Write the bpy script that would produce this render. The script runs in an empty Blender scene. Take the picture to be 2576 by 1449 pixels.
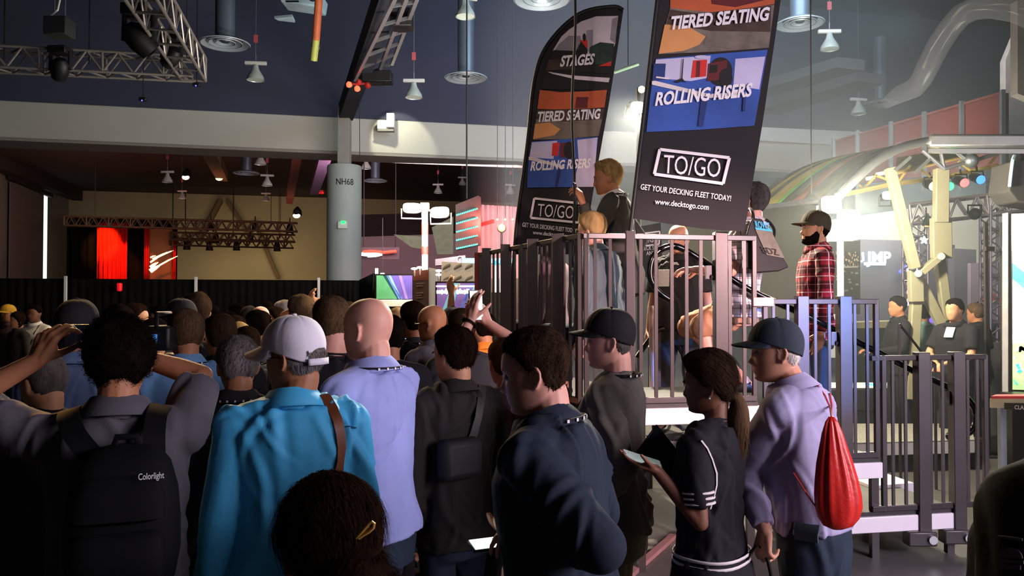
import bpy, math, random
import numpy as np
from mathutils import Vector, Matrix

# ------------------------------------------------------------------ camera, world, lights, exposure
SC = bpy.context.scene
COL = SC.collection
F, CX, CY, CAMZ = 1950.0, 1288.0, 724.5, 1.78
PITCH = math.atan(35.5 / F)
cam_d = bpy.data.cameras.new('camera')
cam_d.sensor_width = 36.0
cam_d.lens = F / 2576 * 36
cam_d.clip_start = 0.05
cam_d.clip_end = 300
cam = bpy.data.objects.new('camera', cam_d)
cam.location = (0, 0, CAMZ)
cam.rotation_euler = (math.pi / 2 + PITCH, 0, 0)
COL.objects.link(cam)
SC.camera = cam
SC.view_settings.view_transform = 'Standard'
SC.view_settings.look = 'None'
SC.view_settings.exposure = 0.0
SC.view_settings.gamma = 1.0
SC.view_settings.use_curve_mapping = False

W = bpy.data.worlds.new('hall_ambient')
SC.world = W
W.use_nodes = True
W.node_tree.nodes['Background'].inputs[0].default_value = (0.62, 0.66, 0.85, 1)
W.node_tree.nodes['Background'].inputs[1].default_value = 0.012


def P(px, py, y):
    """world point that the photograph shows at pixel px,py, at distance y"""
    u, v = (px - CX) / F, (CY - py) / F
    c, s = math.cos(PITCH), math.sin(PITCH)
    d = Vector((u, c - s * v, s + c * v))
    return Vector((0, 0, CAMZ)) + d * (y / d.y)


def lamp(kind, name, loc, energy, color, target=None, size=0.3, size_y=None, angle=60, blend=0.5):
    l = bpy.data.lights.new(name, kind)
    l.energy = energy
    l.color = color
    if kind == 'AREA':
        l.size = size
        if size_y:
            l.shape = 'RECTANGLE'
            l.size_y = size_y
    elif kind == 'SPOT':
        l.spot_size = math.radians(angle)
        l.spot_blend = blend
        l.shadow_soft_size = size
    else:
        l.shadow_soft_size = size
    o = bpy.data.objects.new(name, l)
    o.location = loc
    if target is not None:
        o.rotation_euler = (Vector(target) - Vector(loc)).to_track_quat('-Z', 'Y').to_euler()
    COL.objects.link(o)
    return o


TH = math.radians(12.65)          # the hall's own axes are turned against the camera
E1 = Vector((math.cos(TH), math.sin(TH), 0))
E2 = Vector((-math.sin(TH), math.cos(TH), 0))


def hall(a, b, z=0.0):
    return E1 * a + E2 * b + Vector((0, 0, z))


def _ray(px, py):
    return P(px, py, 1.0) - Vector((0, 0, CAMZ))


def HB(px, py, b):
    """point at pixel on the hall plane b (parallel to the beam wall)"""
    d = _ray(px, py)
    return Vector((0, 0, CAMZ)) + d * (b / d.dot(E2))


def HA(px, py, a):
    d = _ray(px, py)
    return Vector((0, 0, CAMZ)) + d * (a / d.dot(E1))


# big LED wall on the stand to the right of the photographer lights the crowd from the right
lamp('AREA', 'led_wall_light', (5.0, 0.7, 2.6), 430, (0.97, 0.84, 1.0), (0.0, 3.3, 1.3), 3.2, 2.0)
lamp('SPOT', 'pink_stage_light', (3.4, 0.6, 3.0), 3000, (1.0, 0.62, 0.62), (1.05, 5.15, 1.3), 0.12, angle=32, blend=0.8)
lamp('SPOT', 'blue_stage_light', (3.5, 1.6, 2.3), 1900, (0.05, 0.26, 1.0), (2.12, 5.3, 1.45), 0.06, angle=15, blend=0.6)
lamp('SPOT', 'lavender_stage_light', (4.2, 1.2, 2.0), 420, (0.72, 0.66, 1.0), (2.7, 5.45, 0.3), 0.1, angle=24, blend=0.7)
# work lights over the stage on the right and over the stand in the middle (lamp bodies are built further down)
FLOOD_R = P(2092, 515, 8.6)
FLOOD_R2 = P(2143, 545, 8.9)
FLOOD_M1, FLOOD_M2 = P(1037, 523, 14.0), P(1106, 534, 14.0)
lamp('POINT', 'floodlight_glow', FLOOD_R + Vector((-.05, -.25, 0)), 430, (1.0, 0.90, 0.66), size=0.14)
lamp('POINT', 'floodlight_glow', FLOOD_R2 + Vector((.05, -.25, 0)), 240, (1.0, 0.92, 0.72), size=0.12)
lamp('POINT', 'floodlight_glow', FLOOD_M1 + Vector((0, -.3, -.1)), 320, (1.0, 0.93, 0.86), size=0.16)
lamp('POINT', 'floodlight_glow', FLOOD_M2 + Vector((0, -.3, -.1)), 320, (1.0, 0.93, 0.86), size=0.16)
lamp('SPOT', 'worklight_glow', P(1603, 270, 7.6) + Vector((0, -.1, -.1)), 1500, (1.0, 0.88, 0.68), P(1480, 560, 6.1), 0.06, angle=120, blend=0.5)
# hall: blue wash over the upper wall, warm ceiling light on the left crowd, light in the exhibit area on the right
lamp('AREA', 'upper_wall_wash', hall(8, 14, 9.5), 760, (0.62, 0.78, 1.0), hall(11.5, 25, 8.4), 7, 2)
lamp('AREA', 'beam_wash', hall(3, 13, 3.6), 560, (1.0, 0.95, 0.88), hall(4, 25, 7.2), 5, 1.5)
lamp('AREA', 'exhibit_wash', hall(9.0, 13, 5.0), 420, (1.0, 0.98, 0.90), hall(10, 22, 3.0), 5, 3)
lamp('POINT', 'exhibit_glow', P(2380, 470, 13.5), 220, (1.0, 0.96, 0.78), size=0.5)
lamp('SPOT', 'cyan_wash', hall(8, 9, 5.5), 600, (0.62, 0.95, 1.0), hall(-3, 20, 8.6), 0.3, angle=60, blend=0.8)
lamp('AREA', 'crowd_warm', (-3.6, 11.0, 5.2), 330, (1.0, 0.72, 0.40), (-2.0, 6.0, 1.4), 2.0, 1.0)
lamp('SPOT', 'orange_side', (-2.9, 4.9, 2.9), 330, (1.0, 0.50, 0.16), (-1.5, 2.35, 1.55), 0.2, angle=24, blend=0.8)
lamp('SPOT', 'added_front_fill', (-1.5, 0.5, 4.6), 420, (1.0, 0.84, 0.78), (0.55, 5.9, 2.6), 0.25, angle=34, blend=0.9)  # unseen fill spot added to light the suited man and the flags
# neighbouring hall: yellow stage wash on the end wall, red light under its ceiling
lamp('AREA', 'stage_yellow_wash', hall(-6, 60, 4.5), 430, (1.0, 0.82, 0.48), hall(-5, 68, 1.5), 9, 1.5)
lamp('AREA', 'hall_red_wash', hall(-9, 44, 3.0), 420, (1.0, 0.38, 0.25), hall(-9, 48, 12.5), 12, 8)
lamp('AREA', 'left_wall_wash', hall(-12, 45, 9.0), 420, (1.0, 0.75, 0.62), hall(-21, 46, 4.0), 5, 5)
lamp('AREA', 'far_stand_wash', P(1110, 470, 30) + Vector((0, -4, 0)), 1500, (1.0, 0.68, 0.74), P(1080, 560, 42), 6, 3)
# ------------------------------------------------------------------ helpers
RND = random.Random(7)


def lin(c):
    """'#rrggbb' or 0-255 triple -> linear rgb"""
    if isinstance(c, str):
        c = [int(c[i:i + 2], 16) for i in (1, 3, 5)]
    out = []
    for v in c:
        v = v / 255
        out.append(v / 12.92 if v <= 0.04045 else ((v + 0.055) / 1.055) ** 2.4)
    return out


_mats = {}


def mat(name, col, rough=0.7, metal=0.0, var=0.12, vscale=6.0, bump=0.0, bscale=40.0, emit=0.0, ecol=None, spec=0.4, stretch=None, sheen=0.0, alpha=1.0):
    if name in _mats:
        return _mats[name]
    m = bpy.data.materials.new(name)
    m.use_nodes = True
    nt = m.node_tree
    b = nt.nodes['Principled BSDF']
    c = lin(col)
    tc = nt.nodes.new('ShaderNodeTexCoord')
    src = tc.outputs['Object']
    if stretch:
        mp = nt.nodes.new('ShaderNodeMapping')
        mp.inputs['Scale'].default_value = stretch
        nt.links.new(src, mp.inputs['Vector'])
        src = mp.outputs['Vector']
    if var > 0:
        n = nt.nodes.new('ShaderNodeTexNoise')
        n.inputs['Scale'].default_value = vscale
        n.inputs['Detail'].default_value = 5
        nt.links.new(src, n.inputs['Vector'])
        r = nt.nodes.new('ShaderNodeValToRGB')
        r.color_ramp.elements[0].position = 0.3
        r.color_ramp.elements[1].position = 0.7
        r.color_ramp.elements[0].color = [x * (1 - var) for x in c] + [1]
        r.color_ramp.elements[1].color = [min(1, x * (1 + var)) for x in c] + [1]
        nt.links.new(n.outputs['Fac'], r.inputs['Fac'])
        nt.links.new(r.outputs['Color'], b.inputs['Base Color'])
    else:
        b.inputs['Base Color'].default_value = c + [1]
    if bump > 0:
        n2 = nt.nodes.new('ShaderNodeTexNoise')
        n2.inputs['Scale'].default_value = bscale
        n2.inputs['Detail'].default_value = 4
        nt.links.new(src, n2.inputs['Vector'])
        bp = nt.nodes.new('ShaderNodeBump')
        bp.inputs['Strength'].default_value = bump
        bp.inputs['Distance'].default_value = 0.01
        nt.links.new(n2.outputs['Fac'], bp.inputs['Height'])
        nt.links.new(bp.outputs['Normal'], b.inputs['Normal'])
    b.inputs['Roughness'].default_value = rough
    b.inputs['Metallic'].default_value = metal
    b.inputs['Specular IOR Level'].default_value = spec
    if sheen:
        b.inputs['Sheen Weight'].default_value = sheen
    if emit > 0:
        b.inputs['Emission Color'].default_value = lin(ecol or col) + [1]
        b.inputs['Emission Strength'].default_value = emit
    _mats[name] = m
    return m


def tag(o, label=None, cat=None, group=None, kind=None):
    if label:
        o['label'] = label
    if cat:
        o['category'] = cat
    if group:
        o['group'] = group
    if kind:
        o['kind'] = kind
    return o


def wpos(o):
    v = Vector(o.location)
    while o.parent is not None:
        o = o.parent
        v += Vector(o.location)
    return v


def empty(name, loc, label=None, cat=None, group=None):
    o = bpy.data.objects.new(name, None)
    o.empty_display_size = 0.1
    o.location = loc
    COL.objects.link(o)
    return tag(o, label, cat, group)


class MB:
    """collects shapes in world coordinates and links them as one mesh object"""

    def __init__(self):
        self.v, self.f, self.m = [], [], []
        self.cur = 0

    def add(self, verts, faces, mi=None):
        o = len(self.v)
        self.v.extend([tuple(p) for p in verts])
        self.f.extend([tuple(i + o for i in f) for f in faces])
        self.m.extend([self.cur if mi is None else mi] * len(faces))
        return self

    def box(self, c, s, R=None):
        c = Vector(c)
        hx, hy, hz = s[0] / 2, s[1] / 2, s[2] / 2
        vs = [Vector((x, y, z)) for z in (-hz, hz) for y in (-hy, hy) for x in (-hx, hx)]
        if R is not None:
            vs = [R @ v for v in vs]
        return self.add([c + v for v in vs], [(0, 2, 3, 1), (4, 5, 7, 6), (0, 1, 5, 4), (2, 6, 7, 3), (0, 4, 6, 2), (1, 3, 7, 5)])

    def bar(self, p0, p1, w, h=None, up=(0, 0, 1)):
        p0, p1 = Vector(p0), Vector(p1)
        h = h or w
        d = p1 - p0
        L = d.length
        d.normalize()
        u = Vector(up)
        if abs(d.dot(u)) > 0.98:
            u = Vector((0, 1, 0))
        s = d.cross(u).normalized()
        t = s.cross(d)
        R = Matrix((s, d, t)).transposed()
        return self.box((p0 + p1) / 2, (w, L, h), R)

    def quad(self, a, b, c, d):
        return self.add([a, b, c, d], [(0, 1, 2, 3)])

    def slab(self, pts, th):
        """polygon (list of points) extruded by vector th"""
        n = len(pts)
        th = Vector(th)
        vs = [Vector(p) for p in pts] + [Vector(p) + th for p in pts]
        fs = [tuple(range(n - 1, -1, -1)), tuple(range(n, 2 * n))]
        fs += [(i, (i + 1) % n, (i + 1) % n + n, i + n) for i in range(n)]
        return self.add(vs, fs)

    def loft(self, rings, cap=True, closed=False):
        n = len(rings[0])
        vs = [p for r in rings for p in r]
        fs = []
        k = len(rings)
        for i in range(k - 1 if not closed else k):
            a, b = i * n, ((i + 1) % k) * n
            for j in range(n):
                j2 = (j + 1) % n
                fs.append((a + j, a + j2, b + j2, b + j))
        if cap and not closed:
            fs.append(tuple(range(n - 1, -1, -1)))
            fs.append(tuple(range((k - 1) * n, k * n)))
        return self.add(vs, fs)

    def tube(self, pts, r, n=8, cap=True, closed=False, flat=1.0, upv=None):
        pts = [Vector(p) for p in pts]
        k = len(pts)
        rs = [r] * k if not hasattr(r, '__len__') else list(r)
        u = None
        rings = []
        for i in range(k):
            if closed:
                d = pts[(i + 1) % k] - pts[i - 1]
            else:
                d = pts[min(i + 1, k - 1)] - pts[max(i - 1, 0)]
            if d.length < 1e-9:
                d = Vector((0, 0, 1))
            d.normalize()
            if u is None:
                u = Vector(upv) if upv is not None else (Vector((0, 0, 1)) if abs(d.z) < 0.9 else Vector((0, 1, 0)))
            u = u - d * u.dot(d)
            if u.length < 1e-6:
                u = d.orthogonal()
            u.normalize()
            s = d.cross(u)
            rings.append([pts[i] + (u * math.cos(2 * math.pi * j / n) * flat + s * math.sin(2 * math.pi * j / n)) * rs[i] for j in range(n)])
        return self.loft(rings, cap, closed)

    def cap(self, p0, p1, r0, r1=None, n=12, m=4):
        """capsule with hemispherical ends"""
        p0, p1 = Vector(p0), Vector(p1)
        r1 = r0 if r1 is None else r1
        d = p1 - p0
        d = d.normalized() if d.length > 1e-9 else Vector((0, 0, 1))
        pts, rs = [], []
        for i in range(m):
            a = math.pi / 2 * (1 - i / m) * 0.96
            pts.append(p0 - d * r0 * math.sin(a))
            rs.append(r0 * math.cos(a))
        pts += [p0, p1]
        rs += [r0, r1]
        for i in range(1, m + 1):
            a = math.pi / 2 * i / m * 0.96
            pts.append(p1 + d * r1 * math.sin(a))
            rs.append(r1 * math.cos(a))
        return self.tube(pts, rs, n)

    def ball(self, c, r, R=None, n=16, m=10):
        c = Vector(c)
        r = (r, r, r) if not hasattr(r, '__len__') else r
        rings = []
        for i in range(m):
            a = math.pi * (i + 0.5) / m
            ring = []
            for j in range(n):
                t = 2 * math.pi * j / n
                v = Vector((r[0] * math.sin(a) * math.cos(t), r[1] * math.sin(a) * math.sin(t), -r[2] * math.cos(a)))
                ring.append(c + (R @ v if R is not None else v))
            rings.append(ring)
        return self.loft(rings)

    def lathe(self, c, prof, n=24, R=None, cap=True):
        c = Vector(c)
        rings = []
        for (r, z) in prof:
            ring = []
            for j in range(n):
                t = 2 * math.pi * j / n
                v = Vector((r * math.cos(t), r * math.sin(t), z))
                ring.append(c + (R @ v if R is not None else v))
            rings.append(ring)
        return self.loft(rings, cap)

    def grid(self, fn, nu, nv):
        vs = [fn(i / nu, j / nv) for j in range(nv + 1) for i in range(nu + 1)]
        fs = [(j * (nu + 1) + i, j * (nu + 1) + i + 1, (j + 1) * (nu + 1) + i + 1, (j + 1) * (nu + 1) + i) for j in range(nv) for i in range(nu)]
        return self.add(vs, fs)

    def mesh(self, name, off=(0, 0, 0)):
        me = bpy.data.meshes.new(name)
        off = Vector(off)
        me.from_pydata([tuple(Vector(p) - off) for p in self.v], [], self.f)
        if any(self.m):
            me.polygons.foreach_set('material_index', self.m)
        return me

    def build(self, name, mats, parent=None, smooth=True, loc=None, bevel=0.0, solid=0.0, angle=38):
        off = wpos(parent) if parent is not None else Vector((0, 0, 0))
        if loc is not None:
            off = Vector(loc)
        me = self.mesh(name, off)
        for m in (mats if isinstance(mats, (list, tuple)) else [mats]):
            me.materials.append(m)
        o = bpy.data.objects.new(name, me)
        COL.objects.link(o)
        if parent is not None:
            o.parent = parent
            if loc is not None:
                o.location = Vector(loc) - wpos(parent)
        elif loc is not None:
            o.location = loc
        fix(me)
        if smooth:
            me.shade_smooth()
            me.set_sharp_from_angle(angle=math.radians(angle))
        if solid:
            s = o.modifiers.new('thickness', 'SOLIDIFY')
            s.thickness = solid
            s.offset = 0
        if bevel:
            b = o.modifiers.new('edge', 'BEVEL')
            b.width = bevel
            b.segments = 2
            b.limit_method = 'ANGLE'
        return o


def fix(me):
    import bmesh
    bm = bmesh.new()
    bm.from_mesh(me)
    bmesh.ops.recalc_face_normals(bm, faces=bm.faces)
    bm.to_mesh(me)
    bm.free()
    me.update()


def dup(root, loc, label=None, rotz=None):
    r = root.copy()
    COL.objects.link(r)
    r.location = loc
    if rotz is not None:
        r.rotation_euler = (0, 0, rotz)
    if label:
        r['label'] = label
    for ch in list(root.children):
        c = ch.copy()
        COL.objects.link(c)
        c.parent = r
        for g in ch.children:
            d = g.copy()
            COL.objects.link(d)
            d.parent = c
    return r


def struct(name, mb, m, **k):
    o = mb.build(name, m, **k)
    o['kind'] = 'structure'
    return o


_txt = {}


def text_geo(s, bold=0.0, shear=0.0):
    """flat outline mesh of a line of lettering: numpy verts, faces, width, cap height"""
    key = (s, bold, shear)
    if key in _txt:
        return _txt[key]
    cu = bpy.data.curves.new('lettering', 'FONT')
    cu.body = s
    cu.size = 1
    cu.offset = bold
    cu.shear = shear
    cu.resolution_u = 3
    o = bpy.data.objects.new('lettering', cu)
    COL.objects.link(o)
    dg = bpy.context.evaluated_depsgraph_get()
    me = bpy.data.meshes.new_from_object(o.evaluated_get(dg))
    v = np.array([x.co[:] for x in me.vertices]).reshape(-1, 3)
    f = [tuple(p.vertices) for p in me.polygons]
    bpy.data.objects.remove(o)
    bpy.data.curves.remove(cu)
    bpy.data.meshes.remove(me)
    x0, x1 = v[:, 0].min(), v[:, 0].max()
    v[:, 0] -= x0
    _txt[key] = (v, f, x1 - x0, 0.72)
    return _txt[key]


def lettering(s, start, end, up, m, parent, name='lettering', bold=0.0, shear=0.0, label=None, lift=0.0):
    """lettering whose baseline runs start..end and whose capitals reach start+up"""
    v, f, w, ch = text_geo(s, bold, shear)
    start, end, up = Vector(start), Vector(end), Vector(up)
    ex = (end - start) / w
    ey = up / ch
    n = ex.cross(ey).normalized()
    mb = MB()
    mb.add([start + ex * p[0] + ey * p[1] + n * lift for p in v], f)
    o = mb.build(name, m, parent, smooth=False)
    if label:
        o['label'] = label
    return o


# shared materials
BLACK = mat('black_powder_coat', '#16130f', 0.35, 0.3, spec=0.5)
STEEL = mat('painted_black_steel', '#3c3635', 0.38, 0.35, var=0.08, spec=0.5)
ALU = mat('brushed_aluminium', '#b9bbbd', 0.35, 0.9, var=0.08)
GALV = mat('galvanised_steel', '#8f979c', 0.4, 0.8, var=0.15, vscale=3)
WHITE = mat('white_paint', '#d6d4cf', 0.6, var=0.04)
DARKCLOTH = mat('black_drape_cloth', '#15120f', 0.95, var=0.2, vscale=3, bump=0.3, bscale=90)
PRINTWHITE = mat('white_print', '#e6dfe2', 0.7, var=0.0)
# ------------------------------------------------------------------ the setting
floor_m = mat('polished_concrete', '#4d4a47', 0.42, var=0.28, vscale=0.7, bump=0.08, bscale=25)
navy_m = mat('navy_wall_paint', '#3b3e50', 0.85, var=0.10, vscale=0.25)
beam_m = mat('pale_grey_paint', '#b4b2a8', 0.75, var=0.04, vscale=0.5)
ceil_m = mat('dark_ceiling_paint', '#1c2029', 0.9, var=0.25, vscale=0.4)
farceil_m = mat('dark_brown_ceiling', '#2a1f1b', 0.9, var=0.3, vscale=0.6)
farwall_m = mat('ochre_end_wall', '#94866a', 0.85, var=0.10, vscale=0.3)
grey_m = mat('grey_panel_wall', '#6f6862', 0.85, var=0.12, vscale=0.4)
pink_m = mat('mauve_wall', '#9c8288', 0.85, var=0.06, vscale=0.4)

CEIL = 12.5
m = MB()
pts = [hall(-24, -4), hall(34, -4), hall(34, 72), hall(-24, 72)]
m.slab(pts, (0, 0, -0.2))
struct('floor', m, floor_m)
m = MB()
m.slab([hall(-24, -4, CEIL), hall(34, -4, CEIL), hall(34, 26, CEIL), hall(-24, 26, CEIL)], (0, 0, .25))
struct('ceiling', m, ceil_m)
m = MB()
m.slab([hall(-24, 26.2, 10.7), hall(34, 26.2, 10.7), hall(34, 72, 10.7), hall(-24, 72, 10.7)], (0, 0, .25))
struct('ceiling', m, farceil_m)

# upper wall and beam over the opening to the neighbouring hall
BT, BB = 7.62, 6.54
m = MB()
m.slab([hall(-23, 25.06, BT), hall(34, 25.06, BT), hall(34, 25.06, CEIL), hall(-23, 25.06, CEIL)], E2 * .9)
struct('wall_front', m, navy_m)
m = MB()
m.slab([hall(-23, 25.0, BB), hall(34, 25.0, BB), hall(34, 25.0, BT), hall(-23, 25.0, BT)], E2 * 1.1)
struct('trim_1', m, beam_m, bevel=.03)
m = MB()
m.slab([hall(-23, 24.92, BB - .10), hall(34, 24.92, BB - .10), hall(34, 24.92, BB - .02), hall(-23, 24.92, BB - .02)], E2 * 1.2)
struct('trim_2', m, mat('beam_lower_edge', '#8a837b', .6, var=.05))
m = MB()   # second, higher white strip at the right
m.slab([HB(1880, 318, 24.8), HB(2260, 336, 24.8), HB(2260, 372, 24.8), HB(1880, 352, 24.8)], E2 * .3)
struct('trim_3', m, mat('white_fascia', '#c9c8c6', .7, var=.03))
# steel column standing before the beam
CPOS = HB(865, 760, 24.0)
CPOS.z = 0
CR = 86 / 2 / F * CPOS.y
m = MB()
ctop = P(865, 418, CPOS.y).z
m.lathe((CPOS.x, CPOS.y, 0), [(CR, 0), (CR, ctop - .06), (CR * .97, ctop), (CR * .3, ctop + .01)], 40)
struct('pillar', m, mat('column_paint', '#9aa09c', .6, var=.04, vscale=.6))
m = MB()
m.bar((CPOS.x, CPOS.y, ctop), (CPOS.x, CPOS.y, P(865, 272, CPOS.y).z), .36)
struct('pillar', m, mat('column_upper_paint', '#8b8882', .7, var=.05), bevel=.02)
m = MB()
m.bar(P(868, 280, CPOS.y) + Vector((0, .1, 0)), P(985, -40, 14.5), .42, .5)
struct('beam', m, ceil_m)
# lettering wrapped round the column
v, f, w, ch = text_geo('NH68', 0.012, 0)
m = MB()
bz = P(868, 464, CPOS.y - CR).z
a0 = math.atan2(-CPOS.y, -CPOS.x)
tw = 43 / F * CPOS.y
m.add([(CPOS.x + (CR + .006) * math.cos(a0 + (p[0] / w - .47) * tw / CR), CPOS.y + (CR + .006) * math.sin(a0 + (p[0] / w - .47) * tw / CR), bz + p[1] / ch * .19) for p in v], f)
o = m.build('column_sign', mat('black_ink', '#141414', .6, var=0), smooth=False)
tag(o, 'black NH68 lettering painted on the round grey column', 'sign')
# exit signal box on the column
e = empty('signal_box', P(862, 566, CPOS.y - CR - .02), 'small white box with a green light on the grey column', 'signal')
m = MB().box(P(862, 566, CPOS.y - CR - .01), (.28, .12, .22))
m.build('housing', WHITE, e, bevel=.02)
m = MB().box(P(863, 559, CPOS.y - CR - .08), (.13, .03, .08))
m.build('light', mat('green_signal', '#20ff60', .5, var=0, emit=3.0), e, bevel=.01)

# neighbouring hall
m = MB()
m.slab([hall(-24, 68, 0), hall(34, 68, 0), hall(34, 68, CEIL), hall(-24, 68, CEIL)], E2 * .3)
struct('wall_back', m, farwall_m)
m = MB()
m.slab([hall(-21, 24, 0), hall(-21, 68, 0), hall(-21, 68, CEIL), hall(-21, 24, CEIL)], E1 * -.3)
struct('wall_left', m, grey_m)
for px in (20, 62):   # panel joints
    pass
m = MB()
for b in (30, 36, 42, 48, 54, 60):
    m.slab([hall(-20.98, b, 0), hall(-20.98, b + .12, 0), hall(-20.98, b + .12, 11.4), hall(-20.98, b, 11.4)], E1 * .06)
struct('trim_4', m, mat('dark_joint', '#2c2724', .8, var=.05))
m = MB()
m.slab([hall(-20.7, 26, 9.9), hall(-20.7, 68, 9.9), hall(-20.7, 68, 10.69), hall(-20.7, 26, 10.69)], E1 * .7)
struct('trim_5', m, mat('dark_soffit', '#241c19', .9, var=.1))
# tall lit gap of a door in the left wall
pt = HA(112, 487, -20.9)
pb = HA(112, 715, -20.9)
q0, q1 = HA(107, 600, -20.9), HA(117, 600, -20.9)
m = MB()
m.slab([(q0.x, q0.y, 0), (q1.x, q1.y, 0), (q1.x, q1.y, pt.z), (q0.x, q0.y, pt.z)], E1 * .04)
o = struct('door_1', m, mat('daylight_gap', '#e9fff0', .5, var=0, emit=1.6))
m = MB()
q0, q1 = HA(22, 600, -20.8), HA(106, 600, -20.8)
m.slab([(q0.x, q0.y, 0), (q1.x, q1.y, 0), (q1.x, q1.y, pt.z - .1), (q0.x, q0.y, pt.z - .1)], E1 * .08)
struct('door_2', m, mat('grey_hall_door', '#5f5953', .8, var=.08))
m = MB()
m.slab([HA(20, 452, -20.7), HA(124, 497, -20.7), HA(124, 488, -20.7), HA(20, 436, -20.7)], E1 * .25)
struct('trim_6', m, mat('dark_track', '#1a1614', .8, var=.05))
m = MB()
for (a, b) in ((556, 505), (572, 505)):
    m.bar(HB(a, b, 67.6), HB(505 if a < 560 else 632, 600, 67.6), .7, .3)
m.bar(HB(640, 560, 67.6), HB(700, 700, 67.6), .6, .3)
struct('trim_7', m, mat('brown_diagonal', '#5d4a33', .8, var=.08))  # brown diagonal bars in front of the end wall
# end wall service panels
for px, w in ((170, 440),):
    pass
# right-hand hall wall
m = MB()
m.slab([hall(33, -4, 0), hall(33, 25, 0), hall(33, 25, CEIL), hall(33, -4, CEIL)], E1 * .3)
struct('wall_right', m, mat('beige_wall', '#b9aea4', .85, var=.06))
# mauve partition and red-lit drape behind the middle stand
m = MB()
m.slab([HB(905, 596, 44), HB(1215, 585, 44), HB(1215, 790, 44), HB(905, 790, 44)], E2 * .2)
struct('partition', m, pink_m)
m = MB()
m.slab([HB(905, 540, 60), HB(1320, 530, 60), HB(1320, 640, 60), HB(905, 640, 60)], E2 * .2)
struct('partition', m, mat('dark_mauve', '#4a3c40', .9, var=.1))
BLACKDRAPE = mat('fence_drape_cloth', '#0b0908', .95, var=.2, vscale=3, spec=.1)
# ------------------------------------------------------------------ overhead: trusses, lamps, ducts, trays
TRUSS = mat('truss_aluminium', '#8d8780', .45, .6, var=.1)
TRUSSDARK = mat('dark_truss', '#4a3a2c', .6, .3, var=.1)


FIXW = mat('steel_wire', '#1d1c1c', .6, var=0)


def truss(label, p0, p1, s, rt, m, nseg, group=None, hang=None, ladder=False):
    p0, p1 = Vector(p0), Vector(p1)
    d = (p1 - p0)
    L = d.length
    d.normalize()
    u = Vector((0, 0, 1))
    r = d.cross(u).normalized()
    u = r.cross(d)
    root = empty('truss', p0, label, 'truss', group)
    cs = [(r * a + u * b) * s / 2 for a in (-1, 1) for b in (-1, 1)]
    for c in cs:
        MB().tube([p0 + c, p1 + c], rt, 8).build('chord', m, root)
    mb = MB()
    st = L / nseg
    for i in range(nseg):
        a, b = p0 + d * st * i, p0 + d * st * (i + 1)
        if i % 2:
            a, b = b, a
        for (c0, c1) in ((cs[0], cs[1]), (cs[2], cs[3]), (cs[0], cs[2]), (cs[1], cs[3])):
            if ladder and (c0, c1) == (cs[0], cs[2]):
                mb.tube([a + c0, a + c1], rt * .8, 6)
            elif ladder and (c0, c1) == (cs[1], cs[3]):
                mb.tube([a + c0, a + c1], rt * .8, 6)
            else:
                mb.tube([a + c0, b + c1], rt * .7, 6)
        for (c0, c1) in ((cs[0], cs[1]), (cs[2], cs[3])):
            if i % 4 == 0:
                mb.tube([a + c0, a + c1], rt * .9, 6)
    mb.build('bracing', m, root)
    if hang:
        for t in (.12, .5, .88):
            q = p0.lerp(p1, t)
            MB().tube([q, (q.x, q.y, hang)], rt * .4, 6).build('hanging_wire', FIXW, root)
    return root


K = P(487, 174, 15.6)
truss('long lighting truss running to the left under the ceiling', P(-60, 146, 14.45), K, .40, .028, TRUSS, 14, hang=CEIL)
truss('ladder-like lighting truss running up from the corner toward the viewer', K, K - E2 * 6.0, .46, .03, TRUSS, 16, ladder=True, hang=CEIL)
truss('red-lit lighting truss over the far dark stage drape', HB(165, 556, 52), HB(748, 572, 52), .55, .05, TRUSSDARK, 44, hang=10.7)
truss('second far truss, carrying three spotlights before the ochre wall', HB(428, 594, 56), HB(742, 600, 56), .5, .05, TRUSSDARK, 26, hang=10.7)
truss('lowest far truss before the ochre wall, with a row of spotlights', HB(428, 608, 60), HB(738, 616, 60), .5, .05, TRUSSDARK, 26, hang=10.7)


# high-bay lamps
def bell(loc, s=1.0, wire=3.0):
    e = empty('hanging_lamp', loc)
    x, y, z = loc
    prof = [(.055, .34), (.07, .30), (.09, .22), (.15, .12), (.205, .03), (.225, -.06), (.22, -.06), (.20, .02), (.14, .11), (.08, .2), (.05, .3)]
    MB().lathe(loc, prof, 24, cap=False).build('lamp_shade', mat('bell_reflector', '#b9c4bd', .3, .35, var=.05), e)
    MB().lathe((x, y, z - .045), [(.001, 0), (.20, .0), (.20, .012), (.001, .014)], 24).build('lens', mat('bell_lens', '#cfe0d4', .25, var=0), e)
    MB().box((x, y, z + .385), (.56, .10, .09)).build('ballast', mat('ballast_paint', '#b4b4b0', .55, var=.04), e, bevel=.02)
    m = MB()
    m.tube([(x, y, z + .42), (x, y, z + .60)], .018, 8)
    m.tube([(x, y, z + .60), (x, y, z + wire)], .007, 6)
    m.build('stem', mat('lamp_stem', '#6d6f70', .5, .5), e)
    MB().box((x, y, z + 1.02), (.10, .04, .20)).build('tag', mat('red_tag', '#a5474c', .7, var=.05), e)
    return e


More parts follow.
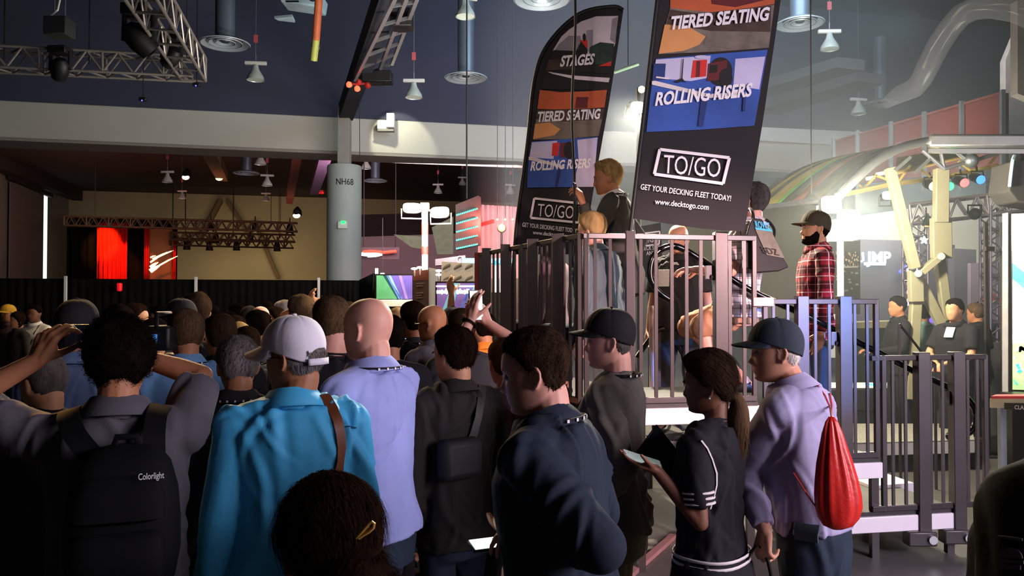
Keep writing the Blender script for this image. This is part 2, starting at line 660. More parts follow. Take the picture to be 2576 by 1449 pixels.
bl = None
bells = [
    (643, 196, 20, 'silver bell lamp hanging above the grey beam, right of the corner truss'),
    (1041, 240, 20, 'silver bell lamp hanging left of the narrow air duct above the beam'),
    (1171, 36, 17.5, 'bell lamp at the top edge of the picture, over the narrow air duct'),
    (2087, 118, 19, 'bell lamp high above the red fascia, beside the large banner'),
    (2160, 282, 23.5, 'bell lamp just above the red fascia on the right'),
    (655, 410, 30, 'reddish bell lamp right of the upper round diffuser in the far hall'),
    (421, 455, 33, 'reddish bell lamp left of the yellow spotlights in the far hall'),
    (672, 464, 33, 'reddish bell lamp right of the lower round diffuser in the far hall'),
    (458, 497, 46, 'small bell lamp above the far ochre wall'),
    (669, 503, 46, 'small bell lamp above the right part of the ochre wall'),
    (921, 421, 34, 'bell lamp just right of the grey column under the beam'),
    (1102, 483, 40, 'bell lamp in the pinkish far hall above the middle floodlights'),
    (1163, 462, 48, 'tiny bell lamp above the dotted panel in the far hall'),
    (1284, 484, 40, 'bell lamp close to the left edge of the curved flag'),
]
for px, py, y, lb in bells:
    loc = P(px, py, y)
    o = bell(loc, wire=(CEIL if y < 26 else 10.7) - loc.z)
    o['category'] = 'lamp'
    o['group'] = 'bell lamps hanging from the hall ceiling'
    o['label'] = lb
    o.rotation_euler = (0, 0, TH + RND.uniform(-.3, .3))


# round ceiling diffusers on drop ducts
def diffuser(loc, h=3.2):
    e = empty('air_diffuser', loc)
    x, y, z = loc
    MB().lathe((x, y, z + .10), [(.215, 0), (.215, h)], 28, cap=False).build('duct', mat('spiral_duct', '#5a6672', .45, .5, var=.06, stretch=(1, 1, 14)), e)
    m = MB()
    for r0, r1, dz in ((.54, .40, .0), (.37, .25, .02), (.22, .12, .03)):
        m.lathe((x, y, z + dz), [(r0, 0), (r0 + .015, .02), (r1, .10), (r1 - .012, .10), (r0 - .02, 0.0)], 36, cap=False)
    m.build('cone_ring', mat('diffuser_metal', '#a9b7bf', .3, .5, var=.05), e)
    MB().lathe((x, y, z + .05), [(.001, 0), (.09, 0), (.12, .05), (.001, .06)], 20).build('hub', mat('diffuser_hub', '#3c444a', .5, .4), e)
    return e


df = None
diffs = [
    (1172, 198, 20, 'round diffuser on a pale vertical duct left of the curved flag'),
    (566, 112, 17.5, 'round diffuser on a wide duct beside the corner truss'),
    (1363, 2, 15, 'round diffuser cut by the top edge, above the curved flag'),
    (2012, 62, 18, 'dim round diffuser right of the large banner'),
    (2215, 262, 26, 'faint round diffuser behind the bell lamp above the red fascia'),
    (618, 379, 28, 'upper reddish round diffuser under the beam in the far hall'),
    (620, 437, 33, 'lower reddish round diffuser in the far hall'),
    (1011, 400, 32, 'round diffuser under the beam, right of the grey column'),
    (944, 456, 36, 'round diffuser low in the pinkish far hall beside the column'),
]
for px, py, y, lb in diffs:
    loc = P(px, py, y)
    o = diffuser(loc, (CEIL if y < 25.5 else 10.7) - loc.z - .11)
    o['category'] = 'diffuser'
    o['group'] = 'round air diffusers under the ceiling'
    o['label'] = lb
    o.rotation_euler = (0, 0, 0)

# moving lights and boxes on the left truss
FIX = mat('fixture_black', '#0c0b0b', .55, var=.1)


def moving_head(loc, s, tilt, label):
    e = empty('moving_light', loc, label, 'stage light', 'black moving lights on the left trusses')
    c = Vector(loc)
    R = Matrix.Rotation(tilt, 3, 'Y') @ Matrix.Rotation(.5, 3, 'X')
    MB().box(c, (.34 * s, .3 * s, .14 * s)).build('base', FIX, e, bevel=.02)
    MB().tube([c + Vector((sx * .18 * s, 0, dz * s)) for sx, dz in ((-1, -.36), (-1, -.04), (1, -.04), (1, -.36))], .04 * s, 8).build('yoke', FIX, e)
    hc = c + Vector((0, 0, -.34 * s))
    MB().lathe(hc, [(.02, -.22 * s), (.13 * s, -.20 * s), (.16 * s, -.05 * s), (.15 * s, .12 * s), (.08 * s, .2 * s), (.01, .21 * s)], 20, R).build('head', FIX, e)
    MB().lathe(hc + R @ Vector((0, 0, -.225 * s)), [(.001, 0), (.10 * s, .0), (.10 * s, .01), (.001, .01)], 20, R).build('lens', mat('fixture_lens', '#22242c', .1, .2), e)
    return e


moving_head(P(152, 128, 14.6), 1.0, .5, 'black moving light on the horizontal truss under the hanging box')
moving_head(P(350, 30, 13.0), 1.35, -.7, 'large black moving light left of the ladder-like truss')
moving_head(P(432, 98, 14.6), 1.0, .9, 'black moving light in the inner corner of the two trusses')
e = empty('hanging_box', P(150, 70, 14.4), 'dark box hanging on two rods above the left truss', 'speaker')
b0 = P(150, 70, 14.4)
MB().box(b0, (.42, .35, .34)).build('case', mat('grey_box', '#2b302d', .7), e, bevel=.02)
m = MB()
for dx in (-.1, .1):
    m.tube([b0 + Vector((dx, 0, .17)), (b0.x + dx, b0.y, CEIL)], .015, 6)
m.build('rod', GALV, e)
MB().tube([b0 + Vector((-.13, -.1, .17)), b0 + Vector((.02, -.1, .3)), b0 + Vector((.06, -.1, .5)), b0 + Vector((.0, -.1, .8)), b0 + Vector((0, 0, 2))], .018, 8).build('cable', WHITE, e)
for px, py, lb in ((360, 250, 'tiny black pendant with a blue light hanging left of the corner truss'), (495, 213, 'tiny black pendant with a blue light below the truss corner')):
    c = P(px, py, 15.3)
    e = empty('small_pendant', c, lb, 'pendant', 'small pendants with blue lights')
    MB().box(c, (.14, .10, .07)).build('body', FIX, e, bevel=.015)
    MB().ball(c + Vector((0, -.05, -.035)), .014).build('light', mat('blue_led', '#5560ff', .4, var=0, emit=3), e)
    MB().tube([c, (c.x, c.y, CEIL)], .010, 6).build('rod', FIX, e)

# cable tray, red lamp cluster, pipe, projector
e = empty('cable_tray', P(905, 205, 19.5), 'pale metal ladder cable tray under the ceiling near the red lamps', 'cable tray')
m, m2 = MB(), MB()
A0, A1 = P(893, 200, 19.5), P(1010, -40, 12.8)
B0, B1 = P(986, 160, 19.2), P(1062, -40, 13.2)
C0, C1 = P(955, 176, 19.3), P(1035, -40, 13.0)
for a, b in ((A0, A1), (B0, B1), (C0, C1)):
    MB().bar(a, b, .07, .10).build('rail', ALU, e)
for i in range(7):
    t = i / 6
    MB().bar(A0.lerp(A1, t), B0.lerp(B1, t), .05, .06).build('rung', ALU, e)
e = empty('tray_box', P(1012, 62, 15.5), 'black box sitting among the rails of the cable tray', 'box')
MB().box(P(1012, 50, 15.4), (.42, .4, .36)).build('case', FIX, e, bevel=.02)
MB().box(P(1012, 74, 15.4), (.2, .2, .06)).build('plate', FIX, e)
e = empty('tray_box', P(948, 190, 19.3), 'black box at the lower end of the cable tray', 'box')
MB().box(P(950, 196, 19.2), (.72, .4, .28)).build('case', FIX, e, bevel=.02)
MB().box(P(950, 210, 19.2), (.3, .2, .06)).build('plate', FIX, e)
e = empty('red_lamp_cluster', P(900, 213, 19), 'cluster of glowing red lamps below the cable tray', 'lamp')
c = P(901, 212, 19)
redglow = mat('red_lamp_glow', '#ff5a3c', .4, var=0, emit=2.2)
redcase = mat('red_lamp_case', '#8c1d16', .5)
MB().tube([c + Vector((-.28, 0, 0)), c + Vector((.28, 0, .02))], .03, 8).build('bar', redcase, e)
for dx, dz in ((-.22, 0), (-.02, -.1), (.02, .06), (.24, -.02)):
    MB().lathe(c + Vector((dx, -.03, dz)), [(.03, .06), (.07, 0), (.075, -.05), (.06, -.05), (.001, -.02)], 14, Matrix.Rotation(1.2, 3, 'X')).build('lamp_head', redglow if dx < 0 else redcase, e)
e = empty('sprinkler_pipe', P(802, 0, 17), 'orange and green pipe hanging down at the top of the picture', 'pipe')
MB().tube([P(806, -60, 16.4), P(795, 100, 17)], .085, 10).build('upper_length', mat('orange_pipe', '#a8552f', .6), e)
MB().tube([P(795, 100, 17), P(789, 152, 17.2)], .08, 10).build('lower_length', mat('olive_pipe', '#9aa04a', .5), e)
MB().lathe(P(793, 118, 17.1), [(.1, -.04), (.11, 0), (.1, .04)], 12).build('coupling', ALU, e)
e = empty('ceiling_projector', P(765, 8, 18.2), 'pale blue-white projector cut by the top edge', 'projector')
c = P(766, 6, 18.2)
MB().box(c, (.95, .6, .32), Matrix.Rotation(.15, 3, 'Y')).build('case', mat('projector_case', '#a9c2cc', .4), e, bevel=.04)
MB().lathe(c + Vector((.28, -.32, 0)), [(.11, 0), (.11, .08), (.07, .1), (.001, .1)], 16, Matrix.Rotation(math.pi / 2, 3, 'X')).build('lens', FIX, e)
m = MB()
for dz in (-.1, 0, .1):
    m.box(c + Vector((-.2, -.31, dz)), (.3, .02, .03))
m.build('vent', FIX, e)
o = MB().slab([P(690, 46, 17), P(735, 42, 16.8), P(742, 57, 17), P(700, 52, 17.2)], (0, 0, .05)).build('ceiling_plate', mat('plate_white', '#9fb4bd', .4))
tag(o, 'small pale plate hanging below the projector', 'plate')
# emergency wall lamp on the beam and its oval of light
e = empty('wall_lamp', P(968, 312, 23.2), 'pale box lamp on the grey beam right of the column', 'lamp')
c = HB(964, 316, 24.75)
MB().box(c, (.34, .3, .28)).build('housing', WHITE, e, bevel=.02)
MB().box(c + Vector((.26, -.1, .12)), (.24, .3, .45)).build('battery_box', WHITE, e, bevel=.02)
MB().box(c + Vector((.1, -.05, -.18)), (.5, .25, .05)).build('shelf', mat('lamp_shelf', '#77766f', .6), e)
lamp('SPOT', 'wall_lamp_beam', c + E2 * -1.0 + Vector((.1, 0, .5)), 160, (1.0, .96, .72), HB(1000, 345, 25), .05, angle=66, blend=.25)
# thin cables
for i, (x0, y0, x1, y1, d, lb) in enumerate(((1444, -60, 1441, 705, 5.75, 'black cable hanging in front of the curved flag'), (2039, -40, 2041, 492, 9.5, 'thin black wire hanging right of the large banner'), (904, 215, 905, 400, 21, 'thin wire hanging right of the column'))):
    p0, p1 = P(x0, y0, d), P(x1, y1, d)
    n = 12
    o = MB().tube([p0.lerp(p1, k / n) + Vector((.012 * math.sin(k * .9) if i == 0 else 0, 0, 0)) for k in range(n + 1)], .010 if i == 0 else .009, 8).build('hanging_cable', FIX)
    tag(o, lb, 'cable')
e = empty('tube_lamp', P(1575, 171, 9.5), 'thin pale green tube lamp between the two banners', 'lamp')
MB().tube([P(1545, 182, 9.5), P(1606, 161, 9.5)], .022, 10).build('tube', mat('pale_green_tube', '#8fb5a0', .4), e)
q = P(1580, 169, 9.5)
MB().tube([q, (q.x, q.y, CEIL)], .006, 6).build('wire', FIX, e)
# far hall spotlights
sl = None
spots = [(470, 628, 60, 'far spotlight hanging first from the left on the lowest truss'), (527, 630, 60, 'far spotlight hanging second on the lowest truss'), (543, 612, 60, 'bright far spotlight right of the second hanging one'),
         (595, 630, 60, 'far spotlight under the middle of the lowest truss'), (630, 610, 60, 'far spotlight with a greenish lens on the lowest truss'), (697, 632, 60, 'far spotlight near the right end of the lowest truss'),
         (530, 582, 56, 'far spotlight on the second truss, left one'), (642, 584, 56, 'far spotlight on the second truss, middle one'), (729, 588, 56, 'far spotlight on the second truss, right one')]
for px, py, b, lb in spots:
    loc = HB(px, py, b)
    if sl is None:
        sl = empty('far_spotlight', loc, None, 'spotlight', 'spotlights on the far trusses')
        MB().lathe(loc, [(.06, .75), (.2, .55), (.24, .15), (.27, 0), (.24, 0), (.2, .1)], 14).build('housing', FIX, sl)
        MB().lathe(loc, [(.001, .03), (.2, .03), (.2, .05), (.001, .06)], 14).build('lens', mat('far_spot_lens', '#ffe9a8', .4, var=0, emit=1.6), sl)
        MB().tube([loc + Vector((0, 0, .7)), loc + Vector((0, 0, 1.1))], .04, 6).build('clamp', FIX, sl)
        o = sl
    else:
        o = dup(sl, loc)
    o['label'] = lb
for px, py, lb, c in ((470, 447, 'bright yellow-white ceiling spotlight in the far hall', '#fff3c0'), (554, 449, 'yellow-green ceiling spotlight at the foot of a beam in the far hall', '#d8ff9a'), (748, 543, 'small bright spotlight at the end of the red-lit truss', '#fff0c8')):
    loc = P(px, py, 42)
    e = empty('ceiling_spotlight', loc, lb, 'spotlight')
    MB().lathe(loc, [(.05, .5), (.22, .3), (.25, .05), (.2, 0)], 14).build('housing', FIX, e)
    MB().ball(loc + Vector((0, -.15, 0)), (.2, .1, .14)).build('lens', mat('glow_' + c[1:], c, .4, var=0, emit=4), e)
# dark sloping ceiling beam in the far hall with a light on it
m = MB().bar(P(520, 360, 27.5), P(560, 445, 44), .55, .5)
struct('beam', m, mat('brown_beam', '#6b5234', .7, var=.1))
m = MB().bar(P(748, 380, 27.5), P(728, 505, 44), .35, .35)
struct('beam', m, mat('red_beam', '#7a4030', .7, var=.1))
m = MB().bar(P(818, 390, 26), P(790, 480, 36), .4, .35)
struct('beam', m, mat('purple_beam', '#8d6f93', .7, var=.1))
e = empty('red_lamp_cluster', P(800, 483, 36), 'small red lamp cluster left of the grey column', 'lamp')
MB().box(P(800, 483, 36), (.5, .1, .16)).build('bar', redcase, e)
for px in (792, 801, 810):
    MB().ball(P(px, 485, 35.9), (.1, .06, .07)).build('lamp_head', mat('dim_red_glow', '#c01818', .4, emit=.5), e)
# stage drapes and red curtains of the far hall


def drape(name, label, cat, p0, p1, z0, z1, m, folds, amp, th=.03, group=None, n=None, arch=None):
    p0, p1 = Vector(p0), Vector(p1)
    d = (p1 - p0)
    nrm = Vector((-d.y, d.x, 0)).normalized()
    n = n or folds * 8

    def fn(u, v):
        p = p0.lerp(p1, u)
        w = amp * (math.sin(u * folds * 2 * math.pi) + .35 * math.sin(u * folds * 5.1 + v * 1.3)) * (1 - .35 * v)
        q = p + nrm * w
        return (q.x, q.y, z0 + (z1 - z0) * v)
    o = MB().grid(fn, n, 4).build(name, m, solid=th)
    return tag(o, label, cat, group)


zt = HB(300, 548, 61).z
drape('stage_drape', 'tall black stage drape behind the red curtain in the far hall', 'drape', HB(168, 600, 61), HB(446, 600, 61), 0, zt, BLACKDRAPE, 14, .18)
redcloth = mat('red_stage_cloth', '#d01208', .85, var=.15, vscale=1.5)
drape('stage_curtain', 'wide glowing red curtain in the far hall', 'curtain', HB(244, 600, 60.2), HB(321, 600, 60.2), 0, HB(300, 561, 60.2).z, redcloth, 7, .16)
drape('stage_curtain', 'narrow red curtain strip right of the wide red curtain', 'curtain', HB(363, 600, 60), HB(376, 600, 60), 0, HB(370, 567, 60).z, redcloth, 2, .1)
drape('stage_curtain', 'thin red curtain strip at the left end of the ochre wall', 'curtain', HB(433, 600, 60), HB(443, 600, 60), 0, HB(438, 606, 60).z, redcloth, 2, .08)
m = MB().slab([HB(376, 572, 60.6), HB(434, 572, 60.6), HB(434, 760, 60.6), HB(376, 760, 60.6)], E2 * .1)
o = m.build('stage_flat', mat('brown_stage_flat', '#9a6647', .8, var=.15, vscale=.4))
tag(o, 'brown stage flat between the red curtain strips', 'panel')
for px, py, e_ in ((262, 590, 2600), (300, 640, 2600), (368, 640, 900), (436, 650, 800)):
    lamp('SPOT', 'curtain_light', HB(px, 540, 56.5), e_, (1.0, .22, .06) if px != 262 else (1.0, .36, .03), HB(px, py + 20, 60.2), .1, angle=34 if px < 320 else 22, blend=.6)
e = empty('rod_chandelier', HB(405, 650, 59), 'bright chandelier of slanting glowing rods between the red curtain strips', 'chandelier')
rodm = mat('glowing_rod', '#ffdca0', .4, var=0, emit=2.6)
for (x0, y0, x1, y1, r) in ((378, 682, 402, 668, .16), (378, 672, 398, 660, .10), (378, 660, 420, 634, .06), (384, 652, 436, 630, .08), (400, 668, 447, 644, .06), (378, 648, 392, 643, .05)):
    MB().tube([HB(x0, y0, 59), HB((x0 + x1) / 2, (y0 + y1) / 2 - 1, 59), HB(x1, y1, 59)], [r, r * .9, r * .3], 8).build('rod', rodm, e)
q = HB(434, 636, 59)
MB().tube([q, (q.x, q.y, 10.7)], .04, 6).build('hanger', FIX, e)

# pipe and drape fence behind the crowd
fb = 20.6
ztop = HB(490, 703, fb).z
fps = [-190, 165, 493, 802, 1010]
fl = ['black drape panel of the fence, behind the man in the white shirt', 'black drape panel of the fence, below the wide red curtain', 'black drape panel of the fence, below the ochre wall', 'black drape panel of the fence, below the round column']
for i in range(4):
    a, b = HB(fps[i] + 3, 720, fb), HB(fps[i + 1] - 3, 720, fb)
    drape('fence_drape', fl[i], 'drape', a, b, .03, ztop, BLACKDRAPE, 16, .025, group='black drape panels of the fence')
for i, lb in ((1, 'white fence upright below the black stage drape'), (2, 'white fence upright below the ochre wall'), (3, 'white fence upright left of the round column')):
    p = HB(fps[i], 720, fb - .12)
    e = empty('fence_upright', (p.x, p.y, 0), lb, 'post', 'white uprights of the drape fence')
    MB().bar((p.x, p.y, 0), (p.x, p.y, ztop + .06), .055).build('post', WHITE, e)
    MB().box((p.x, p.y, .012), (.4, .4, .02)).build('base', GALV, e)
p0, p1 = HB(905, 720, 19.4), P(942, 720, 14.5)
drape('fence_drape', 'short black drape panel running toward the viewer beside the lit screen', 'drape', p0, p1, .03, 2.32, BLACKDRAPE, 8, .025)
e = empty('fence_upright', (p1.x, p1.y, 0), 'white upright at the end of the short drape panel by the lit screen', 'post')
MB().bar((p1.x + .04, p1.y, 0), (p1.x + .04, p1.y, P(942, 675, p1.y).z), .05).build('post', WHITE, e)
MB().box((p1.x + .04, p1.y, .012), (.35, .35, .02)).build('base', GALV, e)
p = HB(301, 714, fb - .2)
o = MB().lathe(p + Vector((0, 0, -.1)), [(.03, -.08), (.055, -.06), (.06, .05), (.06, .11), (.03, .12)], 12).build('red_gap_glow', mat('red_gap_emission', '#d81018', .5, emit=.8))  # red light at the fence, put in as a small glowing piece
tag(o, 'small added red glow on the black fence below the red curtain', 'glow')
# ------------------------------------------------------------------ floodlight masts
lensm = mat('floodlight_lens', '#fff6e2', .3, var=0, emit=14)
lampcase = mat('floodlight_case', '#4a4640', .5, .4)


def flood(loc, yaw, tilt, w, h, label, name='floodlight', lens=None):
    e = empty(name, loc, label, 'floodlight')
    c = Vector(loc)
    R = Matrix.Rotation(yaw, 3, 'Z') @ Matrix.Rotation(tilt, 3, 'X')
    rings = []
    for (k, yy) in ((.55, .16), (.85, .10), (1.0, 0.0), (.94, 0.0)):
        rings.append([c + R @ Vector((w / 2 * k * math.copysign(abs(math.cos(t)) ** .55, math.cos(t)), yy, h / 2 * k * math.copysign(abs(math.sin(t)) ** .55, math.sin(t)))) for t in [2 * math.pi * j / 24 for j in range(24)]])
    MB().loft(rings).build('case', lampcase, e)
    ring = [c + R @ Vector((w / 2 * .93 * math.copysign(abs(math.cos(t)) ** .6, math.cos(t)), -.012, h / 2 * .9 * math.copysign(abs(math.sin(t)) ** .6, math.sin(t)))) for t in [2 * math.pi * j / 24 for j in range(24)]]
    MB().slab(ring, R @ Vector((0, .012, 0))).build('lens', lens or lensm, e)
    MB().tube([c + R @ Vector((-w * .55, .06, 0)), c + R @ Vector((-w * .55, .1, -h * .9)), c + R @ Vector((w * .55, .1, -h * .9)), c + R @ Vector((w * .55, .06, 0))], .016, 6).build('bracket', lampcase, e)
    return e


flood(FLOOD_M1, .25, -.15, .34, .19, 'glowing floodlight on the left arm of the middle mast')
flood(FLOOD_M2, -.25, -.15, .36, .21, 'glowing floodlight on the right arm of the middle mast')
pm = P(1069, 525, 14.1)
e = empty('floodlight_mast', (pm.x, pm.y, 0), 'white mast with two side arms carrying the middle floodlights', 'mast')
MB().tube([(pm.x, pm.y, 0), (pm.x, pm.y, pm.z)], .055, 12).build('pole', mat('white_mast', '#e6dccb', .4, emit=0.0), e)
MB().tube([(pm.x, pm.y, P(1064, 590, 14.1).z), (pm.x, pm.y, P(1064, 560, 14.1).z)], .06, 12).build('red_band', mat('red_band', '#a52a22', .5), e)
MB().tube([(pm.x, pm.y, P(1064, 640, 14.1).z), (pm.x, pm.y, P(1064, 620, 14.1).z)], .06, 12).build('red_band', mat('red_band', '#a52a22', .5), e)
m = MB()
m.tube([FLOOD_M1 + Vector((.05, .12, 0)), pm, FLOOD_M2 + Vector((-.05, .12, 0))], .022, 8)
m.build('arm', lampcase, e)
MB().box(pm + Vector((0, 0, .05)), (.16, .1, .12)).build('head_box', lampcase, e, bevel=.01)
MB().lathe((pm.x, pm.y, 0), [(.4, 0), (.4, .03), (.06, .05)], 20).build('base', GALV, e)

flood(FLOOD_R, .15, -.1, .25, .20, 'brightest floodlight, just right of the cap of the man in the red plaid shirt')
flood(FLOOD_R2, -.3, -.05, .19, .16, 'second floodlight beside the brightest one on the right mast')
pm = P(2113, 560, 8.9)
e = empty('floodlight_mast', (pm.x, pm.y, 0), 'pale mast carrying the two bright floodlights behind the man in plaid', 'mast')
MB().tube([(pm.x, pm.y, 0), (pm.x, pm.y, P(2113, 530, 8.9).z)], .036, 10).build('pole', mat('white_mast', '#e6dccb', .4), e)
MB().tube([FLOOD_R + Vector((0, .17, 0)), FLOOD_R2 + Vector((0, .17, 0))], .02, 8).build('arm', lampcase, e)
MB().lathe((pm.x, pm.y, 0), [(.3, 0), (.3, .03), (.05, .05)], 20).build('base', GALV, e)
flood(P(1603, 270, 7.6), .2, .35, .15, .12, 'single bright work light between the two banners')
p = P(1606, 262, 7.75)
e = empty('worklight_pole', (p.x, p.y, 0), 'thin pole carrying the single work light between the banners', 'pole')
MB().tube([(p.x, p.y, 0), (p.x, p.y, P(1606, 222, 7.75).z)], .022, 8).build('pole', FIX, e)
MB().ball(P(1614, 225, 7.7), .035).build('finial', mat('small_bulb', '#ffe7b0', .4, var=0, emit=3), e)

# ------------------------------------------------------------------ middle stand
purple = [mat('screen_violet', '#4a3a78', .5, var=.25, vscale=1.2, emit=.22, ecol='#7d5fc0'), mat('screen_green', '#3f6f48', .5, var=.2, emit=.25, ecol='#5fd27a'), mat('screen_blue', '#4a5890', .5, var=.15, emit=.3, ecol='#7f96ff'), mat('screen_lilac', '#6b5580', .5, var=.15, emit=.22, ecol='#b784e6'), mat('screen_teal', '#60888c', .5, var=.1, emit=.4, ecol='#95e0f4')]


def screen(name, label, x0, y0, x1, y1, d, stripes, base):
    e = empty(name, P((x0 + x1) / 2, y1, d), label, 'screen')
    m = MB()
    m.slab([P(x0 - 4, y0 - 4, d), P(x1 + 4, y0 - 4, d), P(x1 + 4, y1 + 4, d), P(x0 - 4, y1 + 4, d)], (0, .12, 0))
    m.build('bezel', BLACK, e)
    m = MB()
    m.cur = base
    m.slab([P(x0, y0, d - .012), P(x1, y0, d - .012), P(x1, y1, d - .012), P(x0, y1, d - .012)], (0, .012, 0))
    for (a, b, c, d2, mi) in stripes:
        m.cur = mi
        m.slab([P(x0 + a * (x1 - x0), y0, d - .016), P(x0 + b * (x1 - x0), y0, d - .016), P(x0 + d2 * (x1 - x0), y1, d - .016), P(x0 + c * (x1 - x0), y1, d - .016)], (0, .004, 0))
    m.build('image', purple, e, smooth=False)
    return e


screen('display_screen', 'lit screen with green and violet rays beside the short black drape', 947, 693, 1037, 752, 14.2, [(0, .28, .0, .62, 1), (.18, .30, .58, .72, 2), (.33, .40, .66, .70, 4), (.62, .7, .8, .88, 3)], 0)
e = empty('screen_ledge', P(990, 760, 14.2), 'pale ledge under the lit screen with green rays', 'ledge')
MB().slab([P(944, 754, 14.1), P(1040, 754, 14.1), P(1040, 772, 14.1), P(944, 772, 14.1)], (0, .3, 0)).build('board', mat('pale_board', '#c6bca8', .6), e, bevel=.01)
pl_, pr_ = P(950, 772, 14.2), P(1034, 772, 14.2)
for q in (pl_, pr_):
    MB().bar((q.x, q.y + .1, 0), (q.x, q.y + .1, q.z), .06).build('leg', BLACK, e)
scr = screen('display_screen', 'lit screen with lilac rays and a white headline under the beam poster', 1099, 712, 1212, 800, 12.0, [(.35, .5, .05, .3, 4), (.3, .36, .3, .4, 2), (.6, .72, .45, .6, 3), (.85, 1.0, .55, .72, 4), (.75, .8, .4, .5, 2)], 3)
glow = mat('white_headline_glow', '#ffffff', .5, var=0, emit=2.2)
m = MB()
m.slab([P(1097, 718, 11.9), P(1212, 718, 11.9), P(1212, 722, 11.9), P(1097, 722, 11.9)], (0, .03, 0))
rr = random.Random(3)
x = 1098
while x < 1208:
    w = rr.choice([3.5, 4.5, 6, 7])
    if abs(x - 1142) > 5:
        t = 726 if rr.random() < .35 else 730
        m.cap(P(x + w / 2, t + 2, 11.9), P(x + w / 2, 737, 11.9), w / 2 / F * 11.9, n=8, m=2)
    x += w + .6
m.build('headline', glow, scr)
for q in (P(1104, 800, 12.1), P(1206, 800, 12.1)):
    MB().bar((q.x, q.y, 0), (q.x, q.y, q.z), .07).build('leg', BLACK, scr)
# brown tower and white side
e = empty('display_tower', P(1060, 790, 13.0), 'brown display tower between the two lit screens', 'tower')
a, b, c = P(1038, 681, 13.0), P(1078, 676, 13.0), P(1097, 676, 13.5)
MB().slab([(a.x, a.y, 0), (b.x, b.y, 0), (b.x, b.y, a.z), (a.x, a.y, a.z)], (0.02, .45, 0)).build('front', mat('brown_tower', '#5b4338', .6, var=.1), e)
MB().slab([P(1038.5, 682, 12.99), P(1077.5, 678, 12.99), P(1077.5, 704, 12.99), P(1038.5, 706, 12.99)], (0, .012, 0)).build('top_panel', mat('rust_panel', '#8a4b38', .6, var=.1), e)
MB().slab([(b.x + .005, b.y, 0), (c.x, c.y, 0), (c.x, c.y, b.z + .02), (b.x + .005, b.y, b.z + .02)], (0, .3, 0)).build('side', mat('tower_white', '#b9b3a8', .6, var=.05), e)
m = MB()
for i, y in enumerate((712, 718, 736, 742, 748)):
    m.slab([P(1047, y, 12.98), P(1047 + (20, 16, 18, 14, 16)[i], y - 1, 12.98), P(1047 + (20, 16, 18, 14, 16)[i], y + 2, 12.98), P(1047, y + 3, 12.98)], (0, .01, 0))
m.build('print', mat('tower_print', '#8a7468', .6), e)
for px, py in ((1042, 679), (1056, 676), (1103, 681), (1103, 691)):
    pass
for px, py, lb in ((1042, 676, 'small bright lamp on the left top of the brown tower'), (1056, 673, 'small bright lamp on the right top of the brown tower'), (1104, 681, 'small bright lamp left of the beam poster, upper one'), (1104, 691, 'small bright lamp left of the beam poster, lower one')):
    c = P(px, py, 12.9)
    e = empty('small_lamp', c, lb, 'lamp')
    MB().ball(c, (.055, .03, .02)).build('lens', mat('small_lamp_glow', '#fff4e6', .4, var=0, emit=5), e)
    MB().box(c + Vector((0, .03, 0)), (.1, .03, .03)).build('case', WHITE, e, bevel=.008)
    MB().tube([c + Vector((0, .04, 0)), (c.x, c.y + .04, 0 if px > 1100 else c.z - .12)], .012, 6).build('post', WHITE, e)
# poster board with steel beam pictures
e = empty('poster_board', P(1160, 718, 12.2), 'white board with two rows of grey beam pictures', 'poster')
MB().slab([P(1111, 658, 12.2), P(1213, 664, 12.2), P(1213, 718, 12.2), P(1109, 718, 12.2)], (0, .05, 0)).build('board', mat('poster_paper', '#ddd3c2', .7, var=.03), e)
m = MB()
for r in range(2):
    for k in range(4):
        cx, cy = 1124 + k * 28, 672 + r * 28 + (2 if r else 0)
        lx, ly = (9, 6) if (r, k) != (1, 0) else (8, 4)
        hgt = (5, 4)[r] if (r, k) != (1, 0) else 2
        q = [(cx - lx, cy + ly * .5), (cx + lx, cy - ly), (cx + lx, cy - ly + hgt), (cx - lx, cy + ly * .5 + hgt)]
        m.cur = 0
        m.slab([P(a, b, 12.185) for a, b in q], (0, .012, 0))
        m.cur = 1
        q = [(cx - lx, cy + ly * .5), (cx - lx * .4, cy - ly * .1 - 3), (cx + lx, cy - ly - 3), (cx + lx, cy - ly)]
        m.slab([P(a, b, 12.185) for a, b in q], (0, .012, 0))
m.build('picture', [mat('picture_dark', '#5e5346', .7), mat('picture_grey', '#8f8676', .7)], e, smooth=False)
for q in (P(1115, 718, 12.25), P(1208, 718, 12.25)):
    MB().bar((q.x, q.y, P(1, 800, 12.25).z * 0), (q.x, q.y, q.z), .05).build('leg', GALV, e)
e = empty('header_sign', P(1135, 660, 14.5), 'dark header sign with a pale ring logo behind the beam poster', 'sign')
MB().slab([P(1095, 652, 14.5), P(1170, 642, 14.5), P(1172, 662, 14.5), P(1095, 668, 14.5)], (0, .25, 0)).build('box', mat('dark_plum', '#4f4247', .7), e)
c = P(1157, 653, 14.48)
MB().tube([c + Vector((.055 * math.cos(t), 0, .06 * math.sin(t))) for t in [k * math.pi / 10 for k in range(20)]], .012, 6, closed=True).build('logo', mat('pale_mauve', '#a58f96', .6), e)
MB().bar((P(1132, 660, 14.6).x, 14.6, 0), P(1132, 662, 14.6), .08).build('post', BLACK, e)
e = empty('light_sign', P(1185, 655, 13.2), 'glowing blue-white strip sign above the beam poster', 'sign')
MB().slab([P(1162, 651, 13.2), P(1292, 651, 13.2), P(1292, 661, 13.2), P(1162, 661, 13.2)], (0, .1, 0)).build('diffuser', mat('blue_white_glow', '#bfe4ff', .4, var=0, emit=1.8, ecol='#8fd0ff'), e)
MB().slab([P(1160, 649, 13.25), P(1294, 649, 13.25), P(1294, 663, 13.25), P(1160, 663, 13.25)], (0, .1, 0)).build('case', WHITE, e)
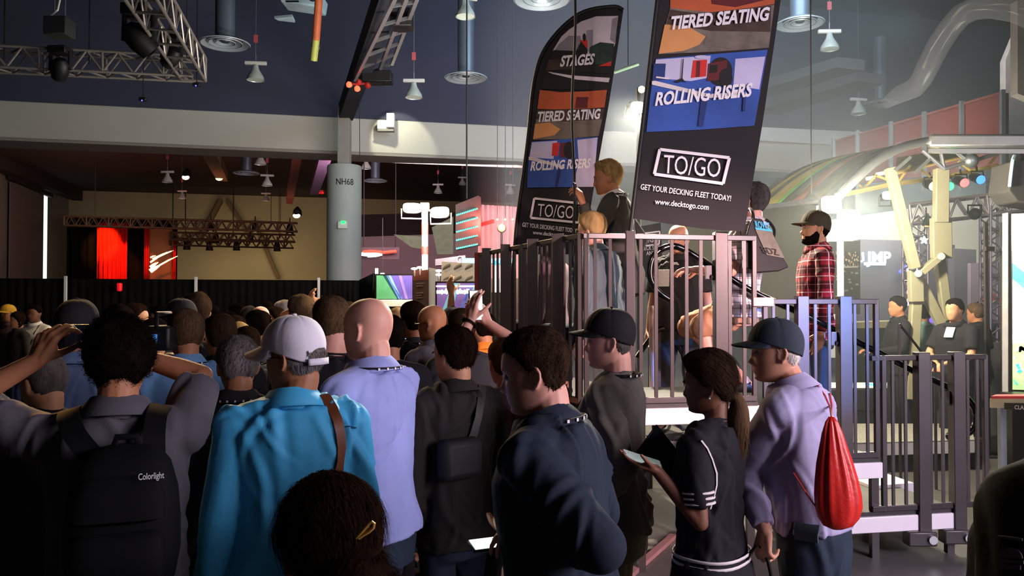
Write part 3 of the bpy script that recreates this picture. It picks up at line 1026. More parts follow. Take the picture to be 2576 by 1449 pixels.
for px in (1166, 1288):
    q = P(px, 663, 13.3)
    MB().bar((q.x, q.y, 0), (q.x, q.y, q.z), .04).build('leg', GALV, e)
m = MB().slab([P(1205, 700, 14.0), P(1310, 700, 14.0), P(1310, 830, 14.0), P(1205, 830, 14.0)], (0, .2, 0))
o = m.build('stand_wall', mat('stand_wall_brown', '#5e4a40', .8))
tag(o, 'brown stand wall seen through the bars of the left railing', 'wall panel')
for i, (x0, w, lb) in enumerate(((1233, 6, 'thin glowing light tube seen first through the left railing'), (1248, 9, 'glowing light tube seen second through the left railing'), (1260, 5, 'glowing light tube seen third through the left railing'))):
    e = empty('light_tube', P(x0, 780, 12.6), lb, 'light tube', 'upright light tubes behind the left railing')
    MB().tube([P(x0, 668, 12.6), P(x0, 1033, 12.6)], w / 2 / F * 12.6, 8).build('tube', mat('tube_glow', '#fff1e0', .4, var=0, emit=1.1), e)
    MB().tube([P(x0, 656, 12.6), P(x0, 667, 12.6)], w / 2 / F * 12.7, 8).build('cap', mat('tube_blue_cap', '#4cb4ff', .4, var=0, emit=1.2), e)
# dotted LED slab
e = empty('led_slab', P(1175, 620, 17), 'dark slanted panel with five rows of teal light dots', 'panel')
MB().slab([P(1146, 515, 16.6), P(1203, 492, 17.4), P(1203, 615, 17.4), P(1146, 628, 16.6)], (.05, .3, 0)).build('slab', mat('slab_brown', '#3c3434', .6), e)
m = MB()
for r in range(5):
    for k in range(12):
        t = (k + .7) / 12.4
        px, py = 1146 + 57 * t, (542, 563, 584, 605, 626)[r] - (18, 16, 15, 13, 12)[r] * t
        m.ball(P(px, py, 16.6 + .8 * t - .03), .02, n=6, m=4)
m.build('light_dots', mat('teal_dot', '#3fe0c0', .4, var=0, emit=1.4), e)
MB().tube([P(1174, 500, 17.15), P(1174, 420, 17.15) + Vector((0, 0, 5))], .02, 6).build('hanger', FIX, e)
# red lit drape with a hot lamp
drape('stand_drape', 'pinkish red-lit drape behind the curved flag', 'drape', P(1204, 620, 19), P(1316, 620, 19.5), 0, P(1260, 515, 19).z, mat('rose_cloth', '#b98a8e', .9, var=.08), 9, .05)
c = P(1262, 573, 18.2)
e = empty('red_stage_lamp', c, 'glowing orange-red lamp in front of the red-lit drape', 'lamp')
MB().ball(c, (.09, .06, .09)).build('lens', mat('orange_red_glow', '#ff7a4a', .4, var=0, emit=6), e)
MB().lathe(c + Vector((0, .06, 0)), [(.1, 0), (.11, .1), (.05, .2)], 14, Matrix.Rotation(-math.pi / 2, 3, 'X')).build('housing', FIX, e)
MB().bar(P(1204, 567, 18.5), P(1242, 556, 18.4), .08).build('beam', redcase, e)
MB().tube([(c.x, c.y + .1, 0), (c.x, c.y + .1, c.z)], .03, 8).build('stand', FIX, e)
lamp('POINT', 'red_lamp_glow', c + Vector((0, -.2, .1)), 160, (1.0, .16, .12), size=.1)
for px in (1251, 1271, 1290):
    c = P(px, 552, 18.0)
    e = empty('teal_lamp', c, 'tiny teal lamp in the row above the orange-red lamp', 'lamp', 'row of tiny teal lamps')
    MB().ball(c, .025).build('lens', mat('teal_glow', '#a8fff0', .4, var=0, emit=4), e)
    MB().box(c + Vector((0, .04, 0)), (.05, .05, .06)).build('case', FIX, e)
    MB().tube([c + Vector((0, .05, 0)), c + Vector((0, .05, 6.7))], .008, 6).build('cord', FIX, e)
# white pendant lamp and glowing swoosh logo
c = P(962, 702, 15.2)
e = empty('pendant_lamp', c, 'white glowing pendant lamp in front of the lit screen with green rays', 'lamp')
MB().lathe(c, [(.03, .12), (.06, .09), (.11, .0), (.10, -.02), (.04, -.06), (.001, -.07)], 18).build('lamp_shade', mat('pendant_glow', '#fff6e8', .4, var=0, emit=2.4), e)
MB().tube([c + Vector((0, 0, .1)), c + Vector((0, 0, 1.2))], .008, 6).build('cord', FIX, e)
e = empty('neon_logo', P(955, 640, 30), 'glowing red and white swoosh sign beside the grey column', 'sign')
for pts, r, mm in (([(913, 634), (935, 632), (965, 635), (997, 632)], .055, mat('neon_red', '#ff3a28', .4, var=0, emit=2.5)), ([(910, 639), (930, 641), (955, 640)], .07, mat('neon_white', '#ffe9ea', .4, var=0, emit=3)), ([(925, 645), (945, 644), (962, 640)], .04, mat('neon_white', '#ffe9ea', .4, var=0, emit=3))):
    MB().tube([P(a, b, 30) for a, b in pts], r, 8).build('neon_tube', mm, e)
MB().slab([P(905, 622, 30.2), P(1005, 622, 30.2), P(1005, 652, 30.2), P(905, 652, 30.2)], (0, .1, 0)).build('backing', mat('mauve_backing', '#4a3c40', .8), e)
for px in (915, 995):
    q = P(px, 622, 30.25)
    MB().tube([q, (q.x, q.y, 10.7)], .02, 6).build('cord', FIX, e)
# pale angular truss roof parts of the middle stand
o = MB().slab([P(990, 590, 24), P(1068, 595, 24), P(1068, 628, 24), P(1035, 622, 24)], (0, .1, 0)).build('roof_sail', mat('pale_sail', '#a39a80', .8))
tag(o, 'pale slanting roof sail left of the middle mast', 'sail')
o = MB().slab([P(1086, 572, 25), P(1140, 545, 25), P(1140, 640, 25), P(1100, 640, 25)], (0, .1, 0)).build('roof_sail', mat('pale_sail', '#a39a80', .8))
tag(o, 'pale slanting roof sail right of the middle mast', 'sail')

# ------------------------------------------------------------------ right-hand exhibits
# long red fascia with silver uprights
redp = mat('brick_red_fascia', '#561a13', .75, var=.08, vscale=.6)
aR = 12.9
e = empty('red_fascia', HA(2300, 330, aR), 'long brick-red fascia wall above the stage roof', 'fascia')
m = MB().slab([HA(2094, 357, aR), HA(2522, 233, aR), HA(2522, 420, aR), HA(2094, 470, aR)], E1 * .15)
m.build('panel', redp, e)
o = MB().bar(HA(2094, 357, aR - .02), HA(2522, 233, aR - .02), .05, .05).build('top_edge', mat('dark_red_edge', '#5e2a24', .7), e)
for px, t in ((2097, 352), (2157, 332), (2241, 310), (2325, 285), (2419, 258), (2522, 230)):
    MB().bar(HA(px, t - 4, aR - .06), HA(px, 480, aR - .06), .075).build('upright', GALV, e)
m = MB()
x = 2245
rr = random.Random(5)
while x < 2345:
    y = 362 - (x - 2245) * .26
    w = rr.uniform(4, 8)
    m.slab([HA(x, y, aR - .03), HA(x + w, y - w * .26, aR - .03), HA(x + w, y + 9, aR - .03), HA(x, y + 11, aR - .03)], E1 * -.04)
    x += w + 3
m.build('letter_strip', mat('dark_letter', '#5d3a34', .7), e)
for px in (2097, 2522):
    q = HA(px, 480, aR + .1)
    MB().bar((q.x, q.y, 0), (q.x, q.y, q.z + .5), .1).build('leg', GALV, e)
o = MB().slab([P(2530, 350, 17), P(2600, 350, 17), P(2600, -20, 17), P(2530, 150, 17)], (0, .2, 0)).build('stand_wall', mat('beige_panel', '#bfb3a8', .8))
# (kept behind the fascia end: pale stand wall at the picture edge)
tag(o, 'pale beige stand wall at the right edge above the stage roof', 'wall panel')
o = MB().slab([P(2560, 0, 13.5), P(2620, 0, 13.5), P(2620, 260, 13.5), P(2560, 235, 13.5)], (0, .2, 0)).build('stand_wall', mat('beige_panel_dark', '#7d7772', .8))
tag(o, 'grey stand wall panel at the top right corner of the picture', 'wall panel')
# ceiling soffits
m = MB()
m.bar(P(1925, 275, 24), P(2190, 196, 20), .9, .25)
struct('beam', m, mat('soffit_grey', '#2b2e33', .85, var=.1))
m = MB()
m.bar(P(1920, 225, 22), P(2140, 160, 18.5), .8, .25)
struct('beam', m, mat('soffit_grey', '#2b2e33', .85, var=.1))
# inflated clear duct
pts = [(2225, 262), (2262, 238), (2300, 222), (2318, 200), (2335, 165), (2360, 115), (2388, 72), (2418, 38), (2455, 20), (2500, 16), (2560, 26), (2640, 60)]
dm = bpy.data.materials.new('clear_film')
dm.use_nodes = True
b = dm.node_tree.nodes['Principled BSDF']
b.inputs['Base Color'].default_value = (.35, .36, .40, 1)
b.inputs['Roughness'].default_value = .18
b.inputs['Alpha'].default_value = .2
P3 = [P(x, y, 14.5 - .25 * i) for i, (x, y) in enumerate(pts)]
o = MB().tube(P3, [.10, .16, .18, .18, .19, .19, .19, .19, .19, .19, .19, .19], 16).build('film_duct', dm)
tag(o, 'clear inflated film tube curving down at the top right', 'duct')
lamp('SPOT', 'duct_rim_light', P(2200, 140, 11.5), 45, (1.0, .95, .7), P(2380, 90, 12.8), .1, angle=60)

# mobile stage roof
roofm = mat('roof_membrane', '#4a4833', .55, var=.12, vscale=.8)
strip = [roofm, mat('roof_yellow_light', '#b0a030', .5), mat('roof_green_light', '#5fbf3f', .5), mat('roof_red', '#8f5a40', .5), mat('roof_dark', '#35312a', .6)]  # yellow and green light streaks put into the membrane's band colours
e = empty('stage_roof', P(2200, 500, 11), 'curved stage roof with yellow and green light streaks in its colour', 'stage roof')
RN, RF = P(2338, 352, 9.6), P(2120, 392, 13.0)
EN, EF = P(2106, 492, 9.2), P(1868, 524, 12.4)


def roof(u, v):
    a, b = RN.lerp(RF, u), EN.lerp(EF, u)
    p = a.lerp(b, v)
    p = p + Vector((0, 0, .16 * math.sin(v * math.pi)))
    return p


m = MB()
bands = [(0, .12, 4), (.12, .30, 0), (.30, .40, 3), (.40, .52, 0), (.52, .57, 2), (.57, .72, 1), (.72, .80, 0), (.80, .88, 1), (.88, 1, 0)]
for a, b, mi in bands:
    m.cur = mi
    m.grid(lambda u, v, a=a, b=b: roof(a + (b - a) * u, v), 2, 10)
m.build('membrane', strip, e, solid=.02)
MB().tube([roof(0, v / 8) + Vector((0, -.03, -.02)) for v in range(9)], .055, 10).build('edge_tube', ALU, e)
MB().tube([roof(u / 6, 1) + Vector((0, 0, -.03)) for u in range(7)], .04, 8).build('eave_tube', ALU, e)
# fascia tube and truss web
fa, fb_ = P(2335, 356, 9.55), P(2600, 356, 9.1)
MB().bar(fa, fb_, .14, .16).build('front_beam', ALU, e, bevel=.03)
MB().bar(fa + Vector((0, 0, -.12)), fb_ + Vector((0, 0, -.12)), .05, .05).build('front_beam', ALU, e)
m = MB()
for (x0, y0, x1, y1) in ((2320, 378, 2375, 425), (2365, 372, 2375, 425), (2392, 372, 2440, 408), (2436, 372, 2440, 408), (2440, 408, 2555, 370), (2375, 425, 2430, 408), (2340, 400, 2300, 435), (2250, 430, 2290, 395)):
    m.tube([P(x0, y0, 9.6), P(x1, y1, 9.6)], .024, 8)
m.build('web', ALU, e)
MB().ball(P(2442, 404, 9.6), .09).build('node', GALV, e)
ym = mat('yellow_truss', '#c9b45e', .5, var=.08)  # yellow base colour of the rear truss
m = MB()
yl = [(2125, 487, 10.2), (2240, 462, 10.6), (2370, 445, 10.8), (2510, 415, 11.0)]
for dy, dd in ((0, 0), (4, .25)):
    m.tube([P(x, y + dy, d + dd) for x, y, d in yl], .022, 8)
for (x0, y0, x1, y1) in ((2170, 478, 2205, 440), (2160, 465, 2175, 477), (2260, 458, 2290, 416), (2310, 420, 2340, 445), (2410, 405, 2440, 428), (2200, 440, 2240, 455), (2490, 412, 2512, 385)):
    m.tube([P(x0, y0, 10.6), P(x1, y1, 10.6)], .018, 6)
m.build('rear_truss', ym, e)
m = MB()
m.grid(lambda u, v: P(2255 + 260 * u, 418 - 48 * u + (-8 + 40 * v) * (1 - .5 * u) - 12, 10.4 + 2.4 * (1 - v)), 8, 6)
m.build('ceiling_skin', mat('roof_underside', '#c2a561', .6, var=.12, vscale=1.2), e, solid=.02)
for k, (px, py) in enumerate(((2268, 424), (2301, 420), (2317, 417), (2333, 413), (2208, 445))):
    pass
tubes = mat('roof_tube_glow', '#fffbe8', .4, var=0, emit=5)
for x0, x1, y in ((2256, 2282, 427), (2290, 2306, 421), (2308, 2324, 417), (2330, 2337, 414), (2180, 2200, 449), (2205, 2225, 438)):
    c0, c1 = P(x0, y + 1, 11.2), P(x1, y - 3, 11.2)
    MB().tube([c0, c1], .024, 8).build('roof_tube', tubes, e)
# folding legs
legm = mat('stage_leg_paint', '#8f8a70', .5, var=.06)


def legpath(name, pts, ws, d, mm=legm, par=e):
    m = MB()
    for (a, b, w) in zip(pts[:-1], pts[1:], ws):
        m.bar(P(a[0], a[1], d), P(b[0], b[1], d), w, .10, up=(0, 1, 0))
    return m.build(name, mm, par, bevel=.012)


legpath('leg', [(2238, 422), (2302, 676)], [.12], 9.7)
legpath('leg', [(2368, 424), (2366, 560)], [.17], 9.7)
legpath('leg', [(2366, 548), (2368, 650)], [.24], 9.75)
legpath('brace', [(2312, 690), (2372, 640)], [.085], 9.72)
legpath('leg', [(2302, 680), (2304, 760)], [.17], 9.8)
legpath('leg', [(2304, 750), (2290, 1005)], [.13], 9.85)
legpath('brace', [(2312, 705), (2375, 830)], [.12], 9.9)
legpath('leg', [(2362, 645), (2388, 850)], [.12], 9.9)
m = MB()
for (px, py) in ((2310, 688), (2368, 645)):
    m.tube([P(px, py, 9.6), P(px, py, 9.9)], .045, 12)
m.build('hinge_pin', GALV, e)
# coloured par lamps
pc = [('yellow', 2348, 468, '#ffe27a', 7), ('green', 2388, 469, '#3cff7c', 3.2), ('red', 2426, 460, '#ff5a5a', 3.2), ('blue', 2467, 452, '#3a78ff', 3.2)]
for nm, px, py, cc, st in pc:
    c = P(px, py, 10.6)
    e = empty('par_lamp', c, nm + ' glowing stage lamp in the row under the stage roof', 'stage lamp', None)
    R = Matrix.Rotation(-math.pi / 2 + .45, 3, 'X')
    MB().lathe(c, [(.045, -.22), (.065, -.16), (.068, 0), (.062, 0), (.058, -.02)], 16, R.transposed() @ Matrix.Rotation(math.pi, 3, 'X') if False else Matrix.Rotation(math.pi / 2 + .35, 3, 'X')).build('can', FIX, e)
    Rl = Matrix.Rotation(math.pi / 2 + .35, 3, 'X')
    MB().lathe(c + Rl @ Vector((0, 0, .004)), [(.001, 0), (.062, 0), (.055, .015), (.001, .022)], 18, Rl).build('lens', mat('par_' + nm, cc, .4, var=0, emit=st), e)
    MB().tube([c + Vector((-.08, .05, 0)), c + Vector((-.08, .08, .13)), c + Vector((.08, .08, .13)), c + Vector((.08, .05, 0))], .010, 6).build('yoke', FIX, e)
    MB().tube([c + Vector((0, .08, .13)), c + Vector((0, .1, .2))], .014, 6).build('clamp', FIX, e)
c = P(2232, 492, 11.5)
flood(c, 0, -.2, .16, .14, 'round white-green floodlight left of the slanting stage leg', lens=mat('greenish_lens', '#f2ffe0', .3, var=0, emit=8))

# hall partition and stands behind the stage
o = MB().slab([P(1700, 505, 12.6), P(2052, 516, 12.6), P(2052, 800, 12.6), P(1700, 800, 12.6)], (0, .15, 0)).build('stand_wall', mat('olive_grey_wall', '#6f6b5a', .85, var=.05))
tag(o, 'olive grey stand wall behind the man in the red plaid shirt', 'wall panel')
o = MB().slab([P(2040, 560, 19), P(2600, 480, 19), P(2600, 900, 19), P(2040, 900, 19)], (0, .2, 0)).build('stand_wall', mat('pale_cream_wall', '#dcdccb', .8, var=.04, vscale=.6))
tag(o, 'large pale cream wall behind the stage and its truss gate', 'wall panel')
o = MB().slab([P(2160, 415, 20.5), P(2480, 400, 20.5), P(2480, 560, 20.5), P(2160, 590, 20.5)], (0, .2, 0)).build('stand_wall', mat('teal_grey_wall', '#7c8b88', .85, var=.06, vscale=.5))
tag(o, 'teal-grey wall seen under the stage roof', 'wall panel')
# dark booth with glowing sign
e = empty('dark_booth', P(2290, 900, 15.5), 'dark booth wall with a glowing white sign', 'booth')
MB().slab([P(2164, 602, 15.5), P(2286, 605, 15.5), P(2286, 930, 15.5), P(2164, 930, 15.5)], (0, .3, 0)).build('left_wall', mat('booth_dark_grey', '#595862', .8, var=.06), e)
MB().slab([P(2290, 612, 15.2), P(2402, 616, 15.2), P(2402, 930, 15.2), P(2290, 930, 15.2)], (0, .3, 0)).build('right_wall', mat('booth_dark_violet', '#4a4652', .8, var=.06), e)
signm = mat('sign_glow', '#e9fbff', .4, var=0, emit=3.2, ecol='#c8f2ff')
lettering('JMP', P(2178, 661, 15.4), P(2241, 661, 15.4), P(2178, 633, 15.4) - P(2178, 661, 15.4), signm, e, 'sign_letters', bold=.04, lift=.01)
MB().slab([P(2175, 660, 15.43), P(2228, 660, 15.43), P(2228, 667, 15.43), P(2175, 667, 15.43)], (0, .03, 0)).build('sign_base', signm, e)
MB().tube([P(2170, 635, 15.42), P(2172, 655, 15.42), P(2166, 658, 15.42)], .02, 6).build('sign_arc', signm, e)
o = MB().bar(P(2263, 686, 15.3), P(2281, 668, 15.3), .05).build('blue_stick', mat('blue_stick_glow', '#4a58ff', .4, var=0, emit=1.6), e)
for px, y0, y1 in ((2283, 650, 690), (2284, 705, 770), (2308, 640, 700)):
    MB().tube([P(px, y0, 15.1), P(px, y1, 15.1)], .02, 6).build('light_strip', mat('violet_strip_glow', '#c9c0ff', .4, var=0, emit=1.5), e)
# poster wall with a crowd picture
e = empty('photo_poster', P(2135, 760, 11.5), 'poster with small warm-coloured crowd pictures beside the plaid shirt', 'poster')
MB().slab([P(2085, 608, 11.5), P(2164, 606, 11.5), P(2164, 790, 11.5), P(2085, 790, 11.5)], (0, .08, 0)).build('board', mat('poster_dark', '#38332e', .7), e)
rr = random.Random(9)
m = MB()
for k in range(70):
    x, y = rr.uniform(2088, 2160), rr.uniform(632, 668)
    m.cur = rr.choice([0, 0, 1, 2, 3])
    s = rr.uniform(1.5, 3)
    m.slab([P(x, y, 11.49), P(x + s, y, 11.49), P(x + s, y + s * 2.2, 11.49), P(x, y + s * 2.2, 11.49)], (0, .01, 0))
m.cur = 4
m.slab([P(2106, 645, 11.48), P(2124, 643, 11.48), P(2124, 654, 11.48), P(2106, 655, 11.48)], (0, .01, 0))
m.cur = 5
for k in range(20):
    x, y = rr.uniform(2090, 2155), rr.uniform(680, 735)
    s = rr.uniform(3, 7)
    m.slab([P(x, y, 11.49), P(x + s, y, 11.49), P(x + s * 1.2, y + s * .7, 11.49), P(x, y + s * .7, 11.49)], (0, .01, 0))
m.build('picture', [mat('pp_tan', '#c9a27a', .7), mat('pp_brown', '#7a573c', .7), mat('pp_dark', '#3f2e22', .7), mat('pp_pale', '#e4d0b4', .7), mat('pp_red', '#c23b2c', .7), mat('pp_grey', '#8f8b82', .7)], e, smooth=False)
m = MB().slab([P(2110, 670, 11.48), P(2158, 669, 11.48), P(2158, 673, 11.48), P(2110, 674, 11.48)], (0, .01, 0))
m.build('title_strip', mat('poster_strip', '#b9b2a4', .7), e)
# purple backdrop with orange burst on the far right
e = empty('printed_backdrop', P(2500, 850, 14), 'violet printed backdrop with an orange burst at the right', 'backdrop')
MB().slab([P(2442, 662, 14), P(2546, 658, 14), P(2546, 815, 14), P(2442, 815, 14)], (0, .1, 0)).build('panel', mat('violet_panel', '#8a7f92', .7, var=.08, vscale=2), e)
m = MB()
for k in range(16):
    t = k / 15
    x = 2462 + 66 * t
    m.slab([P(x, 757 - 18 * math.sin(t * math.pi), 13.98), P(x + 3, 757 - 18 * math.sin(t * math.pi), 13.98), P(x + 4, 760, 13.98), P(x, 760, 13.98)], (0, .01, 0))
m.build('orange_burst', mat('orange_print', '#b5574a', .7), e)
MB().slab([P(2400, 625, 14.8), P(2456, 628, 14.8), P(2456, 930, 14.8), P(2400, 930, 14.8)], (0, .2, 0)).build('dark_side', mat('booth_dark_grey', '#595862', .8), e)
MB().slab([P(2440, 815, 13.9), P(2546, 815, 13.9), P(2546, 1008, 13.9), P(2440, 1008, 13.9)], (0, .3, 0)).build('plinth', mat('grey_plinth', '#4a4a4e', .8), e)
# truss gate
trussR = mat('gate_truss', '#a7a3ad', .4, .6, var=.08)
truss('horizontal truss of the gate at the right', P(2290, 540, 12.3), P(2585, 505, 11.6), .30, .022, trussR, 12)
truss('left upright truss tower of the gate, behind the stage leg', P(2302, 930, 12.3), P(2302, 540, 12.3), .26, .02, trussR, 14)
truss('right upright truss tower of the gate', P(2500, 930, 11.8), P(2500, 520, 11.8), .26, .02, trussR, 14)
c = P(2452, 538, 11.7)
e = empty('black_fixture', c, 'black round stage lamp hanging on the gate truss', 'stage light')
MB().ball(c, (.085, .1, .09)).build('head', FIX, e)
MB().tube([c + Vector((-.1, 0, 0)), c + Vector((-.1, 0, .13)), c + Vector((.1, 0, .13)), c + Vector((.1, 0, 0))], .016, 6).build('yoke', FIX, e)
c = P(2330, 562, 12.0)
e = empty('black_fixture', c, 'small dark green stage lamp with an orange lens under the gate truss', 'stage light')
MB().lathe(c, [(.03, .12), (.05, .06), (.055, -.04), (.05, -.04)], 14, Matrix.Rotation(.3, 3, 'Y')).build('head', mat('dark_green_paint', '#26342a', .5), e)
MB().ball(c + Vector((0, -.02, -.045)), (.04, .03, .012)).build('lens', mat('orange_lens_glow', '#ffb070', .4, var=0, emit=1.5), e)
MB().tube([c + Vector((0, 0, .1)), c + Vector((0, 0, .25))], .01, 6).build('hook', FIX, e)
c = P(2326, 604, 12.0)
e = empty('star_lamp', c, 'small glowing star lamp hanging below the gate truss', 'lamp')
st = [c + Vector(((.065 if k % 2 == 0 else .03) * math.sin(k * math.pi / 5), 0, (.065 if k % 2 == 0 else .03) * math.cos(k * math.pi / 5))) for k in range(10)]
MB().slab(st, (0, .03, 0)).build('star', mat('star_glow', '#f4f6ff', .4, var=0, emit=3), e)
MB().tube([c + Vector((0, 0, .06)), c + Vector((0, 0, .22))], .006, 6).build('cord', FIX, e)
# purple-lit bar counter
e = empty('bar_counter', P(2250, 900, 13), 'bar counter with a yellow-lit and violet-lit top behind the stairs', 'counter')
MB().slab([P(2130, 812, 12.6), P(2420, 802, 13.2), P(2420, 822, 13.2), P(2130, 826, 12.6)], (0, .5, 0)).build('top', mat('counter_lit_top', '#d9cfa0', .5, var=.05), e)  # yellow light on the counter put into the top's colour
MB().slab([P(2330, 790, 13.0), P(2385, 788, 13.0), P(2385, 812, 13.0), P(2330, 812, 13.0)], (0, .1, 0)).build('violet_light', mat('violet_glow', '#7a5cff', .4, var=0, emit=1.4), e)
MB().slab([P(2262, 770, 12.9), P(2302, 769, 12.9), P(2302, 808, 12.9), P(2262, 808, 12.9)], (0, .3, 0)).build('white_box', mat('lilac_box', '#d9cfe6', .5), e)
q0, q1 = P(2130, 826, 12.6), P(2420, 822, 13.2)
MB().slab([(q0.x, q0.y, 0), (q1.x, q1.y, 0), q1, q0], (0, .45, 0)).build('front', mat('counter_dark', '#2b2a2c', .8), e)
# LED screen at the picture edge
e = empty('led_screen', P(2600, 990, 8.2), 'bright LED screen with a cyan band at the right edge', 'screen')
sc = [mat('led_white', '#f4fbff', .5, var=0, emit=1.25), mat('led_cyan', '#2bc6da', .5, var=0, emit=.9), mat('led_green', '#9fd38a', .5, var=.6, vscale=5, emit=.75), mat('led_pink', '#e8a8b8', .5, var=.3, vscale=9, emit=.7)]
MB().slab([P(2544, 538, 8.25), P(2720, 530, 7.6), P(2720, 990, 7.6), P(2544, 985, 8.25)], (0.05, .15, 0)).build('cabinet', BLACK, e)
m = MB()


def SP(px, py, off=.0):
    t = (px - 2544) / 176
    return P(px, py, 8.24 - .65 * t - .012 - off)


def sq(pts, mi, off):
    m.cur = mi
    m.slab([SP(a, b, off) for a, b in pts], (0, .006, 0))


sq([(2548, 540), (2718, 533), (2718, 985), (2548, 980)], 0, 0)
sq([(2548, 662), (2600, 705), (2718, 790), (2718, 830), (2600, 745), (2548, 702)], 1, .008)
sq([(2548, 865), (2718, 850), (2718, 985), (2548, 980)], 2, .008)
rr = random.Random(4)
for k in range(60):
    x, y, s = rr.uniform(2549, 2640), rr.uniform(872, 970), rr.uniform(2, 6)
    sq([(x, y), (x + s, y - s * .4), (x + s * 1.3, y + s * .6), (x + s * .3, y + s)], rr.choice([0, 3, 0, 1]), .012 + k * 2e-4)
m.build('image', sc, e, smooth=False)
MB().slab([P(2536, 535, 8.3), P(2544, 535, 8.3), P(2544, 988, 8.3), P(2536, 988, 8.3)], (0, .1, 0)).build('edge_frame', mat('frame_grey', '#8e8a8e', .5), e)
q = P(2640, 988, 8.0)
MB().box((q.x, q.y, q.z / 2), (.9, .2, q.z)).build('stand', BLACK, e)
for px, y0, y1, lb in ((2484, 560, 990, 'dark upright pole in front of the violet backdrop'), (2524, 560, 890, 'dark upright pole beside the LED screen')):
    q = P(px, y1, 9.0)
    e = empty('upright_pole', (q.x, q.y, 0), lb, 'pole')
    MB().bar((q.x, q.y, 0), (q.x, q.y, P(px, y0, 9.0).z), .04).build('pole', STEEL, e)
    MB().box((q.x, q.y, .01), (.3, .3, .02)).build('base', STEEL, e)
    MB().box(P(px + 4, 626, 8.95), (.10, .06, .05)).build('clamp', STEEL, e)
# big dark speaker shape at right edge
e = empty('hanging_speaker', P(2590, 480, 9), 'dark angular loudspeaker cut by the right edge under the roof beam', 'speaker')
MB().slab([P(2546, 405, 9), P(2640, 395, 9), P(2640, 520, 9), P(2560, 508, 9), P(2537, 480, 9)], (0, .4, 0)).build('cabinet', mat('speaker_grey', '#4d4a48', .7), e, bevel=.02)
MB().bar(P(2570, 380, 9.2), P(2570, 405, 9.2), .08).build('bracket', FIX, e)
MB().tube([P(2552, 392, 9.02), P(2548, 402, 8.98), P(2543, 440, 8.98), P(2540, 470, 8.98)], .02, 6).build('light_edge', mat('pale_blue_edge', '#b4d6da', .5), e)
# red-topped counter with sign
e = empty('info_counter', P(2560, 1050, 6.0), 'white counter with a pinkish red top and a black CLAS sign', 'counter')
MB().slab([P(2494, 1003, 6.1), P(2700, 1003, 5.6), P(2700, 1030, 5.6), P(2494, 1026, 6.1)], (0, .02, 0)).build('fascia', mat('cream_fascia', '#c9c0a8', .6), e)
MB().slab([P(2494, 1003, 6.1), P(2700, 1003, 5.6), P(2700, 996, 6.2), P(2505, 998, 6.5)], (0, 0, .02)).build('top', mat('coral_top', '#d8484a', .5), e)
MB().slab([P(2529, 1014, 6.0), P(2640, 1016, 5.7), P(2640, 1034, 5.7), P(2529, 1030, 6.0)], (0, .015, 0)).build('sign_plate', mat('sign_black', '#241f1e', .6), e)
lettering('CLAS', P(2553, 1029, 5.92), P(2582, 1030, 5.84), (0, 0, .030), PRINTWHITE, e, 'sign_letters', bold=.01, lift=.004)
for px, d in ((2520, 6.15), (2660, 5.75)):
    q = P(px, 1026, d)
    MB().bar((q.x, q.y, 0), (q.x, q.y, q.z), .045).build('leg', GALV, e)
# grey low booth wall and platforms on the floor at the right
o = MB().slab([P(2404, 862, 10.5), P(2600, 862, 10.5), P(2600, 1105, 10.5) , P(2404, 1105, 10.5)], (0, .15, 0)).build('stand_wall', mat('dark_grey_low_wall', '#4b4b47', .85, var=.05))
tag(o, 'low dark grey wall behind the curved end of the handrail', 'wall panel')
e = empty('display_riser', P(2250, 1130, 7.6), 'white low riser with a grey carpet top behind the stair railing', 'riser')
a, b, c, d = P(2134, 1120, 8.1), P(2452, 1108, 8.3), P(2440, 1062, 9.4), P(2134, 1055, 9.4)
zt = .30
q = [(p.x, p.y, zt) for p in (a, b, c, d)]
MB().slab([(x, y, zt - .13) for x, y, _ in q], (0, 0, .13)).build('frame', mat('riser_white', '#c9c7b8', .6), e, bevel=.01)
MB().slab([(x, y, zt) for x, y, _ in q], (0, 0, .012)).build('carpet', mat('grey_carpet', '#7a776c', .95, var=.5, vscale=60), e)
m = MB()
for (x, y, _) in q:
    MB().box((x * .98 + .02 * q[2][0], y * .98 + .02 * q[2][1], (zt - .13) / 2), (.06, .06, zt - .13)).build('foot', BLACK, e)
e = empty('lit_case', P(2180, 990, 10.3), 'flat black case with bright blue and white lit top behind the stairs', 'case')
a = P(2190, 975, 10.3)
MB().box((a.x, a.y + .3, a.z - .16), (1.6, .7, .30)).build('case', FIX, e, bevel=.02)
MB().box((a.x - .1, a.y + .3, a.z + .0), (1.2, .55, .015)).build('lit_top', mat('top_reflection_glow', '#e6e2c8', .3, var=.4, vscale=6, emit=.9), e)  # bright reflection on the case top put in as its own glow
MB().box((a.x + .15, a.y + .2, a.z + .012), (.18, .3, .012)).build('blue_light', mat('blue_pad_glow', '#5aa8ff', .3, var=0, emit=2), e)
MB().box((a.x, a.y + .3, (a.z - .31) / 2), (1.4, .6, max(.05, a.z - .31))).build('base', FIX, e)
# ------------------------------------------------------------------ tiered platform with railings


def DY(px):   # distance of the platform's front line at picture column px
    u = (px - CX) / F
    return (5.05 - .171 * .46) / (1 - .171 * u)


ZA, ZB, ZC = 1.11, .70, .326
edge_m = mat('anodised_edge', '#d8ced0', .45, .15, var=.03)
deck_m = mat('deck_board', '#2b2724', .6, var=.25, vscale=8, bump=.1, bscale=60)
FD = Vector((1, .171, 0)).normalized()     # along the front
BD = Vector((-.353, .935, 0)).normalized()  # along the left side, away from the viewer


def front(px, z, off=0.0):
    y = DY(px)
    p = Vector(((px - CX) / F * y, y, z))
    return p + Vector((-.17, 1, 0)) * off


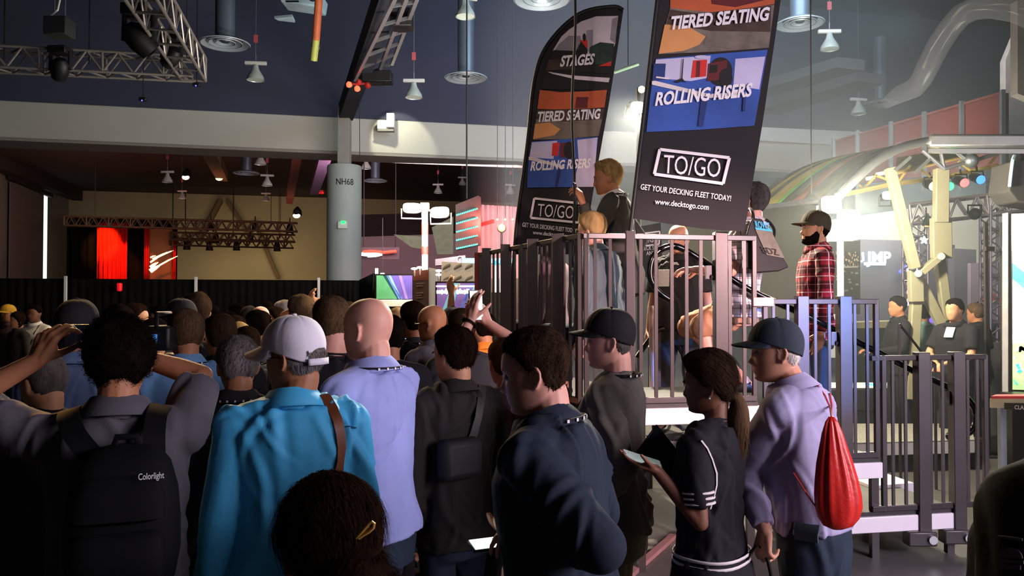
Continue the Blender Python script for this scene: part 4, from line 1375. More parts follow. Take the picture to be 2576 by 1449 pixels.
def deck(label, px0, px1, z, depth, legs, group='decks of the tiered platform'):
    a, b = front(px0, z), front(px1, z)
    bd = Vector((-.17, 1, 0)).normalized()
    c, d = b + bd * depth, a + bd * depth
    e = empty('platform_deck', (a + c) / 2 * 1.0, label, 'platform', group)
    e.location.z = 0
    MB().slab([p + Vector((0, 0, -.03)) for p in (a, b, c, d)], (0, 0, .03)).build('board', deck_m, e)
    m = MB()
    for p, q in ((a, b), (b, c), (c, d), (d, a)):
        m.bar(p + Vector((0, 0, -.085)), q + Vector((0, 0, -.085)), .04, .11)
    m.build('edge_frame', edge_m, e, bevel=.006)
    for (s, t) in legs:
        p = a.lerp(b, s) + bd * depth * t
        MB().bar((p.x, p.y, 0.0), (p.x, p.y, z - .1), .05).build('leg', STEEL, e)
    return e


deck('top deck of the platform, on which the man in the suit stands', 1462, 1905, ZA, .95, ((.02, .05), (.34, .04), (.97, .05), (.03, .95), (.97, .95)))
deck('middle deck of the platform, below the red bag', 1850, 2213, ZB, .95, ((.03, .05), (.97, .04), (.97, .95), (.03, .95)))
deck('lowest deck of the platform, at the foot of the stairs', 2118, 2402, ZC, .95, ((.025, .04), (.97, .05), (.97, .95), (.03, .95)))
# rear deck on which people stand behind, a little lower
a = front(1668, ZB, 1.0)
b = front(1905, ZB, 1.0)
bd = Vector((-.17, 1, 0)).normalized()
e = empty('platform_deck', (a.x, a.y, 0), 'rear deck behind the top deck, under the man in the black polo', 'platform', 'decks of the tiered platform')
q = [a, b, b + bd * 1.2, a + bd * 1.2]
MB().slab([p + Vector((0, 0, -.03)) for p in q], (0, 0, .03)).build('board', deck_m, e)
m = MB()
for i in range(4):
    m.bar(q[i] + Vector((0, 0, -.085)), q[(i + 1) % 4] + Vector((0, 0, -.085)), .04, .11)
m.build('edge_frame', edge_m, e)
for p in q:
    MB().bar((p.x, p.y, 0), (p.x, p.y, ZB - .1), .05).build('leg', STEEL, e)
# left rear deck along the receding railing
SL0 = front(1464, ZA)
sideL = 2.12
q = [SL0 + BD * .97 + FD * .17, SL0 + BD * .97 + FD * .75, SL0 + BD * sideL + FD * .75, SL0 + BD * sideL]
e = empty('platform_deck', (q[0].x, q[0].y, 0), 'left rear deck along the railing that runs away', 'platform', 'decks of the tiered platform')
MB().slab([p + Vector((0, 0, -.03)) for p in q], (0, 0, .03)).build('board', deck_m, e)
m = MB()
for i in range(4):
    m.bar(q[i] + Vector((0, 0, -.085)), q[(i + 1) % 4] + Vector((0, 0, -.085)), .04, .11)
m.build('edge_frame', edge_m, e)
for p in q:
    MB().bar((p.x, p.y, 0), (p.x, p.y, ZA - .1), .05).build('leg', STEEL, e)
# half step between the lower decks
a, b = P(2197, 1222, 6.05), P(2300, 1216, 6.15)
e = empty('half_step', (a.x, a.y, 0), 'small step block between the two lower decks', 'step')
zt = a.z
MB().slab([(a.x, a.y, zt - .12), (b.x, b.y, zt - .12), (b.x - .05, b.y + .32, zt - .12), (a.x - .05, a.y + .32, zt - .12)], (0, 0, .12)).build('tread', edge_m, e, bevel=.006)
for p in (a, b):
    MB().bar((p.x, p.y + .16, 0), (p.x, p.y + .16, zt - .1), .05).build('leg', STEEL, e)

# railings: every panel a thing, with rails, uprights and balusters as its parts


def railing(label, pts, zt, zb, thick, thin, plate=None, corner_first=False):
    """pts = function(px)->Vector(ground); thick/thin = lists of positions"""
    ks = sorted(thick + thin)
    a, b = pts(ks[0]), pts(ks[-1])
    e = empty('railing_panel', (a.x, a.y, zb), label, 'railing', 'black railing panels of the platform')
    up = Vector((0, 0, 1))
    MB().bar(a + up * (zt - .018), b + up * (zt - .018), .034, .036).build('top_rail', STEEL, e, bevel=.004)
    MB().bar(a + up * (zb + .022), b + up * (zb + .022), .034, .040).build('bottom_rail', STEEL, e, bevel=.004)
    return e


def upright(e, p, z0, z1, w, name='post'):
    MB().bar((p.x, p.y, z0), (p.x, p.y, z1), w).build(name, STEEL, e, bevel=.004 if w > .03 else 0)


gz = lambda px: front(px, 0)
ZTA = P(1700, 590, DY(1700)).z
ZTB = P(2060, 752, DY(2060)).z
ZTC = P(2330, 893, DY(2330)).z
e = railing('front railing panel at the corner, before the seated person in the blue jacket', gz, ZTA, ZA, [1466, 1582], [])
upright(e, gz(1475), ZA, ZTA, .034, 'end_bar')
for px in (1497, 1535):
    upright(e, gz(px), ZA + .04, ZTA - .03, .02, 'baluster')
e = railing('front railing panel on the top deck, before the handrail loop', gz, ZTA, ZA, [1584, 1806], [])
upright(e, gz(1585), .75, ZTA + .02, .06)
upright(e, gz(1812), .75, ZTA + .02, .085)
for px in (1612, 1650, 1690, 1727, 1763):
    upright(e, gz(px), ZA + .04, ZTA - .03, .022, 'baluster')
e = railing('short railing panel at the right end of the top deck, over the tan shorts', gz, ZTA, ZA, [1822, 1900], [])
upright(e, gz(1897), ZA, ZTA, .032, 'end_bar')
for px in (1836, 1872):
    upright(e, gz(px), ZA + .04, ZTA - .03, .022, 'baluster')
e = railing('middle railing panel, lit blue beside the man in the dark cap', gz, ZTB, ZB, [1892, 2206], [])
MB().bar(gz(1890) + Vector((0, -.03, ZTB - .02)), gz(1942) + Vector((0, -.03, ZTB - .02)), .02, .06).build('joint_plate', mat('pink_joint_plate', '#b89a94', .5), e, bevel=.004)
upright(e, gz(1924), ZB, ZTB, .034, 'end_bar')
upright(e, gz(2203), ZB, ZTB, .034, 'end_bar')
upright(e, gz(2016), .40, ZTB + .02, .078)
upright(e, gz(2122), .40, ZTB + .02, .085)
for px in (1945, 1981, 2050, 2085, 2149, 2180):
    upright(e, gz(px), ZB + .04, ZTB - .03, .018, 'baluster')
e = railing('lowest railing panel at the foot of the stairs', gz, ZTC, ZC, [2188, 2478], [])
upright(e, gz(2220), ZC, ZTC, .034, 'end_bar')
upright(e, gz(2475), ZC, ZTC, .034, 'end_bar')
upright(e, gz(2316), .10, ZTC + .02, .085)
upright(e, gz(2404), .10, ZTC + .02, .085)
for px in (2243, 2275, 2338, 2368, 2431, 2455):
    upright(e, gz(px), ZC + .04, ZTC - .03, .018, 'baluster')
for px in (2313, 2402):
    p = gz(px)
    MB().box((p.x - .03, p.y - .03, .14), (.2, .1, .10)).build('clamp', STEEL, e, bevel=.01)
    MB().tube([(p.x + .03, p.y - .10, .14), (p.x + .03, p.y - .07, .14)], .03, 12).build('bolt', ALU, e)
# railing along the left side, running away from the viewer
gs = lambda t: Vector((SL0.x, SL0.y, 0)) + BD * t
lb = ['nearest panel of the left side railing, behind the black cap', 'farther panel of the left side railing, beside the lit tubes']
for k in range(2):
    t0, t1 = (.03, 1.03) if k == 0 else (1.07, 2.10)
    e = railing(lb[k], gs, ZTA, ZA, [t0, t1], [])
    upright(e, gs(t0), ZA, ZTA, .034, 'end_bar')
    upright(e, gs(t1), ZA, ZTA, .034, 'end_bar')
    for t in (.28, .74):
        upright(e, gs(t0 + t * (t1 - t0)) + Vector((-.03, 0, 0)), .7, ZTA + .02, .08)
    for i in range(10):
        t = t0 + (i + .5) / 10 * (t1 - t0)
        upright(e, gs(t), ZA + .04, ZTA - .03, .02, 'baluster')
p = gs(2.14)
o = MB().bar((p.x - .02, p.y, .3), (p.x - .02, p.y, ZTA), .04).build('red_edge_post', mat('red_edge_paint', '#8c2a24', .6))
tag(o, 'thin red post at the far left end of the side railing', 'post')
q = gs(2.3)
o = MB().slab([(q.x - .02, q.y, 0), (q.x + .25, q.y + .1, 0), (q.x + .25, q.y + .1, P(1220, 830, q.y).z + .35), (q.x - .02, q.y, P(1220, 830, q.y).z + .35)], (0, .1, 0)).build('stand_side', DARKCLOTH)
tag(o, 'dark stand side below the red post', 'panel')

# curved handrails


def curve_pts(pts, n=10):
    """Catmull-Rom through points"""
    out = []
    for i in range(len(pts) - 1):
        p0, p1, p2, p3 = pts[max(i - 1, 0)], pts[i], pts[i + 1], pts[min(i + 2, len(pts) - 1)]
        for k in range(n):
            t = k / n
            out.append(.5 * ((2 * p1) + (p2 - p0) * t + (2 * p0 - 5 * p1 + 4 * p2 - p3) * t * t + (3 * p1 - p0 - 3 * p2 + p3) * t ** 3))
    out.append(pts[-1])
    return out


railm = mat('glossy_black_tube', '#0d0c0c', .16, .4, var=0, spec=.8)
hp = [(1688, 756), (1655, 733), (1636, 697), (1640, 655), (1662, 628), (1700, 620), (1745, 642), (1800, 678), (1900, 737), (1985, 775), (2064, 812), (2135, 850), (2210, 888), (2300, 935), (2380, 972), (2430, 1000), (2455, 1040), (2448, 1078), (2420, 1097), (2392, 1098)]
off = [.12] * 9 + [.12] * 11
pts = [P(x, y, DY(x) + o_) for (x, y), o_ in zip(hp, off)]
e = empty('handrail', pts[9], 'glossy black looped handrail running down along the railing', 'handrail')
MB().tube(curve_pts(pts), .023, 12).build('tube', railm, e)
for px, py, z0 in ((1782, 668, 0), (2090, 832, 0), (2380, 978, 0)):
    q = P(px, py, DY(px) + .12)
    m = MB().bar(q + Vector((0, 0, -.02)), q + Vector((.0, -.12, -.09)), .03)
    m.box(q + Vector((0, -.09, -.05)), (.08, .04, .09))
    m.build('bracket', STEEL, e)
m = MB().ball(pts[-1], .036)
m.build('end_knob', railm, e)
hp2 = [(1602, 900), (1628, 862), (1650, 835), (1672, 828), (1700, 858), (1725, 905), (1745, 950)]
pts = [P(x, y, DY(x) + 1.3) for x, y in hp2]
e = empty('handrail', pts[3], 'second black curved handrail behind the top deck', 'handrail')
MB().tube(curve_pts(pts), .022, 10).build('tube', railm, e)
p0 = pts[3]
MB().bar((p0.x - .05, p0.y, ZB), (p0.x - .05, p0.y, p0.z), .03).build('post', STEEL, e)
hp3 = [(2262, 815), (2300, 862), (2330, 900), (2352, 915)]
pts = [P(x, y, 7.4) for x, y in hp3]
e = empty('handrail', pts[1], 'thin dark handrail sloping before the seated visitors at the right', 'handrail')
MB().tube(curve_pts(pts), .012, 8).build('tube', STEEL, e)
for i in (0, 3):
    MB().bar((pts[i].x, pts[i].y, 0), pts[i], .02).build('post', STEEL, e)
p0 = P(1640, 700, 6.35)
e = empty('floor_stand', (p0.x, p0.y, ZB), 'pale round stand pole with black folding feet behind the top railing', 'stand')
MB().tube([(p0.x, p0.y, ZB + .08), (p0.x, p0.y, 1.75)], .026, 12).build('pole', mat('pink_grey_pole', '#b9a7a2', .35, .4), e)
for k in range(3):
    a = k * 2.1 + .4
    MB().bar((p0.x, p0.y, ZB + .25), (p0.x + .3 * math.cos(a), p0.y + .25 * math.sin(a), ZB + .02), .025).build('foot', FIX, e)
MB().lathe((p0.x, p0.y, ZB + .2), [(.05, 0), (.06, .05), (.04, .12)], 14).build('hub', FIX, e)
# sloping floor bar and light strips at the platform foot
o = MB().bar(P(1580, 1449, 5.02), P(1694, 1348, 5.88), .05, .03).build('floor_cable_cover', mat('pink_strip', '#7d5a5a', .6))
tag(o, 'narrow pinkish strip on the floor behind the woman in black', 'strip')
e = empty('display_stool', P(1500, 950, 6.0), 'black stool under the seated person in the blue jacket', 'stool')
p0 = P(1486, 900, 5.47)
MB().lathe((p0.x + .03, p0.y, ZA + .40), [(.001, 0), (.17, 0), (.18, .02), (.17, .045), (.001, .05)], 20).build('seat', FIX, e)
for k in range(4):
    a = k * math.pi / 2 + .7
    MB().bar((p0.x + .03 + .12 * math.cos(a), p0.y + .12 * math.sin(a), ZA + .4), (p0.x + .03 + .17 * math.cos(a), p0.y + .17 * math.sin(a), ZA), .02).build('leg', FIX, e)
# ------------------------------------------------------------------ printed banners
flagcloth = mat('black_banner_cloth', '#191415', .75, var=.08, vscale=4)
PR = [mat('print_wood', '#b5552e', .7, var=.18, vscale=5), mat('print_tan', '#c98a52', .7, var=.08), mat('print_brown', '#3f2e24', .7, var=.4, vscale=14), mat('print_blue', '#2f4f9c', .7, var=.3, vscale=2.2),
      mat('print_lilac', '#b7b0cc', .7, var=.15, vscale=3), mat('print_darkblue', '#1d2f66', .7, var=.2), mat('print_maroon', '#5c1a1c', .7, var=.2), mat('print_black', '#16110f', .7, var=.1), mat('print_red', '#c62a24', .7),
      mat('print_pale', '#cfc4c4', .7, var=.08), mat('print_green', '#23352a', .7, var=.5, vscale=12), mat('print_grey', '#8d8588', .7, var=.2, vscale=8), mat('print_slate', '#6c6156', .7, var=.3, vscale=10)]


class Plane:
    """places picture points on a slightly turned banner plane"""

    def __init__(self, o, n):
        self.o, self.n = Vector(o), Vector(n).normalized()

    def __call__(self, px, py, lift=0.0):
        d = _ray(px, py)
        c = Vector((0, 0, CAMZ))
        t = (self.o - c - self.n * lift).dot(self.n) / d.dot(self.n)
        return c + d * t


def banner_prints(pl, parent, name, shapes, lift0=.004):
    m = MB()
    for i, (mi, pts) in enumerate(shapes):
        m.cur = mi
        L = lift0 + i * .0006
        m.slab([pl(x, y, L) for x, y in pts], pl.n * .002)
    return m.build(name, PR, parent, smooth=False)


def ell(cx, cy, rx, ry, n=20, rot=0):
    return [(cx + rx * math.cos(t) * math.cos(rot) - ry * math.sin(t) * math.sin(rot), cy + rx * math.cos(t) * math.sin(rot) + ry * math.sin(t) * math.cos(rot)) for t in [2 * math.pi * k / n for k in range(n)]]


def tx(pl, s, x0, y0, x1, y1, h, parent, shear=0.0, bold=.015, lift=.02, sx=0.0):
    """baseline from (x0,y0) to (x1,y1), cap height h pixels, leaning sx pixels"""
    a, b = pl(x0, y0, lift), pl(x1, y1, lift)
    return lettering(s, a, b, pl(x0 + sx, y0 - h, lift) - a, PRINTWHITE, parent, 'lettering', bold=bold)


def rect_frame(pl, pts, t, parent, lift=.02):
    m = MB()
    k = len(pts)
    for i in range(k):
        m.bar(pl(*pts[i], lift), pl(*pts[(i + 1) % k], lift), t, .003, up=-pl.n)
    return m.build('logo_frame', PRINTWHITE, parent, smooth=False)


# large front banner: leaning, top beyond the picture
pn = Vector((.05, 1.0, .03))
pl = Plane(P(1730, 565, 5.12), pn)
e = empty('banner', pl(1588, 548), 'large leaning black banner on the platform railing', 'banner')
outer = [(1588, 549), (1640, 556), (1700, 566), (1760, 574), (1820, 580), (1873, 582), (1895, 450), (1920, 300), (1945, 130), (1967, -20), (2000, -240), (1686, -300), (1652, -5), (1640, 110), (1622, 270), (1603, 420)]
m = MB()
m.slab([pl(x, y) for x, y in outer], pl.n * .004)
m.build('cloth', flagcloth, e)
MB().tube([pl(1585, 585, .012), pl(1604, 420, .012), pl(1623, 260, .012), pl(1654, -5, .012), pl(1690, -310, .012)], .014, 10).build('pole', FIX, e)
q = pl(1585, 585, .012)
MB().tube([q, (q.x, q.y, ZTA - .02), (q.x, q.y, .75)], .014, 10).build('pole_foot', FIX, e)
S = [
    (0, [(1688, -140), (1965, -150), (1948, 10), (1900, 18), (1800, 32), (1686, 20)]),
    (6, [(1780, -60), (1930, -70), (1925, 0), (1850, 18), (1790, 10)]),
    (12, [(1686, 20), (1800, 32), (1948, 12), (1934, 120), (1800, 130), (1656, 136), (1672, 70)]),
    (2, [(1686, 24), (1760, 34), (1940, 14), (1938, 80), (1790, 78), (1676, 60)]),
    (1, [(1672, 62), (1730, 66), (1775, 92), (1760, 112), (1720, 128), (1657, 135)]),
    (12, [(1780, 84), (1935, 84), (1930, 112), (1850, 124), (1770, 112)]),
    (3, [(1650, 148), (1931, 125), (1898, 316), (1764, 326), (1626, 332), (1636, 240)]),
    (4, [(1650, 150), (1788, 140), (1780, 196), (1738, 204), (1644, 196)]),
    (5, [(1645, 160), (1675, 160), (1672, 200), (1641, 205)]),
    (4, [(1850, 148), (1925, 142), (1910, 225), (1845, 215)]),
    (8, [(1744, 152), (1779, 150), (1776, 192), (1738, 196)]),
    (6, [(1752, 154), (1762, 153), (1760, 193), (1750, 194)]),
    (7, ell(1812, 180, 30, 36, 24, .2)),
    (6, [(1782, 160), (1830, 150), (1826, 200), (1778, 204)]),
    (7, [(1786, 164), (1806, 162), (1804, 182), (1784, 184)]),
    (7, ell(1826, 196, 17, 24, 24)),
    (4, ell(1768, 144, 20, 5, 16, .05)),
    (9, [(1640, 204), (1648, 203), (1790, 238), (1790, 247), (1640, 213)]),
    (9, [(1790, 236), (1860, 232), (1860, 242), (1790, 246)]),
    (9, [(1651, 192), (1684, 196), (1683, 200), (1650, 196)]),
    (5, [(1764, 252), (1780, 250), (1768, 318), (1756, 318)]),
    (5, [(1870, 245), (1876, 245), (1874, 280), (1868, 280)]),
    (7, [(1718, 148), (1720, 148), (1716, 205), (1713, 205)]),
    (7, [(1695, 206), (1716, 196), (1726, 208), (1715, 202), (1706, 208)]),
]
banner_prints(pl, e, 'printed_picture', S)
tx(pl, 'TIERED SEATING', 1684, 74, 1932, 50, 33, e, sx=6, bold=.035)
tx(pl, 'ROLLING RISERS', 1648, 265, 1889, 241, 33, e, sx=6, bold=.035)
tx(pl, 'TO/GO', 1668, 435, 1811, 446, 48, e, sx=3, bold=.0)
rect_frame(pl, [(1660, 376), (1835, 397), (1819, 462), (1646, 438)], .020, e)
tx(pl, 'GET YOUR DECKING FLEET TODAY!', 1611, 476, 1838, 506, 14, e, sx=2, bold=.012)
tx(pl, 'www.decktogo.com', 1647, 513, 1782, 528, 14, e, sx=2, bold=.012)

# curved flag behind
pl = Plane(P(1400, 600, 6.25), Vector((-.06, 1, .02)))
e = empty('curved_flag', pl(1300, 640), 'curved black feather flag with stage pictures', 'flag')
outer = [(1292, 640), (1300, 560), (1314, 460), (1326, 360), (1334, 280), (1344, 200), (1357, 160), (1378, 112), (1412, 66), (1456, 36), (1500, 22), (1540, 18), (1568, 26), (1560, 80), (1548, 160), (1532, 260), (1514, 360), (1496, 460), (1478, 570), (1470, 640)]
MB().slab([pl(x, y) for x, y in outer], pl.n * .004).build('cloth', flagcloth, e)
MB().tube(curve_pts([pl(1290, 700, .01), pl(1300, 560, .01), pl(1326, 360, .01), pl(1344, 200, .01), pl(1378, 111, .01), pl(1456, 35, .01), pl(1540, 16, .01), pl(1568, 25, .01)], 6), .014, 8).build('pole', FIX, e)
q = pl(1290, 700, .01)
MB().tube([q, (q.x, q.y, .02)], .014, 8).build('pole_foot', FIX, e)
S = [
    (9, [(1412, 92), (1432, 74), (1462, 54), (1500, 41), (1555, 40), (1547, 112), (1530, 150), (1470, 150), (1390, 128)]),
    (11, [(1405, 112), (1430, 90), (1460, 90), (1470, 132), (1395, 128)]),
    (11, [(1540, 48), (1554, 42), (1548, 110), (1535, 100)]),
    (11, [(1476, 76), (1492, 75), (1490, 130), (1472, 130)]),
    (7, [(1392, 126), (1450, 128), (1540, 150), (1536, 186), (1376, 176), (1384, 150)]),
    (2, [(1380, 150), (1420, 148), (1440, 172), (1372, 178)]),
    (10, [(1484, 118), (1510, 106), (1545, 110), (1540, 160), (1500, 162), (1482, 140)]),
    (8, [(1458, 101), (1478, 101), (1478, 122), (1470, 122)]),
    (7, ell(1470, 94, 4, 10, 12)),
    (7, [(1450, 128), (1462, 104), (1478, 124), (1478, 134)]),
    (8, [(1505, 166), (1538, 154), (1537, 166)]),
    (9, [(1376, 180), (1440, 190), (1534, 196), (1531, 207), (1450, 200), (1390, 186)]),
    (7, [(1370, 184), (1450, 201), (1531, 208), (1528, 228), (1362, 224)]),
    (0, [(1358, 226), (1410, 232), (1470, 230), (1527, 226), (1521, 270), (1440, 276), (1352, 274)]),
    (6, [(1450, 244), (1480, 244), (1478, 272), (1446, 272)]),
    (12, [(1352, 276), (1440, 280), (1521, 272), (1506, 342), (1420, 350), (1342, 352)]),
    (2, [(1352, 276), (1521, 272), (1516, 300), (1420, 306), (1348, 300)]),
    (1, [(1346, 312), (1382, 308), (1410, 325), (1395, 340), (1341, 350)]),
    (3, [(1338, 356), (1505, 344), (1492, 470), (1326, 472), (1330, 400)]),
    (4, [(1338, 358), (1402, 354), (1392, 400), (1332, 396)]),
    (4, [(1452, 352), (1503, 346), (1493, 470), (1440, 470), (1456, 410)]),
    (8, [(1390, 360), (1408, 358), (1404, 392), (1388, 392)]),
    (6, [(1410, 360), (1434, 358), (1430, 396), (1408, 396)]),
    (7, ell(1432, 378, 14, 22, 20)),
    (9, [(1330, 394), (1338, 394), (1420, 418), (1420, 424), (1330, 402)]),
    (9, [(1335, 384), (1360, 388), (1360, 391), (1335, 387)]),
    (5, [(1404, 424), (1412, 424), (1402, 470), (1396, 470)]),
]
banner_prints(pl, e, 'printed_picture', S)
tx(pl, 'STAGES', 1408, 167, 1492, 161, 27, e, sx=6, bold=.035)
tx(pl, 'TIERED SEATING', 1350, 306, 1508, 298, 25, e, sx=4, bold=.035)
tx(pl, 'ROLLING RISERS', 1334, 429, 1484, 421, 23, e, sx=4, bold=.035)
tx(pl, 'TO/GO', 1351, 544, 1442, 550, 33, e, sx=3, bold=0)
rect_frame(pl, [(1344, 499), (1462, 512), (1456, 560), (1335, 548)], .018, e)
tx(pl, 'GET YOUR DECKING FLEET TODAY!', 1314, 570, 1452, 586, 11, e, sx=1, bold=.012)
tx(pl, 'www.decktogo.com', 1340, 589, 1428, 598, 10, e, sx=1, bold=.012)
# small black sign seen behind the front railing
e = empty('small_sign', P(1635, 690, 7.4), 'black sign with white TO/GO lettering behind the top railing', 'sign')
pl = Plane(P(1640, 620, 7.4), Vector((0, 1, 0)))
MB().slab([pl(x, y) for x, y in ((1608, 570), (1662, 560), (1668, 690), (1608, 700))], (0, .02, 0)).build('board', flagcloth, e)
tx(pl, 'TO/GO', 1612, 612, 1655, 608, 13, e, bold=0)
rect_frame(pl, [(1608, 588), (1660, 582), (1658, 614), (1608, 620)], .012, e)
tx(pl, 'DECK SETS', 1614, 630, 1660, 627, 11, e, bold=0)
tx(pl, 'AND', 1626, 642, 1648, 641, 10, e, bold=0)
q = P(1635, 690, 7.45)
MB().tube([(q.x, q.y, .0), (q.x, q.y, q.z)], .02, 8).build('pole', FIX, e)
# ------------------------------------------------------------------ people: body builder
HV = np.array  # short hand
_T = [0.1212, .112, .098, .080, .055, .030, .018, .0, -.015, -.030, -.045, -.060, -.075, -.090, -.103, -.114, -.121]
_YF = [.030, .048, .068, .081, .091, .094, .0955, .086, .088, .089, .090, .0895, .087, .084, .086, .076, .050]
_YB = [-.050, -.066, -.085, -.096, -.102, -.1025, -.102, -.098, -.093, -.087, -.079, -.070, -.061, -.053, -.045, -.036, -.030]
_WX = [.034, .050, .064, .072, .0775, .079, .0785, .077, .0755, .074, .071, .067, .062, .055, .046, .034, .020]


def head_grid(nf=64, nz=46, fem=False, jaw=1.0):
    """head surface in its own frame (x right, y forward, z up, origin at ear height): array nz,nf,3"""
    zs = np.array(_T)
    tt = np.arccos(np.clip(zs / .1215, -1, 1))
    t = np.linspace(tt[0], tt[-1], nz)

    def sm(v):
        a = np.interp(t, tt, v)
        for _ in range(2):
            b = a.copy()
            b[1:-1] = .25 * a[:-2] + .5 * a[1:-1] + .25 * a[2:]
            a = b
        return a
    yf, yb, w = sm(_YF), sm(_YB), sm(_WX)
    z = .1215 * np.cos(t)
    y0 = -.012
    up = np.clip((z - .028) / .0925, 0, .9995)
    k = (1 - up ** 2.25) ** (1 / 2.25)
    k = np.where(z > .028, k, 1)
    yf = np.where(z > .028, y0 + (.0945 - y0) * k - .004 * up, yf)
    yb = np.where(z > .028, y0 - (.1025 + y0) * k - .004 * up * (1 - up), yb)
    w = np.where(z > .028, .079 * k, w)
    ph = np.linspace(0, 2 * np.pi, nf, endpoint=False)
    # denser sampling near the face
    ph = ph - .42 * np.sin(ph) * .8
    G = np.zeros((nz, nf, 3))
    for i in range(nz):
        s, c = np.sin(ph), np.cos(ph)
        e = .88 + .10 * min(1, max(0, z[i] / .1))
        x = w[i] * np.sign(s) * np.abs(s) ** e
        yr = np.where(c > 0, yf[i] - y0, y0 - yb[i])
        y = y0 + yr * np.sign(c) * np.abs(c) ** e
        low = np.clip((-z[i] - .03) / .09, 0, 1)
        x = x * (1 + (jaw - 1) * low)
        G[i, :, 0], G[i, :, 1], G[i, :, 2] = x, y, z[i]
    X, Y, Z = G[..., 0], G[..., 1], G[..., 2]
    fr = (Y > .02)
    nose = np.interp(Z, [-.052, -.046, -.040, -.034, -.022, -.008, .006, .016], [0, .010, .021, .026, .019, .011, .004, 0])
    sg = np.interp(Z, [-.05, -.036, -.01, .01], [.013, .013, .008, .009])
    Y += fr * nose * np.exp(-(X / sg) ** 2) * (.85 if fem else 1.0)
    ala = np.exp(-((np.abs(X) - .013) / .007) ** 2 - ((Z + .040) / .008) ** 2)
    Y += fr * .006 * ala
    eye = np.exp(-((np.abs(X) - .032) / .016) ** 2 - ((Z - .001) / .011) ** 2)
    Y -= fr * .010 * eye
    brow = np.exp(-((np.abs(X) - .030) / .022) ** 2 - ((Z - .021) / .007) ** 2)
    Y += fr * (.002 if fem else .005) * brow
    lipw = np.exp(-(X / .022) ** 4)
    Y += fr * lipw * (.0055 * np.exp(-((Z + .0635) / .0052) ** 2) + .0065 * np.exp(-((Z + .0775) / .006) ** 2) - .005 * np.exp(-((Z + .0705) / .0022) ** 2))
    Y += fr * .004 * np.exp(-(X / .02) ** 2) * np.exp(-((Z + .103) / .009) ** 2)
    Y -= fr * .004 * np.exp(-(X / .03) ** 2) * np.exp(-((Z + .090) / .005) ** 2)
    ck = np.exp(-((np.abs(X) - .048) / .02) ** 2 - ((Z + .022) / .016) ** 2)
    Y += fr * .004 * ck
    G[..., 1] = Y
    return G, ph


def grid_faces(nz, nf, keep=None):
    out = []
    for i in range(nz - 1):
        for j in range(nf):
            j2 = (j + 1) % nf
            if keep is None or keep[i, j] or keep[i, j2] or keep[i + 1, j] or keep[i + 1, j2]:
                out.append((i * nf + j, (i + 1) * nf + j, (i + 1) * nf + j2, i * nf + j2))
    return out


def noise3(co, scale, seed, octaves=3):
    r = np.random.RandomState(seed)
    out = np.zeros(len(co))
    amp = 1.0
    q = co * scale
    for _ in range(octaves):
        w = q + .6 * np.sin(q[:, [1, 2, 0]] * 1.3 + r.rand(3) * 6)
        s = np.zeros(len(co))
        for k in range(4):
            d = r.randn(3)
            d /= np.linalg.norm(d)
            s += np.sin(w @ d * 2.2 + r.rand() * 6.28)
        out += amp * s / 4
        amp *= .5
        q = q * 2.03
    return out


def _apply(mb, vox, smooth=2, name='body'):
    me = mb.mesh(name)
    o = bpy.data.objects.new('tmp', me)
    COL.objects.link(o)
    r = o.modifiers.new('r', 'REMESH')
    r.mode = 'VOXEL'
    r.voxel_size = vox
    if smooth:
        s = o.modifiers.new('s', 'SMOOTH')
        s.iterations = smooth
        s.factor = .5
    dg = bpy.context.evaluated_depsgraph_get()
    m2 = bpy.data.meshes.new_from_object(o.evaluated_get(dg))
    bpy.data.objects.remove(o)
    bpy.data.meshes.remove(me)
    return m2


def mesh_np(me):
    n = len(me.vertices)
    co = np.empty(n * 3)
    me.vertices.foreach_get('co', co)
    no = np.empty(n * 3)
    me.vertex_normals.foreach_get('vector', no)
    return co.reshape(-1, 3), no.reshape(-1, 3)


def set_co(me, co):
    me.vertices.foreach_set('co', np.ascontiguousarray(co, dtype=np.float32).ravel())
    me.update()


SKIN = {}


def skin(tone):
    cols = {'fair': '#c58e74', 'pink': '#d39a86', 'tan': '#a8714f', 'olive': '#b07f5d', 'brown': '#6f4733', 'dark': '#4a2f24'}
    return mat('skin_' + tone, cols[tone], .55, var=.08, vscale=18, bump=.05, bscale=220, spec=.35)


def hairmat(c):
    cols = {'black': '#120d0b', 'darkbrown': '#1b110c', 'brown': '#2f2219', 'lightbrown': '#4e3c2b', 'grey': '#6a6462', 'white': '#b5aea6', 'blond': '#94794f', 'salt': '#4c4643'}
    return mat('hair_' + c, cols[c], .58, var=.35, vscale=30, bump=.35, bscale=160, stretch=(1, 1, .25), spec=.0)


def finger(mb, base, d, n, t, lens, radii, curls):
    p = Vector(base)
    a = 0
    for L, r0, r1, c in zip(lens, radii[:-1], radii[1:], curls):
        a += c
        q = p + (d * math.cos(a) + n * math.sin(a)) * L
        mb.cap(p, q, r0, r1, n=8, m=3)
        p = q
    return p


